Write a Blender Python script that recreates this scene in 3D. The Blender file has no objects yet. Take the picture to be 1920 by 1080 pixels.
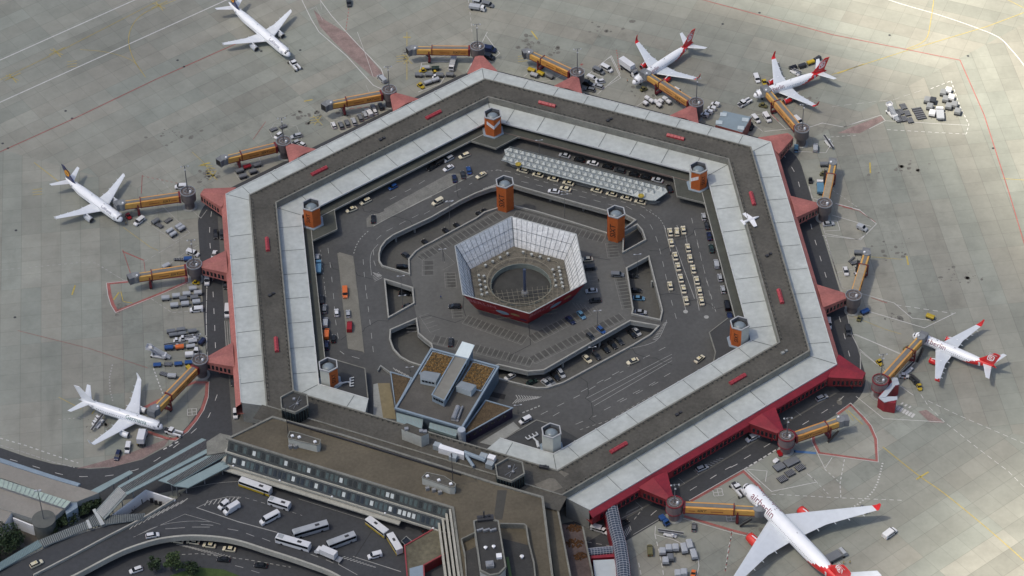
import bpy, bmesh, math, random
from mathutils import Vector, Matrix
from mathutils.geometry import tessellate_polygon
random.seed(7)
R = math.radians
scene = bpy.context.scene
COL = scene.collection
# ------------------------------------------------------------------ camera (surveyed from the photograph, metres)
CAM = Vector((-81.4268, -722.2847, 702.4848))
FPX = 5079.79                       # focal length in pixels of the 1920 px wide photograph
CM = (Matrix.Rotation(-0.10783, 3, 'Z') @ Matrix.Rotation(0.80519, 3, 'X') @ Matrix.Rotation(-0.02386, 3, 'Z'))
cam = bpy.data.objects.new('camera', bpy.data.cameras.new('camera')); COL.objects.link(cam)
cam.matrix_world = Matrix.Translation(CAM) @ CM.to_4x4()
cam.data.sensor_width = 36.0; cam.data.lens = FPX / 1920 * 36
cam.data.clip_start = 1; cam.data.clip_end = 20000
scene.camera = cam
# ------------------------------------------------------------------ light
world = bpy.data.worlds.new('World'); scene.world = world; world.use_nodes = True
nt = world.node_tree; bg = nt.nodes['Background']
sky = nt.nodes.new('ShaderNodeTexSky'); sky.sky_type = 'NISHITA'; sky.sun_disc = False
SD = Vector((3.1, 0.5, -6.0)).normalized()       # direction the sunlight travels
sky.sun_elevation = math.asin(-SD.z); sky.sun_rotation = math.atan2(-SD.x, -SD.y)
sky.air_density = 0.8; sky.dust_density = 3.0; sky.ozone_density = 1.0
nt.links.new(sky.outputs[0], bg.inputs[0]); bg.inputs[1].default_value = 0.09
sun = bpy.data.objects.new('sun', bpy.data.lights.new('sun', 'SUN')); COL.objects.link(sun)
sun.data.energy = 5.0; sun.data.angle = R(1.2); sun.data.color = (1.0, 0.91, 0.76)
sun.rotation_euler = SD.to_track_quat('-Z', 'Y').to_euler()
scene.view_settings.view_transform = 'Standard'; scene.view_settings.look = 'None'
scene.view_settings.gamma = 1; scene.view_settings.exposure = 0.88
scene.render.engine = 'CYCLES'
# ------------------------------------------------------------------ survey helpers
# photo windows used while measuring: origin x, origin y, magnification
WN = dict(P=(0,0,1),T1=(0,0,3),T2=(640,0,3),T3=(1280,0,3),T4=(0,360,3),T5=(640,360,3),T6=(1280,360,3),T7=(0,720,3),T8=(640,720,3),T9=(1280,720,3),
SW=(0,840,4.5),BU=(280,860,4.909),B2=(560,860,4.909),MB=(840,860,4.909),OF=(700,620,4.91),HX=(840,390,4.696),SE=(1120,860,4.909),
NB=(740,60,7.714),N2=(960,70,7.2),P1=(1140,30,6.355),P2=(1340,80,6),NL=(580,160,7.714),N3=(380,220,7.2),LH=(90,290,6),L2=(190,460,7.385),
L3=(250,590,7.714),GE=(110,680,5.4),E1=(1480,220,5.4),E2=(1540,440,6),R1=(1600,590,5.683),S1=(1360,740,6.75),S2=(1230,890,5.685),NE=(1640,150,9.6),
C1=(720,260,7.2),C2=(930,260,5.486),C3=(1080,360,4.5),C4=(570,370,5.683),C5=(570,540,4.910),C6=(900,600,4.908),LL=(400,640,5.4),BB=(900,780,4.909))
def W(k, x, y, z=0.0):
    """surveyed point: where the sight line through a photo pixel meets the level z"""
    o = WN[k]; u = o[0] + x / o[2]; v = o[1] + y / o[2]
    d = CM @ Vector(((u - 960) / FPX, -(v - 540) / FPX, -1))
    return CAM + d * ((z - CAM.z) / d.z)
def WS(k, pts, z=0.0):
    return [W(k, x, y, z) for x, y in pts]
NRM = dict(NE=60, E=0, NW=120, W=180, SE=-60, S=-120)
def F(side, ap, t, z=0.0):
    """point in the frame of one side of the hexagon: distance from the centre, distance along, height"""
    a = R(NRM[side]); return Vector((ap*math.cos(a) - t*math.sin(a), ap*math.sin(a) + t*math.cos(a), z))
def fside(side, p):
    a = R(NRM[side]); return (p[0]*math.cos(a)+p[1]*math.sin(a), -p[0]*math.sin(a)+p[1]*math.cos(a))
def corner(ap, deg, z=0.0):
    r = ap / math.cos(R(30)); return Vector((r*math.cos(R(deg)), r*math.sin(R(deg)), z))
DECK = 4.2
# ------------------------------------------------------------------ materials
MATS = {}
def mat(name, col, rough=0.7, var=0.0, scale=0.3, metal=0.0, bump=0.0, var2=0.0, scale2=3.0, spec=0.5, stretch=None, emit=0, alpha=None, trans=0):
    if name in MATS: return MATS[name]
    m = bpy.data.materials.new(name); m.use_nodes = True; t = m.node_tree; b = t.nodes['Principled BSDF']
    b.inputs['Base Color'].default_value = (*col, 1); b.inputs['Roughness'].default_value = rough
    b.inputs['Metallic'].default_value = metal; b.inputs['Specular IOR Level'].default_value = spec
    if var or var2 or bump:
        tc = t.nodes.new('ShaderNodeTexCoord'); src = tc.outputs['Object']
        if stretch:
            mp = t.nodes.new('ShaderNodeMapping'); mp.inputs['Scale'].default_value = stretch
            t.links.new(src, mp.inputs[0]); src = mp.outputs[0]
        def fac(sc, det, amt, prev):
            n = t.nodes.new('ShaderNodeTexNoise'); n.inputs['Scale'].default_value = sc; n.inputs['Detail'].default_value = det
            n.inputs['Roughness'].default_value = 0.6
            t.links.new(src, n.inputs['Vector'])
            r = t.nodes.new('ShaderNodeMapRange'); r.inputs[1].default_value = .3; r.inputs[2].default_value = .7
            r.inputs[3].default_value = 1 - amt; r.inputs[4].default_value = 1 + amt
            t.links.new(n.outputs['Fac'], r.inputs[0])
            if prev is None: return r.outputs[0], n
            q = t.nodes.new('ShaderNodeMath'); q.operation = 'MULTIPLY'
            t.links.new(prev, q.inputs[0]); t.links.new(r.outputs[0], q.inputs[1]); return q.outputs[0], n
        f, n = fac(scale, 5, var, None)
        if var2: f, n2 = fac(scale2, 4, var2, f)
        mx = t.nodes.new('ShaderNodeVectorMath'); mx.operation = 'SCALE'; mx.inputs[0].default_value = col
        t.links.new(f, mx.inputs['Scale']); t.links.new(mx.outputs[0], b.inputs['Base Color'])
        if bump:
            bp = t.nodes.new('ShaderNodeBump'); bp.inputs['Strength'].default_value = bump
            t.links.new(n.outputs['Fac'], bp.inputs['Height']); t.links.new(bp.outputs[0], b.inputs['Normal'])
    if emit:
        b.inputs['Emission Color'].default_value = (*col, 1); b.inputs['Emission Strength'].default_value = emit
    MATS[name] = m; return m
def apron_material():
    """concrete slabs: cells from the UV map (metres along / away from each side of the hexagon)"""
    m = bpy.data.materials.new('concrete_slabs'); m.use_nodes = True; t = m.node_tree; N = t.nodes; L = t.links
    b = N['Principled BSDF']; b.inputs['Roughness'].default_value = 0.85; b.inputs['Specular IOR Level'].default_value = 0.25
    uv = N.new('ShaderNodeUVMap'); uv.uv_map = 'UVMap'
    sep = N.new('ShaderNodeSeparateXYZ'); L.new(uv.outputs[0], sep.inputs[0])
    def M(op, a, c=None, d=None):
        q = N.new('ShaderNodeMath'); q.operation = op
        for i, x in enumerate((a, c, d)):
            if x is None: continue
            if isinstance(x, (int, float)): q.inputs[i].default_value = x
            else: L.new(x, q.inputs[i])
        return q.outputs[0]
    u = M('DIVIDE', sep.outputs[0], 7.5); v = M('DIVIDE', sep.outputs[1], 7.5)
    v2 = M('DIVIDE', sep.outputs[1], 15.0)
    fu = M('FLOOR', u); fv = M('FLOOR', v); fu2 = M('FLOOR', M('DIVIDE', sep.outputs[0], 30.0)); fv2 = M('FLOOR', v2)
    def wn(x, y):
        c = N.new('ShaderNodeCombineXYZ'); L.new(x, c.inputs[0]); L.new(y, c.inputs[1])
        w = N.new('ShaderNodeTexWhiteNoise'); w.noise_dimensions = '2D'; L.new(c.outputs[0], w.inputs['Vector']); return w.outputs['Value']
    def rng(x, lo, hi, a=0.0, bb=1.0):
        r = N.new('ShaderNodeMapRange'); L.new(x, r.inputs[0])
        for i, q in ((1, a), (2, bb), (3, lo), (4, hi)): r.inputs[i].default_value = q
        return r.outputs[0]
    slab = rng(wn(fu, fv), 0.965, 1.035); block = rng(wn(fu2, fv), 0.93, 1.06); band = rng(wn(fv2, fv2), 0.93, 1.06)
    # joints
    def joint(x, w):
        fr = M('FRACT', x); d = M('MINIMUM', fr, M('SUBTRACT', 1.0, fr)); return rng(d, 0.0, 1.0, w*0.3, w)
    j = M('MULTIPLY', joint(v, 0.02), joint(u, 0.014))
    j = rng(j, 0.76, 1.0)
    tc = N.new('ShaderNodeTexCoord')
    def noise(sc, det, lo, hi, a=.3, bb=.7, st=None, rough=.6):
        n = N.new('ShaderNodeTexNoise'); n.inputs['Scale'].default_value = sc; n.inputs['Detail'].default_value = det; n.inputs['Roughness'].default_value = rough
        src = uv.outputs[0] if st else tc.outputs['Object']
        if st:
            mp = N.new('ShaderNodeMapping'); mp.inputs['Scale'].default_value = st; L.new(src, mp.inputs[0]); src = mp.outputs[0]
        L.new(src, n.inputs['Vector']); return rng(n.outputs['Fac'], lo, hi, a, bb)
    n1 = noise(0.012, 5, 0.84, 1.12); n2 = noise(0.09, 7, 0.88, 1.09); n3 = noise(0.7, 4, 0.96, 1.04)
    st = noise(1.0, 5, 1.0, 0.80, .60, .82, (0.02, 0.12, 1)); st2 = noise(1.0, 6, 1.0, 0.62, .66, .86, (0.06, 0.13, 1), .7)
    # oil and rubber: dense dark blotches in the belt of aircraft stands
    ln = N.new('ShaderNodeVectorMath'); ln.operation = 'LENGTH'; L.new(tc.outputs['Object'], ln.inputs[0])
    belt = M('MULTIPLY', rng(ln.outputs['Value'], 0, 1, 118, 128), rng(ln.outputs['Value'], 1, 0, 150, 190))
    blot = M('MULTIPLY', rng(M('SUBTRACT', 1.0, noise(0.10, 8, 0, 1, .50, .72, None, .72)), 1, 0), belt)
    blot = rng(blot, 1.0, 0.72)
    tot = M('MULTIPLY', slab, blot)
    for x in (block, band, j, n1, n2, n3, st, st2): tot = M('MULTIPLY', tot, x)
    # old concrete: some blocks greener, some warmer
    mixc = N.new('ShaderNodeMix'); mixc.data_type = 'RGBA'
    mixc.inputs[6].default_value = (0.242, 0.258, 0.226, 1); mixc.inputs[7].default_value = (0.272, 0.268, 0.230, 1)
    L.new(M('MULTIPLY', wn(fv, fu2), 1.0), mixc.inputs[0])
    sc = N.new('ShaderNodeVectorMath'); sc.operation = 'SCALE'; L.new(mixc.outputs[2], sc.inputs[0]); L.new(tot, sc.inputs['Scale'])
    L.new(sc.outputs[0], b.inputs['Base Color'])
    MATS['concrete_slabs'] = m; return m
white = mat('white_paint', (.78,.79,.80), .4, .04, .5)
planewhite = mat('aircraft_white', (.80,.82,.84), .28, .03, .3)
wingred = mat('aircraft_red', (.55,.020,.022), .3, .05, .3)
wingrey = mat('wing_grey', (.56,.60,.64), .35, .05, .4)
navy = mat('tail_navy', (.018,.025,.09), .3, .05, .5)
yellowd = mat('emblem_yellow', (.72,.33,.03), .5, .05, 1)
dark = mat('dark_metal', (.035,.036,.04), .55, .2, .8)
black = mat('rubber_black', (.012,.012,.013), .8, .2, 2)
glass = mat('window_glass', (.012,.016,.02), .12, .2, .8)
steel = mat('steel_grey', (.30,.31,.32), .45, .12, .6, metal=.4)
ltgrey = mat('light_grey_roof', (.425,.455,.435), .6, .12, .09, var2=.09, scale2=.5)
parap = mat('weathered_concrete', (.19,.19,.165), .85, .22, .3, var2=.15, scale2=2)
gravel = mat('gravel_roof', (.080,.076,.064), .95, .26, .07, var2=.20, scale2=1.0, bump=.3)
gravel2 = mat('brown_gravel_roof', (.100,.086,.060), .95, .30, .05, var2=.14, scale2=.9, bump=.3)
asph = mat('asphalt_dark', (.046,.049,.053), .85, .12, .05, var2=.12, scale2=.8)
asph2 = mat('asphalt_worn', (.076,.077,.074), .88, .20, .04, var2=.12, scale2=.7)
asph3 = mat('parking_deck_paving', (.108,.108,.100), .88, .16, .05, var2=.10, scale2=.7)
pitm = mat('lower_level_paving', (.085,.085,.078), .9, .15, .06, var2=.12, scale2=.8)
kerb = mat('kerb_concrete', (.30,.30,.27), .85, .12, .6, var2=.1, scale2=3)
facade = mat('facade_concrete', (.36,.355,.31), .8, .12, .2, var2=.14, scale2=1.5)
redfade = mat('faded_red_roof', (.34,.120,.100), .65, .20, .15, var2=.12, scale2=1.2)
reddeep = mat('deep_red_cladding', (.225,.015,.024), .5, .22, .15, var2=.10, scale2=1.2)
reddark = mat('red_steelwork', (.15,.016,.020), .5, .15, .6)
orange = mat('orange_cladding', (.50,.125,.028), .55, .12, .5, var2=.08, scale2=3)
bridgeor = mat('orange_tunnel', (.55,.27,.06), .5, .16, .4, var2=.06, scale2=3)
whitem = mat('road_white', (.50,.50,.48), .8, .16, .8, var2=.12, scale2=4)
faintw = mat('worn_white', (.33,.33,.31), .85, .18, .5, var2=.15, scale2=3)
yelm = mat('road_yellow', (.42,.33,.075), .85, .2, .5, var2=.15, scale2=3)
redm = mat('road_red', (.30,.105,.092), .85, .2, .25, var2=.15, scale2=2)
bluem = mat('road_blue', (.08,.17,.33), .85, .15, .5)
tar = mat('tar_joint', (.020,.021,.022), .7, .15, 1)
teal = mat('teal_glass_roof', (.235,.305,.305), .35, .10, .2, var2=.06, scale2=2)
bluegrey = mat('blue_grey_metal', (.22,.28,.33), .5, .10, .3, var2=.05, scale2=2)
concr = mat('pale_concrete', (.27,.28,.265), .85, .12, .15, var2=.1, scale2=1.5)
apronm = apron_material()
# ------------------------------------------------------------------ mesh builder
class MB:
    def __init__(s): s.v = []; s.f = []; s.m = []
    def add(s, vs, fs, m=0):
        o = len(s.v); s.v += [tuple(x) for x in vs]; s.f += [tuple(i+o for i in q) for q in fs]; s.m += [m]*len(fs); return s
    def poly(s, pts, m=0): return s.add(pts, [tuple(range(len(pts)))], m)
    def box(s, cx, cy, cz, sx, sy, sz, m=0, rz=0.0, tx=1.0, ty=1.0, ox=0.0):
        c, n = math.cos(rz), math.sin(rz); vs = []
        for k, (kx, ky, o) in enumerate(((1,1,0),(tx,ty,ox))):
            for a, b in ((-1,-1),(1,-1),(1,1),(-1,1)):
                x, y = a*sx/2*kx + o, b*sy/2*ky; vs.append((cx+x*c-y*n, cy+x*n+y*c, cz + (-sz/2 if k == 0 else sz/2)))
        return s.add(vs, [(0,3,2,1),(4,5,6,7),(0,1,5,4),(1,2,6,5),(2,3,7,6),(3,0,4,7)], m)
    def prism(s, pts, z0, z1, m=0, mt=None):
        """vertical prism over a plan outline; a point may be 2-D; z1 may be a list of heights"""
        n = len(pts); a = sum(pts[i][0]*pts[(i+1)%n][1]-pts[(i+1)%n][0]*pts[i][1] for i in range(n))
        if a < 0: pts = list(pts)[::-1]; z1 = list(z1)[::-1] if isinstance(z1, (list, tuple)) else z1
        zt = z1 if isinstance(z1, (list, tuple)) else [z1]*n
        s.add([(p[0],p[1],z0) for p in pts]+[(p[0],p[1],h) for p, h in zip(pts, zt)], [(i,(i+1)%n,(i+1)%n+n,i+n) for i in range(n)], m)
        s.poly([(p[0],p[1],h) for p, h in zip(pts, zt)], m if mt is None else mt)
        s.poly([(p[0],p[1],z0) for p in pts[::-1]], m); return s
    def strip(s, pts, w, z, m=0, closed=False):
        pts = [Vector((p[0], p[1])) for p in pts]; n = len(pts); L = []; Rr = []
        for i in range(n):
            if closed: a, b = pts[i-1], pts[(i+1)%n]; d1 = (pts[i]-a).normalized(); d2 = (b-pts[i]).normalized()
            else:
                d1 = (pts[i]-pts[i-1]).normalized() if i else (pts[1]-pts[0]).normalized()
                d2 = (pts[i+1]-pts[i]).normalized() if i < n-1 else d1
            t = (d1+d2); t = t.normalized() if t.length > 1e-6 else d1
            nn = Vector((-t.y, t.x)); k = 1/max(.5, abs(nn.dot(Vector((-d1.y, d1.x)))))
            L.append(pts[i]+nn*w/2*k); Rr.append(pts[i]-nn*w/2*k)
        vs = [(p.x,p.y,z) for p in L]+[(p.x,p.y,z) for p in Rr]
        return s.add(vs, [(i+n, (i+1)%n+n, (i+1)%n, i) for i in range(n if closed else n-1)], m)
    def dash(s, pts, w, z, on, off, m=0):
        pts = [Vector((p[0], p[1])) for p in pts]; pos = 0.0; per = on+off
        for a, b in zip(pts, pts[1:]):
            L = (b-a).length
            if L < 1e-6: continue
            d = (b-a)/L; x = -(pos % per)
            while x < L:
                x0, x1 = max(x, 0), min(x+on, L)
                if x1-x0 > .15: s.strip([a+d*x0, a+d*x1], w, z, m)
                x += per
            pos += L
        return s
    def wall(s, pts, th, z0, z1, m=0, closed=False):
        """thick upright wall along a path"""
        t = MB().strip(pts, th, z1, m, closed); n = len(pts); o = t.v
        s.add([(x,y,z0) for x,y,_ in o]+o, [q for i in range(n if closed else n-1) for q in
              (((i+1)%n, i, i+2*n, (i+1)%n+2*n), (i+n, (i+1)%n+n, (i+1)%n+3*n, i+3*n), (i+3*n, (i+1)%n+3*n, (i+1)%n+2*n, i+2*n))], m)
        if not closed: s.add([o[0][:2]+(z0,), o[n][:2]+(z0,), o[n], o[0]], [(0,1,2,3)], m); s.add([o[n-1][:2]+(z0,), o[2*n-1][:2]+(z0,), o[2*n-1], o[n-1]], [(3,2,1,0)], m)
        return s
    def loft(s, rings, m=0, cap=True, closed=True, flip=False):
        n = len(rings[0]); o = len(s.v); s.v += [tuple(p) for r in rings for p in r]
        for k in range(len(rings)-1):
            for i in range(n if closed else n-1):
                q = (o+k*n+i, o+k*n+(i+1)%n, o+(k+1)*n+(i+1)%n, o+(k+1)*n+i)
                s.f.append(q[::-1] if flip else q); s.m.append(m)
        if cap and closed:
            s.f.append(tuple(range(o, o+n)) if flip else tuple(range(o, o+n))[::-1]); s.m.append(m)
            e = o+(len(rings)-1)*n; s.f.append(tuple(range(e, e+n))[::-1] if flip else tuple(range(e, e+n))); s.m.append(m)
        return s
    def tube(s, a, b, r, m=0, n=6, r2=None):
        a, b = Vector(a), Vector(b); d = (b-a).normalized(); u = d.orthogonal().normalized(); w = d.cross(u); r2 = r if r2 is None else r2
        return s.loft([[a+(u*math.cos(t)+w*math.sin(t))*r for t in [2*math.pi*i/n for i in range(n)]],
                       [b+(u*math.cos(t)+w*math.sin(t))*r2 for t in [2*math.pi*i/n for i in range(n)]]], m)
    def lathe(s, prof, n=24, cx=0, cy=0, m=0, a0=0.0, cap=True):
        return s.loft([[(cx+r*math.cos(a0+2*math.pi*i/n), cy+r*math.sin(a0+2*math.pi*i/n), z) for i in range(n)] for r, z in prof], m, cap)
    def build(s, name, mats, parent=None, smooth=False, loc=None, rz=0.0):
        me = bpy.data.meshes.new(name); me.from_pydata(s.v, [], s.f)
        if not isinstance(mats, (list, tuple)): mats = [mats]
        for m in mats: me.materials.append(m)
        me.polygons.foreach_set('material_index', s.m)
        if smooth: me.polygons.foreach_set('use_smooth', [True]*len(s.f))
        me.update(); return link(name, me, parent, loc, rz)
def link(name, me, parent=None, loc=None, rz=0.0):
    o = bpy.data.objects.new(name, me); COL.objects.link(o)
    if parent: o.parent = parent
    if loc is not None: o.location = loc
    o.rotation_euler.z = rz; return o
def tag(o, label, cat, group=None):
    o['label'] = label; o['category'] = cat
    if group: o['group'] = group
    return o
def thing(name, label, cat, loc=(0,0,0), rz=0.0, group=None):
    o = bpy.data.objects.new(name, None); COL.objects.link(o); o.location = loc; o.rotation_euler.z = rz
    o.empty_display_size = .5
    return tag(o, label, cat, group)
def struct(o, kind='structure'): o['kind'] = kind; return o
def copy_tree(o, parent=None):
    c = o.copy(); COL.objects.link(c)
    if parent: c.parent = parent
    for ch in list(o.children): copy_tree(ch, c)
    return c
def edgecut(o, w=0.03, seg=1):
    b = o.modifiers.new('edge', 'BEVEL'); b.width = w; b.segments = seg; b.limit_method = 'ANGLE'; return o
def text_mesh(txt, size, depth=0.0, shear=0.0):
    cu = bpy.data.curves.new('t', 'FONT'); cu.body = txt; cu.size = size; cu.extrude = depth; cu.shear = shear; cu.resolution_u = 2
    cu.align_x = 'CENTER'; cu.align_y = 'CENTER'
    ob = bpy.data.objects.new('t', cu); COL.objects.link(ob); dg = bpy.context.evaluated_depsgraph_get(); dg.update()
    me = bpy.data.meshes.new_from_object(ob.evaluated_get(dg)); bpy.data.objects.remove(ob); bpy.data.curves.remove(cu); return me
def sheet(name, outer, holes, z, m, parent=None):
    loops = [[Vector((p[0], p[1], 0)) for p in L] for L in [outer]+list(holes)]
    tri = tessellate_polygon(loops); vs = [(p.x, p.y, z) for L in loops for p in L]
    fs = []
    for a, b, c in tri:
        A, B, C_ = vs[a], vs[b], vs[c]
        cr = (B[0]-A[0])*(C_[1]-A[1])-(B[1]-A[1])*(C_[0]-A[0]); fs.append((a,b,c) if cr > 0 else (a,c,b))
    return MB().add(vs, fs).build(name, m, parent)
def smooth_path(pts, n=6, closed=False):
    """Catmull-Rom through plan points"""
    P = [Vector((p[0], p[1])) for p in pts]; out = []; N = len(P)
    for i in range(N if closed else N-1):
        g = (lambda k: P[k % N]) if closed else (lambda k: P[min(max(k,0),N-1)])
        a, b, c, d = g(i-1), g(i), g(i+1), g(i+2)
        for j in range(n):
            t = j/n; out.append(.5*((2*b)+(c-a)*t+(2*a-5*b+4*c-d)*t*t+(3*b-a-3*c+d)*t*t*t))
    if not closed: out.append(P[-1])
    return out
# ================================================================== GROUND
CORN = dict(T=90, UR=30, R=-30, B=-90, LL=-150, UL=150)
def hexpts(ap, z=0): return [corner(ap, d, z) for d in (90, 150, 210, 270, 330, 30)]
# apron: one sheet, six sectors, each with its own slab grid in the UV map
mb = MB(); uvs = []
rings = [0.001, 105, 160, 230, 400, 900, 2600]
order = [('NW', 90, 150), ('W', 150, 210), ('S', 210, 270), ('SE', 270, 330), ('E', 330, 390), ('NE', 30, 90)]
vv = []; ff = []; off = dict(NW=(0,0), W=(400,35), S=(900,70), SE=(1300,105), E=(1700,140), NE=(2100,175))
for s, a, b in order:
    for r0, r1 in zip(rings, rings[1:]):
        q = [corner(r0, a), corner(r1, a), corner(r1, b), corner(r0, b)]; o = len(vv); vv += [tuple(p) for p in q]; ff.append((o, o+1, o+2, o+3))
        for p in q:
            f = fside(s, p); uvs.append((f[1]+off[s][0]*7.5, f[0]+off[s][1]*7.5+2.0))
me = bpy.data.meshes.new('apron'); me.from_pydata(vv, [], ff); me.materials.append(apronm)
ul = me.uv_layers.new(name='UVMap')
for i, l in enumerate(me.loops): ul.data[l.index].uv = uvs[l.vertex_index]
struct(link('apron', me))
# service road around the terminal and its branch to the lower left
out = []
for d in (-90, -30, 30, 90, 150):                      # rounded outer corners
    c = corner(118.0, d); 
    for k in range(-4, 5):
        a = R(d + k*7.5*30/30); r0 = 118.0/math.cos(R(30)) - 20/math.cos(R(30)) + 20
        cc = corner(98.0, d); out.append((cc[0]+20*math.cos(a), cc[1]+20*math.sin(a)))
west = WS('T7', [(1170,0),(1130,130),(1060,230),(960,340),(800,425),(620,470),(500,478),(300,450),(150,410),(0,358)])
far = [W('T7', -400, 250), W('T7', -400, 700), W('SW', 0, 300), W('SW', 700, 600), W('SW',1000,450), W('T7', 1500, 500)]
inner = [corner(100, d) for d in (210, 150, 90, 30, -30, -90)]
road = [(-x, y) for x, y in []] + out + [(p[0], p[1]) for p in west] + [(p[0], p[1]) for p in far] + [(p[0], p[1]) for p in inner]
struct(sheet('service_road', road, [], 0.02, asph))
# pale parking lane strip between service road and building
pl = [corner(110.3, d) for d in (-150, 150)]
ws = MB(); ws.poly([F('W',110.3,-60,.04), F('W',103,-60,.04), F('W',103,60,.04), F('W',110.3,58,.04)])
ws.poly([F('SE',110.3,-55,.04), F('SE',110.3,60,.04), F('SE',103,60,.04), F('SE',103,-55,.04)])
ws.poly([F('E',110.3,-60,.04), F('E',110.3,60,.04), F('E',103,60,.04), F('E',103,-60,.04)])
struct(ws.build('service_lane_pavement', asph3))
# SE forecourt patch
struct(sheet('forecourt_road', WS('MB', [(1040,600),(1250,560),(1480,700),(1480,1200),(1320,1300),(1250,700)]), [], .03, asph))
# lower level of the inner court
struct(sheet('lower_level_floor', [corner(84, d) for d in (90,150,210,270,330,30)], [], 0.05, pitm))
# lower road in the south west, below the elevated curve
struct(sheet('lower_road', WS('P', [(60,1130),(150,1085),(300,985),(480,985),(640,1060),(760,1180),(560,1250),(60,1250)]) , [], .06, asph))
# ------------------------------------------------------------------ upper deck of the court with the pit openings
tw = 'P'
O1 = [('C4',845,737),('C4',815,690),('C4',812,620),('C4',830,550),('C4',880,480),('C4',960,420),('C4',1364,232),('C1',1030,865),('C1',1250,760),('C1',1450,690),('C1',1530,675),
      ('C1',1728,640),('C2',260,520),('C2',560,605),('C2',900,700),('C2',1180,775),('C3',420,212),('C3',492,248),('C3',420,300),('C3',385,330),
      ('T5',1500,235),('T5',1300,172),('T5',1100,112),('T5',975,82),('T5',880,92),('T5',800,118),('C1',1240,1080),('C4',1364,478),('C4',1260,530),('C4',1182,582),('C4',1105,672),('C4',1118,822),('C4',1005,782)]
O2 = [('C3',515,290),('C3',550,335),('C3',578,410),('C3',400,512),('C3',410,350)]
O3 = [('C3',435,655),('C3',610,560),('C3',655,760),('C3',718,1010),('T5',1790,722),('T5',1640,690),('C3',490,1000)]
O4 = [('C6',1385,25),('C6',1635,68),('C6',1560,140),('C6',1400,235),('C6',900,505),('C6',760,580),('C6',620,625),('C6',520,628),('C6',420,605),('C6',310,578),('C6',100,520),('C6',60,470),
      ('C6',170,430),('C6',440,492),('C6',590,480),('C6',1050,215)]
O5 = [('C5',1030,300),('C5',805,400),('C5',802,480),('C5',835,570),('C5',900,640),('C5',980,685),('C5',1065,712),('C5',1150,720),('C5',1180,600),('C5',1165,530),('C5',1100,480),('C5',1045,430)]
O6 = [('C4',867,893),('C4',1147,982),('C5',1003,148),('C5',783,275)]
OPEN = []
for L in (O1, O2, O3, O4, O5, O6):
    OPEN.append([W(a, x, y, DECK) for a, x, y in L])
def area(p): return sum(p[i][0]*p[(i+1)%len(p)][1]-p[(i+1)%len(p)][0]*p[i][1] for i in range(len(p)))/2
deckout = [corner(96, d) for d in (90,150,210,270,330,30)]
struct(sheet('upper_deck_road', deckout, OPEN, DECK, asph2))
struct(sheet('upper_deck_underside', deckout, OPEN, DECK-1.1, parap))
sk = MB()
for L in OPEN:
    n = len(L)
    for i in range(n):
        a, b = L[i], L[(i+1)%n]; sk.add([(a.x,a.y,DECK),(b.x,b.y,DECK),(b.x,b.y,DECK-1.1),(a.x,a.y,DECK-1.1)], [(0,1,2,3)])
struct(sk.build('upper_deck_edge', concr))
# concrete barriers on the deck edge (each opening's barrier is one thing)
names = ['along the long northern opening of the upper deck', 'around the small opening beside the north eastern tower', 'around the eastern opening of the upper deck',
         'along the long south eastern opening of the upper deck', 'around the curved south western opening', 'around the small western opening between two bridges']
for L, nm in zip(OPEN, names):
    cx = sum(p[0] for p in L)/len(L); cy = sum(p[1] for p in L)/len(L); s = 1 if area(L) > 0 else -1
    Q = []
    n = len(L)
    for i in range(n):     # outset by 0.3 m so the barrier stands on the deck
        a, b, c = L[i-1], L[i], L[(i+1)%n]; d1 = (b-a).normalized(); d2 = (c-b).normalized(); t = (d1+d2).normalized()
        Q.append(Vector((b.x + t.y*s*.45, b.y - t.x*s*.45)))
    o = MB().wall(Q, .55, DECK, DECK+.85, 0, True).build('concrete_barrier', kerb); tag(o, 'pale concrete barrier wall ' + nm, 'barrier')
# columns below the deck
colp = [('C1',1250,780),('C2',560,640),('C2',900,735),('C4',1180,370),('C4',980,470),('C3',640,800),('C6',1100,245),('C6',760,430),('C6',440,510),('C6',640,470)]
for k, (a, x, y) in enumerate(colp):
    p = W(a, x, y, 0.1); o = MB().lathe([(.45,0.05),(.45,DECK-1.12)], 10).build('deck_column', concr, loc=(p.x,p.y,0))
    tag(o, 'round concrete column under the upper deck edge beside the lower parking level', 'column', 'columns under the upper deck')
# outer bounding pavement + kerb inside the court
pv = MB()
for a, b in ((210,150),(150,90),(90,30),(30,-30),(-30,-90)):
    pv.poly([corner(77.5,a,DECK+.14), corner(92,a,DECK+.14), corner(92,b,DECK+.14), corner(77.5,b,DECK+.14)])
    p, q = corner(77.5,a,DECK), corner(77.5,b,DECK); pv.add([p,q,(q.x,q.y,DECK+.14),(p.x,p.y,DECK+.14)], [(0,1,2,3)])
pv2 = pv.build('court_pavement', asph3); struct(pv2)
# ------------------------------------------------------------------ central parking deck: lighter paving laid on the deck
cen = [('C4',1364,490),('C4',1190,590),('C4',1120,680),('C4',1130,830),('C4',1165,960),('C5',1010,150),('C5',1045,300),('C5',1060,420),('C5',1170,515),('C6',0,345),('C6',440,478),('C6',585,465),('C6',1380,15),
       ('C3',480,1000),('C3',425,655),('C3',385,530),('C3',250,390),('T5',1490,245),('T5',975,95),('T5',870,105)]
cenp = [W(a,x,y,DECK) for a,x,y in cen]
struct(sheet('central_parking_deck', cenp, [], DECK+.02, asph3))
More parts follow.
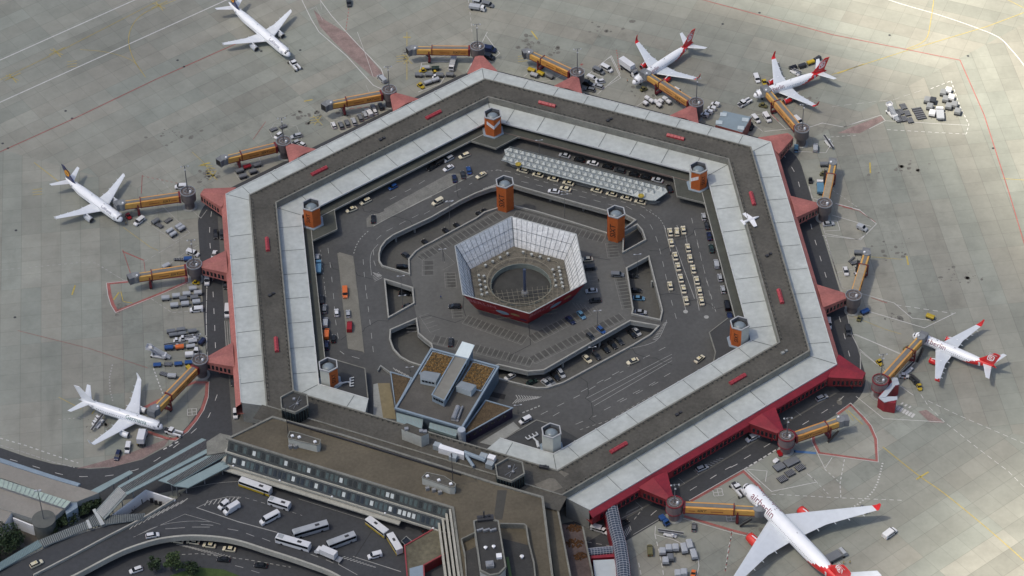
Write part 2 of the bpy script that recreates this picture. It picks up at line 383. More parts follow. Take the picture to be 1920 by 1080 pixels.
# bus station deck + approach roads (upper level, south west)
bus = [('BU',700,60),('BU',330,290),('BU',240,380),('T7',980,655),('T7',600,870),('T7',190,1080),('P',-60,1200),('P',100,1190),('T7',430,1080),('T7',640,970),('T7',760,920),('T7',900,880),('T7',1060,862),
       ('T7',1230,870),('T7',1360,895),('T7',1500,940),('T7',1700,1005),('T7',1900,1085),('P',700,1130),('P',860,1190),('P',1010,1190),('MB',0,300),('B2',300,200)]
BUSP = [W(a,x,y,DECK) for a,x,y in bus]
struct(sheet('bus_station_deck', BUSP, [], DECK, asph))
struct(sheet('bus_deck_underside', BUSP, [], DECK-1.0, parap))
e = MB()
for a, b in zip(BUSP[2:-3], BUSP[3:-2]): e.add([(a.x,a.y,DECK),(b.x,b.y,DECK),(b.x,b.y,DECK-1.0),(a.x,a.y,DECK-1.0)], [(0,1,2,3)])
struct(e.build('bus_deck_edge', concr))
# curved parapet of the elevated road
cur = smooth_path([W(a,x,y,DECK) for a,x,y in [('T7',300,1140),('T7',430,1080),('T7',640,970),('T7',760,920),('T7',900,880),('T7',1060,862),('T7',1230,870),('T7',1360,895),('T7',1500,940),('T7',1700,1005),('T7',1900,1085),('P',700,1130)]], 5)
tag(MB().wall(cur, .7, DECK-1.3, DECK+1.0).build('curved_parapet', facade), 'long curved pale concrete parapet of the elevated road, above the parked taxis', 'parapet')
st = [W(a,x,y,DECK) for a,x,y in [('T7',985,652),('T7',800,765),('T7',600,868),('T7',400,975),('T7',190,1083)]]
tag(MB().wall(st, .5, DECK, DECK+1.0).build('road_parapet', facade), 'straight pale parapet between two roads at the lower left, beside hatched markings', 'parapet')
# second road left of that parapet
lr = [W(a,x,y,DECK-.02) for a,x,y in [('T7',985,652),('T7',860,745),('T7',700,765),('T7',480,830),('T7',300,895),('T7',100,1000),('T7',0,1045),('P',-60,1120),('P',-60,1200),('T7',190,1083),('T7',600,868)]]
struct(sheet('side_road', lr, [], DECK-.04, asph))
for a, b in zip(lr[1:6], lr[2:7]):
    pass
struct(MB().wall(lr[1:8], .4, 0.05, DECK+.1).build('side_road_edge', concr))
# courtyard sunk beside the walkway
cy = [W('T7',x,y,0.1) for x,y in [(600,790),(820,640),(1000,690),(760,840)]]
struct(sheet('sunken_courtyard', cy, [], .1, pitm))
wl = [W('T7',x,y,DECK+.6) for x,y in [(590,770),(820,597),(985,652)]]
cw = MB().wall(wl, .5, .05, DECK+.6).build('retaining_wall', white); tag(cw, 'white retaining wall round the sunken courtyard below the glazed walkway', 'wall')
for x, y in ((795,655),(855,650),(880,662),(905,668)):
    p = W('T7', x, y+22, .1); MB().box(0,0,1.2,1.1,.2,2.2,rz=R(-10)).build('doorway', dark, cw, loc=(p.x,p.y+.3,.1))
# grass and shrubs at the bottom
gr = WS('P', [(290,1090),(340,1072),(375,1064),(420,1068),(450,1080),(500,1140),(280,1160)], 0.08)
struct(sheet('grass', gr, [], .09, mat('grass_green', (.045,.075,.018), .95, .25, .3, var2=.25, scale2=3, bump=.5)), 'stuff')
# ================================================================== TERMINAL RING
ring = thing('terminal_ring', 'huge hexagonal ring terminal with dark gravel roof strip between pale grey lower roofs', 'terminal')
ZB, ZL, ZC = 13.0, 9.8, 7.7
aBI, aBO, aLO, aLI = 87.13, 97.43, 106.03, 78.27
def path(ap, z, closed=False, t0=None, t1=None):
    """polyline at one apothem round the open outer side, from the west end to the south east end"""
    return [F('W', ap, t0, z)] + [corner(ap, d, z) for d in (150, 90, 30, -30)] + [F('SE', ap, t1, z)]
H6 = (90, 150, 210, 270, 330, 30)
def ringsurf(mbd, profs, m=0, closed=True, ends=None):
    """surfaces swept round the hexagon through (apothem, z) points"""
    rows = [[corner(a, d, z) for d in H6] if closed else path(a, z, False, *e) for (a, z), e in zip(profs, ends or [None]*len(profs))]
    for r0, r1 in zip(rows, rows[1:]):
        n = len(r0)
        for i in range(n if closed else n-1):
            mbd.add([r0[i], r1[i], r1[(i+1)%n], r0[(i+1)%n]], [(0,1,2,3)], m)
# brown gravel strip
g = MB(); ringsurf(g, [(aBI+.3, ZB-.35), (aBO+6.0, ZB-.35)] if False else [(aBI+.3, ZB-.35), (aBO-.3, ZB-.35)])
g.build('gravel_roof', gravel, ring)
s2 = MB()     # the strip is wider on the south side, up to the main building
s2.poly([F('S', aBO-.3, -58, ZB-.35), F('S', 104.2, -58, ZB-.35), F('S', 104.2, 58, ZB-.35), F('S', aBO-.3, 58, ZB-.35)][::-1])
s2.build('gravel_roof', gravel, ring)
pr = MB()
for a0, a1, sgn in ((aBI, aBI+.55, 0), (aBO-.55, aBO, 1)):
    pr2 = MB(); ringsurf(pr2, [(a0, 9.9), (a0, ZB), (a1, ZB), (a1, 9.9)]); pr2.build('parapet', parap, ring)
# railing posts along both parapets, pale blobs of lightning rods
rl = MB(); rnd = random.Random(3)
for side in ('NW','W','SE','E','NE','S'):
    for ap in (aBI+1.1, aBO-1.1):
        if side == 'S' and ap > 90: continue
        L = ap*math.tan(R(30)) - 2; t = -L
        while t < L:
            p = F(side, ap, t); rl.box(p.x, p.y, ZB+.1, .32, .32, .9, rz=R(NRM[side])); t += 2.1
    for ap in (aBI+1.1, aBO-1.1):
        if side == 'S' and ap > 90: continue
        L = ap*math.tan(R(30)) - 2; rl.wall([F(side, ap, -L), F(side, ap, L)], .08, ZB+.42, ZB+.52)
rl.build('railing', mat('railing_grey', (.10,.10,.085), .8, .2, 1), ring)
# outer light roof (open side at the main building)
E_IN, E_OUT = (53.5, -54.2), (50.4, -51.2)
rf = MB(); ringsurf(rf, [(aBO, ZL+.25), (aLO, ZL)], closed=False, ends=[E_IN, E_OUT])

ed = MB(); ringsurf(ed, [(aLO-.05, ZL+.03), (aLO-.05, ZL+.22), (aLO+.25, ZL+.22), (aLO+.25, ZL-.45)], closed=False, ends=[E_OUT]*4)
ed.build('roof_edge', mat('edge_trim', (.50,.52,.51), .5, .1, .5), ring)
# end walls of the outer wing
for sd, k in (('W', 0), ('SE', 1)):
    ew = MB(); ew.poly([F(sd, 96.9, E_IN[k], .05), F(sd, 106.0, E_OUT[k], .05), F(sd, 106.0, E_OUT[k], ZL-.02), F(sd, 96.9, E_IN[k], ZL+.2)])
    ew.build('end_wall', concr, ring)
# inner light roof, open on the south side beside the office block
S0, S1_ = (-23.1, 22.1), (-25.6, 25.0)
def ipath(ap, z, ts): return [F('S', ap, ts[0], z)] + [corner(ap, d, z) for d in (-150, 150, 90, 30, -30, -90)] + [F('S', ap, ts[1], z)]
def isurf(mbd, rows, m=0):
    for r0, r1 in zip(rows, rows[1:]):
        for i in range(len(r0)-1): mbd.add([r0[i], r0[i+1], r1[i+1], r1[i]], [(3,2,1,0)], m)
ir = MB(); isurf(ir, [ipath(aLI, ZL, (-25.6, 25.0)), ipath(aBI, ZL+.25, (-23.1, 22.1))]); ir.build('inner_roof', ltgrey, ring)
ie = MB(); isurf(ie, [ipath(aLI-.25, ZL-.5, S1_), ipath(aLI-.25, ZL+.2, S1_), ipath(aLI+.1, ZL+.2, S1_), ipath(aLI+.1, ZL+.02, S1_)]); ie.build('roof_edge', MATS['edge_trim'], ring)
# inner facade: dark glazing between floor and roof
fc = MB(); isurf(fc, [ipath(aLI+1.3, DECK+.1, S1_), ipath(aLI+1.3, ZL-.03, S1_)]); fc.build('inner_facade', mat('court_glazing', (.028,.034,.034), .3, .25, .5), ring)
for ts, sg in ((-25.6, 1), (25.0, -1)):
    MB().poly([F('S', aLI+1.3, ts, DECK), F('S', 87, ts-sg*-2.5, DECK), F('S', 87, ts+sg*2.5, ZL), F('S', aLI, ts, ZL-.05)]).build('end_wall', concr, ring)
b2 = MB(); b2.poly([F('S', aBI+.2, -27, .1), F('S', aBI+.2, 27, .1), F('S', aBI+.2, 27, ZB-.4), F('S', aBI+.2, -27, ZB-.4)]); b2.build('court_wall', concr, ring)
# roof joints: dark standing seams across both pale roofs
jn = MB()
def seam(side, a0, a1, t, z0, z1, sh=0):
    p, q = F(side, a0, t, z0), F(side, a1, t+sh, z1); n = F(side, 0, .11) - F(side, 0, 0)
    for off in (0,): jn.add([p-n+Vector((0,0,.05)), q-n+Vector((0,0,.05)), q+n+Vector((0,0,.05)), p+n+Vector((0,0,.05))], [(0,1,2,3)])
for side in ('NW','W','SE','E','NE'):
    for k in range(-4, 5):
        t = k*13.0 + 2
        if side in ('W','SE') and abs(t) > 49: continue
        if abs(t) < 56: seam(side, aBO+.1, aLO-.3, t, ZL+.28, ZL+.05)
    for k in range(-3, 4): seam(side, aLI+.3, aBI-.1, k*13.0, ZL+.05, ZL+.28)
for t in (-31, 30): seam('S', aLI+.3, aBI-.1, t, ZL+.05, ZL+.28)
for d in (150, 90, 30, -30):
    for a0, a1, z0, z1 in ((aLI+.3, aBI-.1, ZL+.05, ZL+.28), (aBO+.1, aLO-.3, ZL+.28, ZL+.05)):
        p, q = corner(a0, d, z0+.05), corner(a1, d, z1+.05); n = Vector((-math.sin(R(d)), math.cos(R(d)), 0))*.12; jn.add([p-n, q-n, q+n, p+n], [(0,1,2,3)])
for d in (-150, -90):
    p, q = corner(aLI+.3, d, ZL+.1), corner(aBI-.1, d, ZL+.33); n = Vector((-math.sin(R(d)), math.cos(R(d)), 0))*.12; jn.add([p-n, q-n, q+n, p+n], [(0,1,2,3)])
rf.m = rf.m; rf.add(jn.v, jn.f, 1); rf.build('outer_roof', [ltgrey, mat('seam_grey', (.12,.135,.13), .7, .15, .5)], ring)
# thin drainage dashes along the outer roof
dr = MB().box(0,0,0,.4,.35,.32); FIT = bpy.data.meshes.new('gutter_outlet'); FIT.from_pydata(dr.v, [], dr.f); FIT.materials.append(MATS['edge_trim'])
for side in ('W','E','NE','NW','SE'):
    for t in range(-42, 46, 11):
        for p in (F(side, aLO+.05, t+4, ZL+.3), F(side, aLI-.1, t*.85, ZL+.25)): o = link('gutter_outlet', FIT, ring, p, R(NRM[side]))
# red fascia, faded on the west, north and east sides and deep red on the south east side
for side, m, (t0, t1) in (('W', redfade, (E_OUT[0]+.3, None)), ('NW', redfade, (None, None)), ('NE', redfade, (None, None)), ('E', redfade, (None, None)), ('SE', reddeep, (None, E_OUT[1]-.6))):
    b = MB(); rows = []
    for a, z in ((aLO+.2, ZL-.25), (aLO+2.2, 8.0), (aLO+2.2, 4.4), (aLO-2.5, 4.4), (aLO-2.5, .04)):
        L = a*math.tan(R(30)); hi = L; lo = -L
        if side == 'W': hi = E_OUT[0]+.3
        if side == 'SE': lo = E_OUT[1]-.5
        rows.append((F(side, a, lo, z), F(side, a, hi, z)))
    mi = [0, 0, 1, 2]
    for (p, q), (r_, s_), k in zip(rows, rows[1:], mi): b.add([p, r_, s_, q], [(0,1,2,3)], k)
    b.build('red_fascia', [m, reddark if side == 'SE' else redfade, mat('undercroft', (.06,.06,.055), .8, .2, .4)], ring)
wfm = MB().box(0, 0, 0, 1.35, .10, 2.1).add([], []); winm = None
def fascia_window(side, ap, t, z, parent, w=1.3, h=2.1):
    global winm
    if winm is None:
        winm = bpy.data.meshes.new('window'); b = MB(); b.box(0,0,0,.10,1.0,1.0); winm.from_pydata(b.v, [], b.f); winm.materials.append(glass)
    p = F(side, ap, t, z); o = link('window', winm, parent, p, R(NRM[side])); o.scale = (1, w, h); return o
for t in [x*1.9 for x in range(-25, 33)]:
    if E_OUT[1] < t < 60 and not (16 < t < 31.5) and not (-31.5 < t < -16): fascia_window('SE', aLO+2.22, t, 6.0, ring)
# court canopy: dark band above the pavement, bulging round the five corner towers
can = []
BUL = [(-9.3, 81.6), (-7.4, 80.6), (-9.2, 81.6)]
def rotd(p, d): c, s = math.cos(R(d)), math.sin(R(d)); return Vector((p[0]*c-p[1]*s, p[0]*s+p[1]*c))
aC = 75.1
def bulge(deg):           # plan outline of the bulge seen from the centre, from the later side to the earlier
    x0 = 8.9; ysd = lambda x: (aC - abs(x)*math.sin(R(30)))/math.cos(R(30))
    pts = [(9.6, ysd(9.6)), (9.6, 81.2), (0, 75.3), (-9.6, 81.2), (-9.6, ysd(9.6))]
    return [rotd(p, deg-90) for p in ((10.5, ysd(10.5)), (9.7, 80.9), (0, 75.3), (-9.7, 80.9), (-10.5, ysd(10.5)))]
outl = []
LLp = [W('C5',x,y,ZC) for x,y in [(185,640),(300,665),(560,742),(590,1030)]]
BBp = [W('BB',x,y,ZC) for x,y in [(235,205),(520,38),(640,75),(735,110)]]
Rp = [W('T6',x,y,ZC) for x,y in [(255,710),(150,790),(185,900)]]
# corner pieces
cm = MB(); oliv = mat('canopy_felt', (.062,.066,.054), .9, .18, .2, var2=.12, scale2=2)
for side in ('W','NW','NE','E','SE'):
    a0 = aC; L0 = a0*math.tan(R(30)); L1 = (aLI+1.2)*math.tan(R(30))
    cut = 0.0
    p0, p1 = F(side, a0, -L0), F(side, a0, L0); q0, q1 = F(side, aLI+1.2, -L1), F(side, aLI+1.2, L1)
    cm2 = MB()
    if side == 'SE': p1 = F(side, 75.1, 28); q1 = F(side, aLI+1.2, 28); p0 = F(side, 77.4, -37); q0 = F(side, aLI+1.2, -37); p1 = F(side, 77.4, 28)
    cm2.prism([p0, p1, q1, q0], ZC-.5, ZC); cm2.build('court_canopy', oliv, ring)
    if side != 'SE': MB().wall([F(side, a0, -L0+.1), F(side, a0, L0-.1)], .28, ZC-.6, ZC+.12).build('canopy_edge', kerb if side != 'NE' else mat('brown_edge', (.16,.12,.10), .8, .1, 1), ring)
for deg in (90, 150, 30):
    pts = [rotd(p, deg-90) for p in ((-12.5, 80.0), (-10.2, 81.0), (-9.3, 81.3), (-.1, 75.4), (9.2, 81.0), (10.2, 80.6), (12.5, 80.0), (9, 88), (0, 91.5), (-9, 88))]
    MB().prism(pts, ZC-.5, ZC+.012).build('tower_canopy', oliv, ring)
    MB().wall(pts[1:6], .3, ZC-.6, ZC+.15).build('canopy_edge', parap, ring)
for pts in (LLp + [F('S', aLI, -25.7), corner(aLI+.6, -150)], BBp + [F('SE', aLI, -32), corner(aLI+.6, -90), F('S', aLI, 25.2)], Rp + [F('SE', aLI, 27), corner(aLI+.6, -30), F('E', aLI, -30)]):
    k = 4 if len(pts) > 5 else 3
    MB().prism([Vector((p[0], p[1])) for p in pts], ZC-.5, ZC+.012).build('tower_canopy', mat('dark_felt', (.048,.050,.050), .9, .15, .2, var2=.1, scale2=2), ring)
    n = len(pts)-(3 if len(pts) > 6 else 2); MB().wall([Vector((p[0], p[1])) for p in pts[:3 if n < 4 else 4]], .35, ZC-.6, ZC+.18).build('canopy_edge', parap, ring)
# red skylights on the gravel strip
sks = [('T2',517,638),('T2',1157,578),('T2',1880,763),('T6',393,30),('T6',550,580),('T6',310,1045),('P',598,318),('P',501,456),('P',518,644),('T8',1560,350)]
skr = mat('skylight_red', (.36,.045,.055), .5, .12, 1)
def sideof(p):
    return max(NRM, key=lambda s: p[0]*math.cos(R(NRM[s]))+p[1]*math.sin(R(NRM[s])))
for k, (a, x, y) in enumerate(sks):
    p = W(a, x, y, ZB+.7); sd = sideof(p)
    b = MB(); 
    for j in range(5): b.loft([[(-3.6+j*1.45+dx, -.75*1.0, .0), (-3.6+j*1.45+dx, -.75, .7), (-3.6+j*1.45+dx, 0, 1.25), (-3.6+j*1.45+dx, .75, .7), (-3.6+j*1.45+dx, .75, 0)] for dx in (0, 1.32)])
    o = b.build('skylight', skr, ring, loc=(p.x, p.y, ZB-.34), rz=R(NRM[sd]+90))
# small dark plant items and patches
for a, x, y in [('T2',1510,672),('T2',232,780),('T4',1530,575),('T6',487,352),('T8',1900,165),('T6',575,898)]:
    p = W(a, x, y, ZB+.1); b = MB(); b.box(-.9,0,.3,1.2,1.0,.7); b.box(.8,.3,.25,1.0,.8,.6); b.tube((0,0,0),(0,0,1.4),.12)
    b.build('roof_vent', dark if (a, x) != ('T6',575) else concr, ring, loc=(p.x, p.y, ZB-.33), rz=.4)
MB().poly(WS('MB', [(800,235),(935,178),(985,185),(1055,265),(940,315),(850,285)], ZB-.31)).build('roof_patch', mat('roof_patch', (.155,.145,.12), .95, .2, .6), ring)
MB().poly(WS('MB', [(1015,120),(1045,110),(1115,140),(1075,168)], ZB-.31)).build('roof_patch', MATS['roof_patch'], ring)
# ------------------------------------------------------------------ corner towers
def emblem(parent, deg, r, z0, h, w, name='painted_sign', dk=True):
    """upright dark lettering with a pale swoosh on one face of a tower"""
    me = text_mesh('SIXT', h*.36, .03); 
    T = Matrix.Rotation(R(deg+90), 4, 'Z') @ Matrix.Rotation(R(90), 4, 'X') @ Matrix.Rotation(R(90), 4, 'Z')
    me.transform(Matrix.Translation(Vector((math.cos(R(deg))*(r+.05), math.sin(R(deg))*(r+.05), z0+h/2))) @ T); me.materials.append(black)
    return link(name, me, parent)
def tower(name, label, x, y, z0, z1, wall, rot, signs=(), stripe=(), white_faces=()):
    t = thing(name, label, 'tower', (x, y, 0), 0, 'hexagonal towers of the court')
    rr = 3.55; H = z1-z0; am = rr*math.cos(R(30))
    b = MB(); a0 = R(rot)
    for i in range(6):
        A, B = a0+i*math.pi/3, a0+(i+1)*math.pi/3; mid = math.degrees((A+B)/2)
        m = 1 if any(abs((mid-d+180) % 360-180) < 20 for d in white_faces) else 0
        b.add([(rr*math.cos(A),rr*math.sin(A),z0),(rr*math.cos(B),rr*math.sin(B),z0),(rr*math.cos(B),rr*math.sin(B),z1-.4),(rr*math.cos(A),rr*math.sin(A),z1-.4)], [(0,1,2,3)], m)
        # ribs on the cladding
        if m == 0:
            for k in (1,2,3,4,5):
                f = k/6; px = rr*(math.cos(A)*(1-f)+math.cos(B)*f)*1.012; py = rr*(math.sin(A)*(1-f)+math.sin(B)*f)*1.012
                b.box(px, py, (z0+z1)/2, .07, .07, H-.8, 0, (A+B)/2)
    b.build('cladding', [wall, mat('tower_white', (.50,.51,.46), .6, .08, .5)], t)
    rim = MB(); P = [(rr*math.cos(a0+i*math.pi/3), rr*math.sin(a0+i*math.pi/3)) for i in range(6)]
    rim.wall(P, .42, z1-.5, z1, 0, True); rim.build('rim', mat('tower_rim', (.37,.38,.38), .6, .08, .5), t)
    MB().lathe([(rr-.25, z1-1.5), (.01, z1-1.5)], 6, a0=a0, cap=False).build('roof_deck', dark, t)
    inn = MB(); q = [(p[0]*.93, p[1]*.93) for p in P]
    for i in range(6): a, c = q[i], q[(i+1)%6]; inn.add([(a[0],a[1],z1-1.6),(c[0],c[1],z1-1.6),(c[0],c[1],z1-.1),(a[0],a[1],z1-.1)], [(3,2,1,0)])
    inn.build('shaft', mat('shaft_grey', (.13,.14,.15), .7, .1, .5), t)
    pr = [(2.2, z1-1.5), (2.2, z1-1.3)] + [(2.1*math.cos(R(a)), z1-1.3+.9*math.sin(R(a))) for a in (0, 25, 50, 75)] + [(.02, z1-.4)]
    MB().lathe(pr, 20).build('dome_skylight', mat('dome_plastic', (.20,.24,.26), .25, .05, 1), t, smooth=True)
    if z0 > 5: MB().lathe([(4.6,z0-.05),(4.6,z0+.25),(.1,z0+.25)], 6, a0=a0).build('base_plinth', bluegrey, t)
    for d in signs: emblem(t, d, am, z0+ (1.6 if z0 > 5 else 5.2), H-3.2 if z0 > 5 else 9, 3)
    for d in stripe:    # white roof-shaped emblem across two faces
        for s in (-30, 30):
            A = R(d); c = Vector((math.cos(A)*rr*1.02, math.sin(A)*rr*1.02, 0)); e = Vector((math.cos(A+R(s*2))*rr*1.02, math.sin(A+R(s*2))*rr*1.02, 0)); e = c+(e-c)*.85
            MB().add([c+Vector((0,0,z0+H*.42)), e+Vector((0,0,z0+H*.62)), e+Vector((0,0,z0+H*.80)), c+Vector((0,0,z0+H*.60))], [(0,1,2,3)]).build('painted_sign', white, t)
    return t
def tpos(deg, r): return r*math.cos(R(deg)), r*math.sin(R(deg))
x, y = tpos(90, 85.7); tower('court_tower', 'stout orange hexagonal tower with a white roof shaped emblem at the northern top corner', x, y, ZC, 17, orange, 30, (), (-90,), ())
x, y = tpos(150, 85.7); tower('court_tower', 'stout orange hexagonal tower with dark lettering at the upper left corner of the court', x, y, ZC, 17, orange, 30, (-120,), (), ())
x, y = tpos(30, 85.7); tower('court_tower', 'stout orange and white hexagonal tower at the upper right corner beside the taxi canopy', x, y, ZC, 17, orange, 30, (-60,), (-150,), (180,))
x, y = tpos(-30, 85.7); tower('court_tower', 'pale hexagonal tower with one orange lettered face at the lower right corner of the court', x, y, ZC, 17, orange, 30, (-120,), (), (-60, 0, 60))
x, y = tpos(-150, 85.7); tower('court_tower', 'pale hexagonal tower with one orange face beside a white branched pipe, lower left corner', x, y, ZC, 17, orange, 30, (-60,), (), (-120, 180, 120))
x, y = tpos(-90, 85.7); tower('court_tower', 'plain pale grey hexagonal tower in the bottom corner of the court', x, y, ZC, 17, MATS['tower_white'] if 'tower_white' in MATS else concr, 30, (), (), (-120, -60, 0, 60, 120, 180))
x, y = tpos(90.2, 45.1); tower('court_tower', 'tall slim orange tower standing behind the red billboard, above the parking deck', x, y, .05, 17.1, orange, 30, (-90-30,), (), ())
x, y = tpos(29.6, 45.1); tower('court_tower', 'tall slim orange tower beside the small deck opening, right of the billboard', x, y, .05, 17.1, orange, 30, (-120,), (), ())
# branched white pipes beside the two southern towers
for k, (w_, pts) in enumerate((('C5', [(270,900),(350,875),(400,865),(425,830),(425,905)]), ('BB', [(540,290),(525,235),(490,200),(440,215),(535,170)]))):
    p = [W(w_, x, y, ZC+.6) for x, y in pts]; b = MB(); b.tube(p[0], p[1], .55, n=8); b.tube(p[1], p[2], .3); b.tube(p[3], p[4], .28)
    b.tube(p[2], (p[3]+p[4])/2, .28)
    for f in (0, .33, .66, 1): q = p[3]+(p[4]-p[3])*f; b.tube(q, q+(p[2]-p[1]).normalized()*1.4, .22)
    o = b.build('ventilation_pipe', mat('pipe_white', (.48,.50,.50), .5, .1, 1)); tag(o, ['white branched ventilation pipe on the dark roof beside the half orange tower', 'white branched ventilation pipe beside the plain pale tower at the bottom corner'][k], 'pipe')
# two dark glass hexagonal stair towers
def glass_tower(label, cx, cy):
    t = thing('stair_tower', label, 'tower', (cx, cy, 0), 0, 'dark glass stair towers'); rr = 5.3; a0 = R(30)
    P = [(rr*math.cos(a0+i*math.pi/3), rr*math.sin(a0+i*math.pi/3)) for i in range(6)]
    MB().prism(P, ZB-.4, 18.2, 0, 1).build('glazing', [glass, mat('dark_bitumen', (.045,.046,.044), .9, .2, 1)], t)
    MB().wall(P, .45, 18.0, 19.0, 0, True).build('rim', parap, t)
    b = MB()
    for i in range(6):
        a, c = P[i], P[(i+1)%6]
        for f in (0,.2,.4,.6,.8): b.box(a[0]+(c[0]-a[0])*f, a[1]+(c[1]-a[1])*f, 15.6, .22, .22, 4.9)
    b.build('mullion', mat('mullion_green', (.05,.075,.07), .4, .1, 1), t)
    MB().box(0,1.5,18.5,.9,.9,.6).tube((-2,-2,18.25),(2.5,.8,18.4),.08).tube((-.5,-3,18.25),(2,2.5,18.4),.08).lathe([(.45,18.2),(.45,18.8),(.05,18.9)],8,1,-1).build('roof_plant', steel, t)
    return t
g1 = W('P', 551.7, 752, 19); glass_tower('dark glass hexagonal stair tower at the left end of the brown main building roof', g1.x, g1.y)
g2 = W('T8', 948, 478, 19); glass_tower('dark glass hexagonal stair tower at the centre bottom where ring and main building meet', g2.x, g2.y)
# ================================================================== GATE FINGERS, ROTUNDAS, BRIDGES, MASTS
def finger(label, side, sgn, m, corner_deg=None):
    if corner_deg is None:
        a1 = aLO+1.6; pts = [F(side, a1, sgn*18.4), F(side, a1, sgn*31.0), F(side, 117.6, sgn*26.4), F(side, 117.2, sgn*23.6)]
        zt = [8.9, 8.9, 8.0, 8.0]
        a0 = aLO+.25; back = [F(side, a0, sgn*31.0), F(side, a0, sgn*18.4)]
    else:
        u = Vector((math.cos(R(corner_deg)), math.sin(R(corner_deg)))); v = Vector((-u.y, u.x)); cc = Vector(corner(aLO+2.0, corner_deg)[:2])
        pts = [cc - u*3.3 - v*6.2, cc - u*3.3 + v*6.2, u*133.0 + v*1.7, u*133.0 - v*1.7]; zt = [8.9, 8.9, 8.0, 8.0]; sgn = 1
        back = [cc - u*3.6 + v*6.2, cc - u*3.6 - v*6.2]
    P = [Vector(p[:2]) for p in pts]; t = thing('gate_finger', label, 'gate finger', (P[2].x, P[2].y, 0), 0, 'red gate fingers round the terminal')
    o = P[2]; Q = [p-o for p in P]
    n = 4; b = MB(); b.add([(q.x, q.y, z) for q, z in zip(Q, zt)], [(0,1,2,3)] if area(Q) > 0 else [(3,2,1,0)])
    c = (Q[0]+Q[1])/2; d = (Q[2]+Q[3])/2
    b.add([(c.x, c.y, zt[0]+.25), (d.x, d.y, zt[2]+.25)], [])
    b = MB(); V = [(Q[0].x,Q[0].y,zt[0]-.3),(Q[1].x,Q[1].y,zt[1]-.3),(Q[2].x,Q[2].y,zt[2]-.2),(Q[3].x,Q[3].y,zt[3]-.2),(c.x,c.y,zt[0]+.5),(d.x,d.y,zt[2]+.1)]
    fl = [(0,4,5,3),(4,1,2,5)]
    if area(Q) < 0: fl = [f[::-1] for f in fl]
    b.add(V, [f[::-1] for f in fl]); b.build('roof', m, t)
    w = MB(); zt2 = [zt[0]-.3, zt[1]-.3, zt[2]-.2, zt[3]-.2]
    for i, j in ((0,3),(1,2),(3,2)):
        a, e = Q[i], Q[j]; w.add([(a.x,a.y,4.0),(e.x,e.y,4.0),(e.x,e.y,zt2[j]),(a.x,a.y,zt2[i])], [(0,1,2,3)])
    w.poly([(q.x,q.y,4.0) for q in Q]); w.build('wall', reddark if m is reddeep else m, t)
    for i, j in ((0,3),(1,2)):
        a, e = Q[i], Q[j]; L = (e-a).length; dd = (e-a)/L; nn = Vector((-dd.y, dd.x)); mid = (Q[0]+Q[1]+Q[2]+Q[3])/4
        if nn.dot(a-mid) < 0: nn = -nn
        k = int(L/1.55); 
        for q in range(k):
            if q == 0 : continue
            pos = a+dd*((q+.5)*L/k)+nn*.05; ob = fascia_window('E', 0, 0, 5.75, t, .85, 1.9); ob.location = (pos.x, pos.y, 5.75); ob.rotation_euler.z = math.atan2(nn.y, nn.x)
    pl = Q[2]*.5+Q[3]*.5 + (c-d).normalized()*4
    MB().tube((pl.x,pl.y,.03),(pl.x,pl.y,4.02),.3,n=8).build('support_column', m, t)
    return t
WHERE = {}
rot = [ # key, deg, radius, label place, colour family
 ('W1', 90, 139.0, 'at the northern tip of the terminal', redfade, None),
 ('N0', 108.1, 122.8, 'on the upper left side, nearer the top', redfade, ('NW', -1)),
 ('N1', 132.0, 122.8, 'on the upper left side, nearer the left corner', redfade, ('NW', 1)),
 ('Wt', 151.0, 138.0, 'at the left corner beside the blue tailed jet', redfade, None),
 ('W2', 168.0, 122.6, 'on the left side above the red painted wedge', redfade, ('W', -1)),
 ('W3', 191.8, 122.4, 'on the left side beside the parked stairs truck', redfade, ('W', 1)),
 ('NE1', 72, 122.8, 'on the upper right side, nearer the top', redfade, ('NE', 1)),
 ('NE2', 48, 122.6, 'beside the tall white catering truck', redfade, ('NE', -1)),
 ('NE3', 30, 139.0, 'at the right upper corner, near the sunlit apron', redfade, None),
 ('E1', 11.9, 122.7, 'on the right side, nearer the top', redfade, ('E', 1)),
 ('E2', -12.1, 122.9, 'on the right side, nearer the bottom', redfade, ('E', -1)),
 ('E3', -30, 139.0, 'beside the small red stair house', reddeep, None),
 ('S1', -48.1, 122.9, 'on the lower right side, by the unoccupied stand', reddeep, ('SE', 1)),
 ('S2', -71.9, 122.7, 'beside the largest red tailed jet', reddeep, ('SE', -1))]
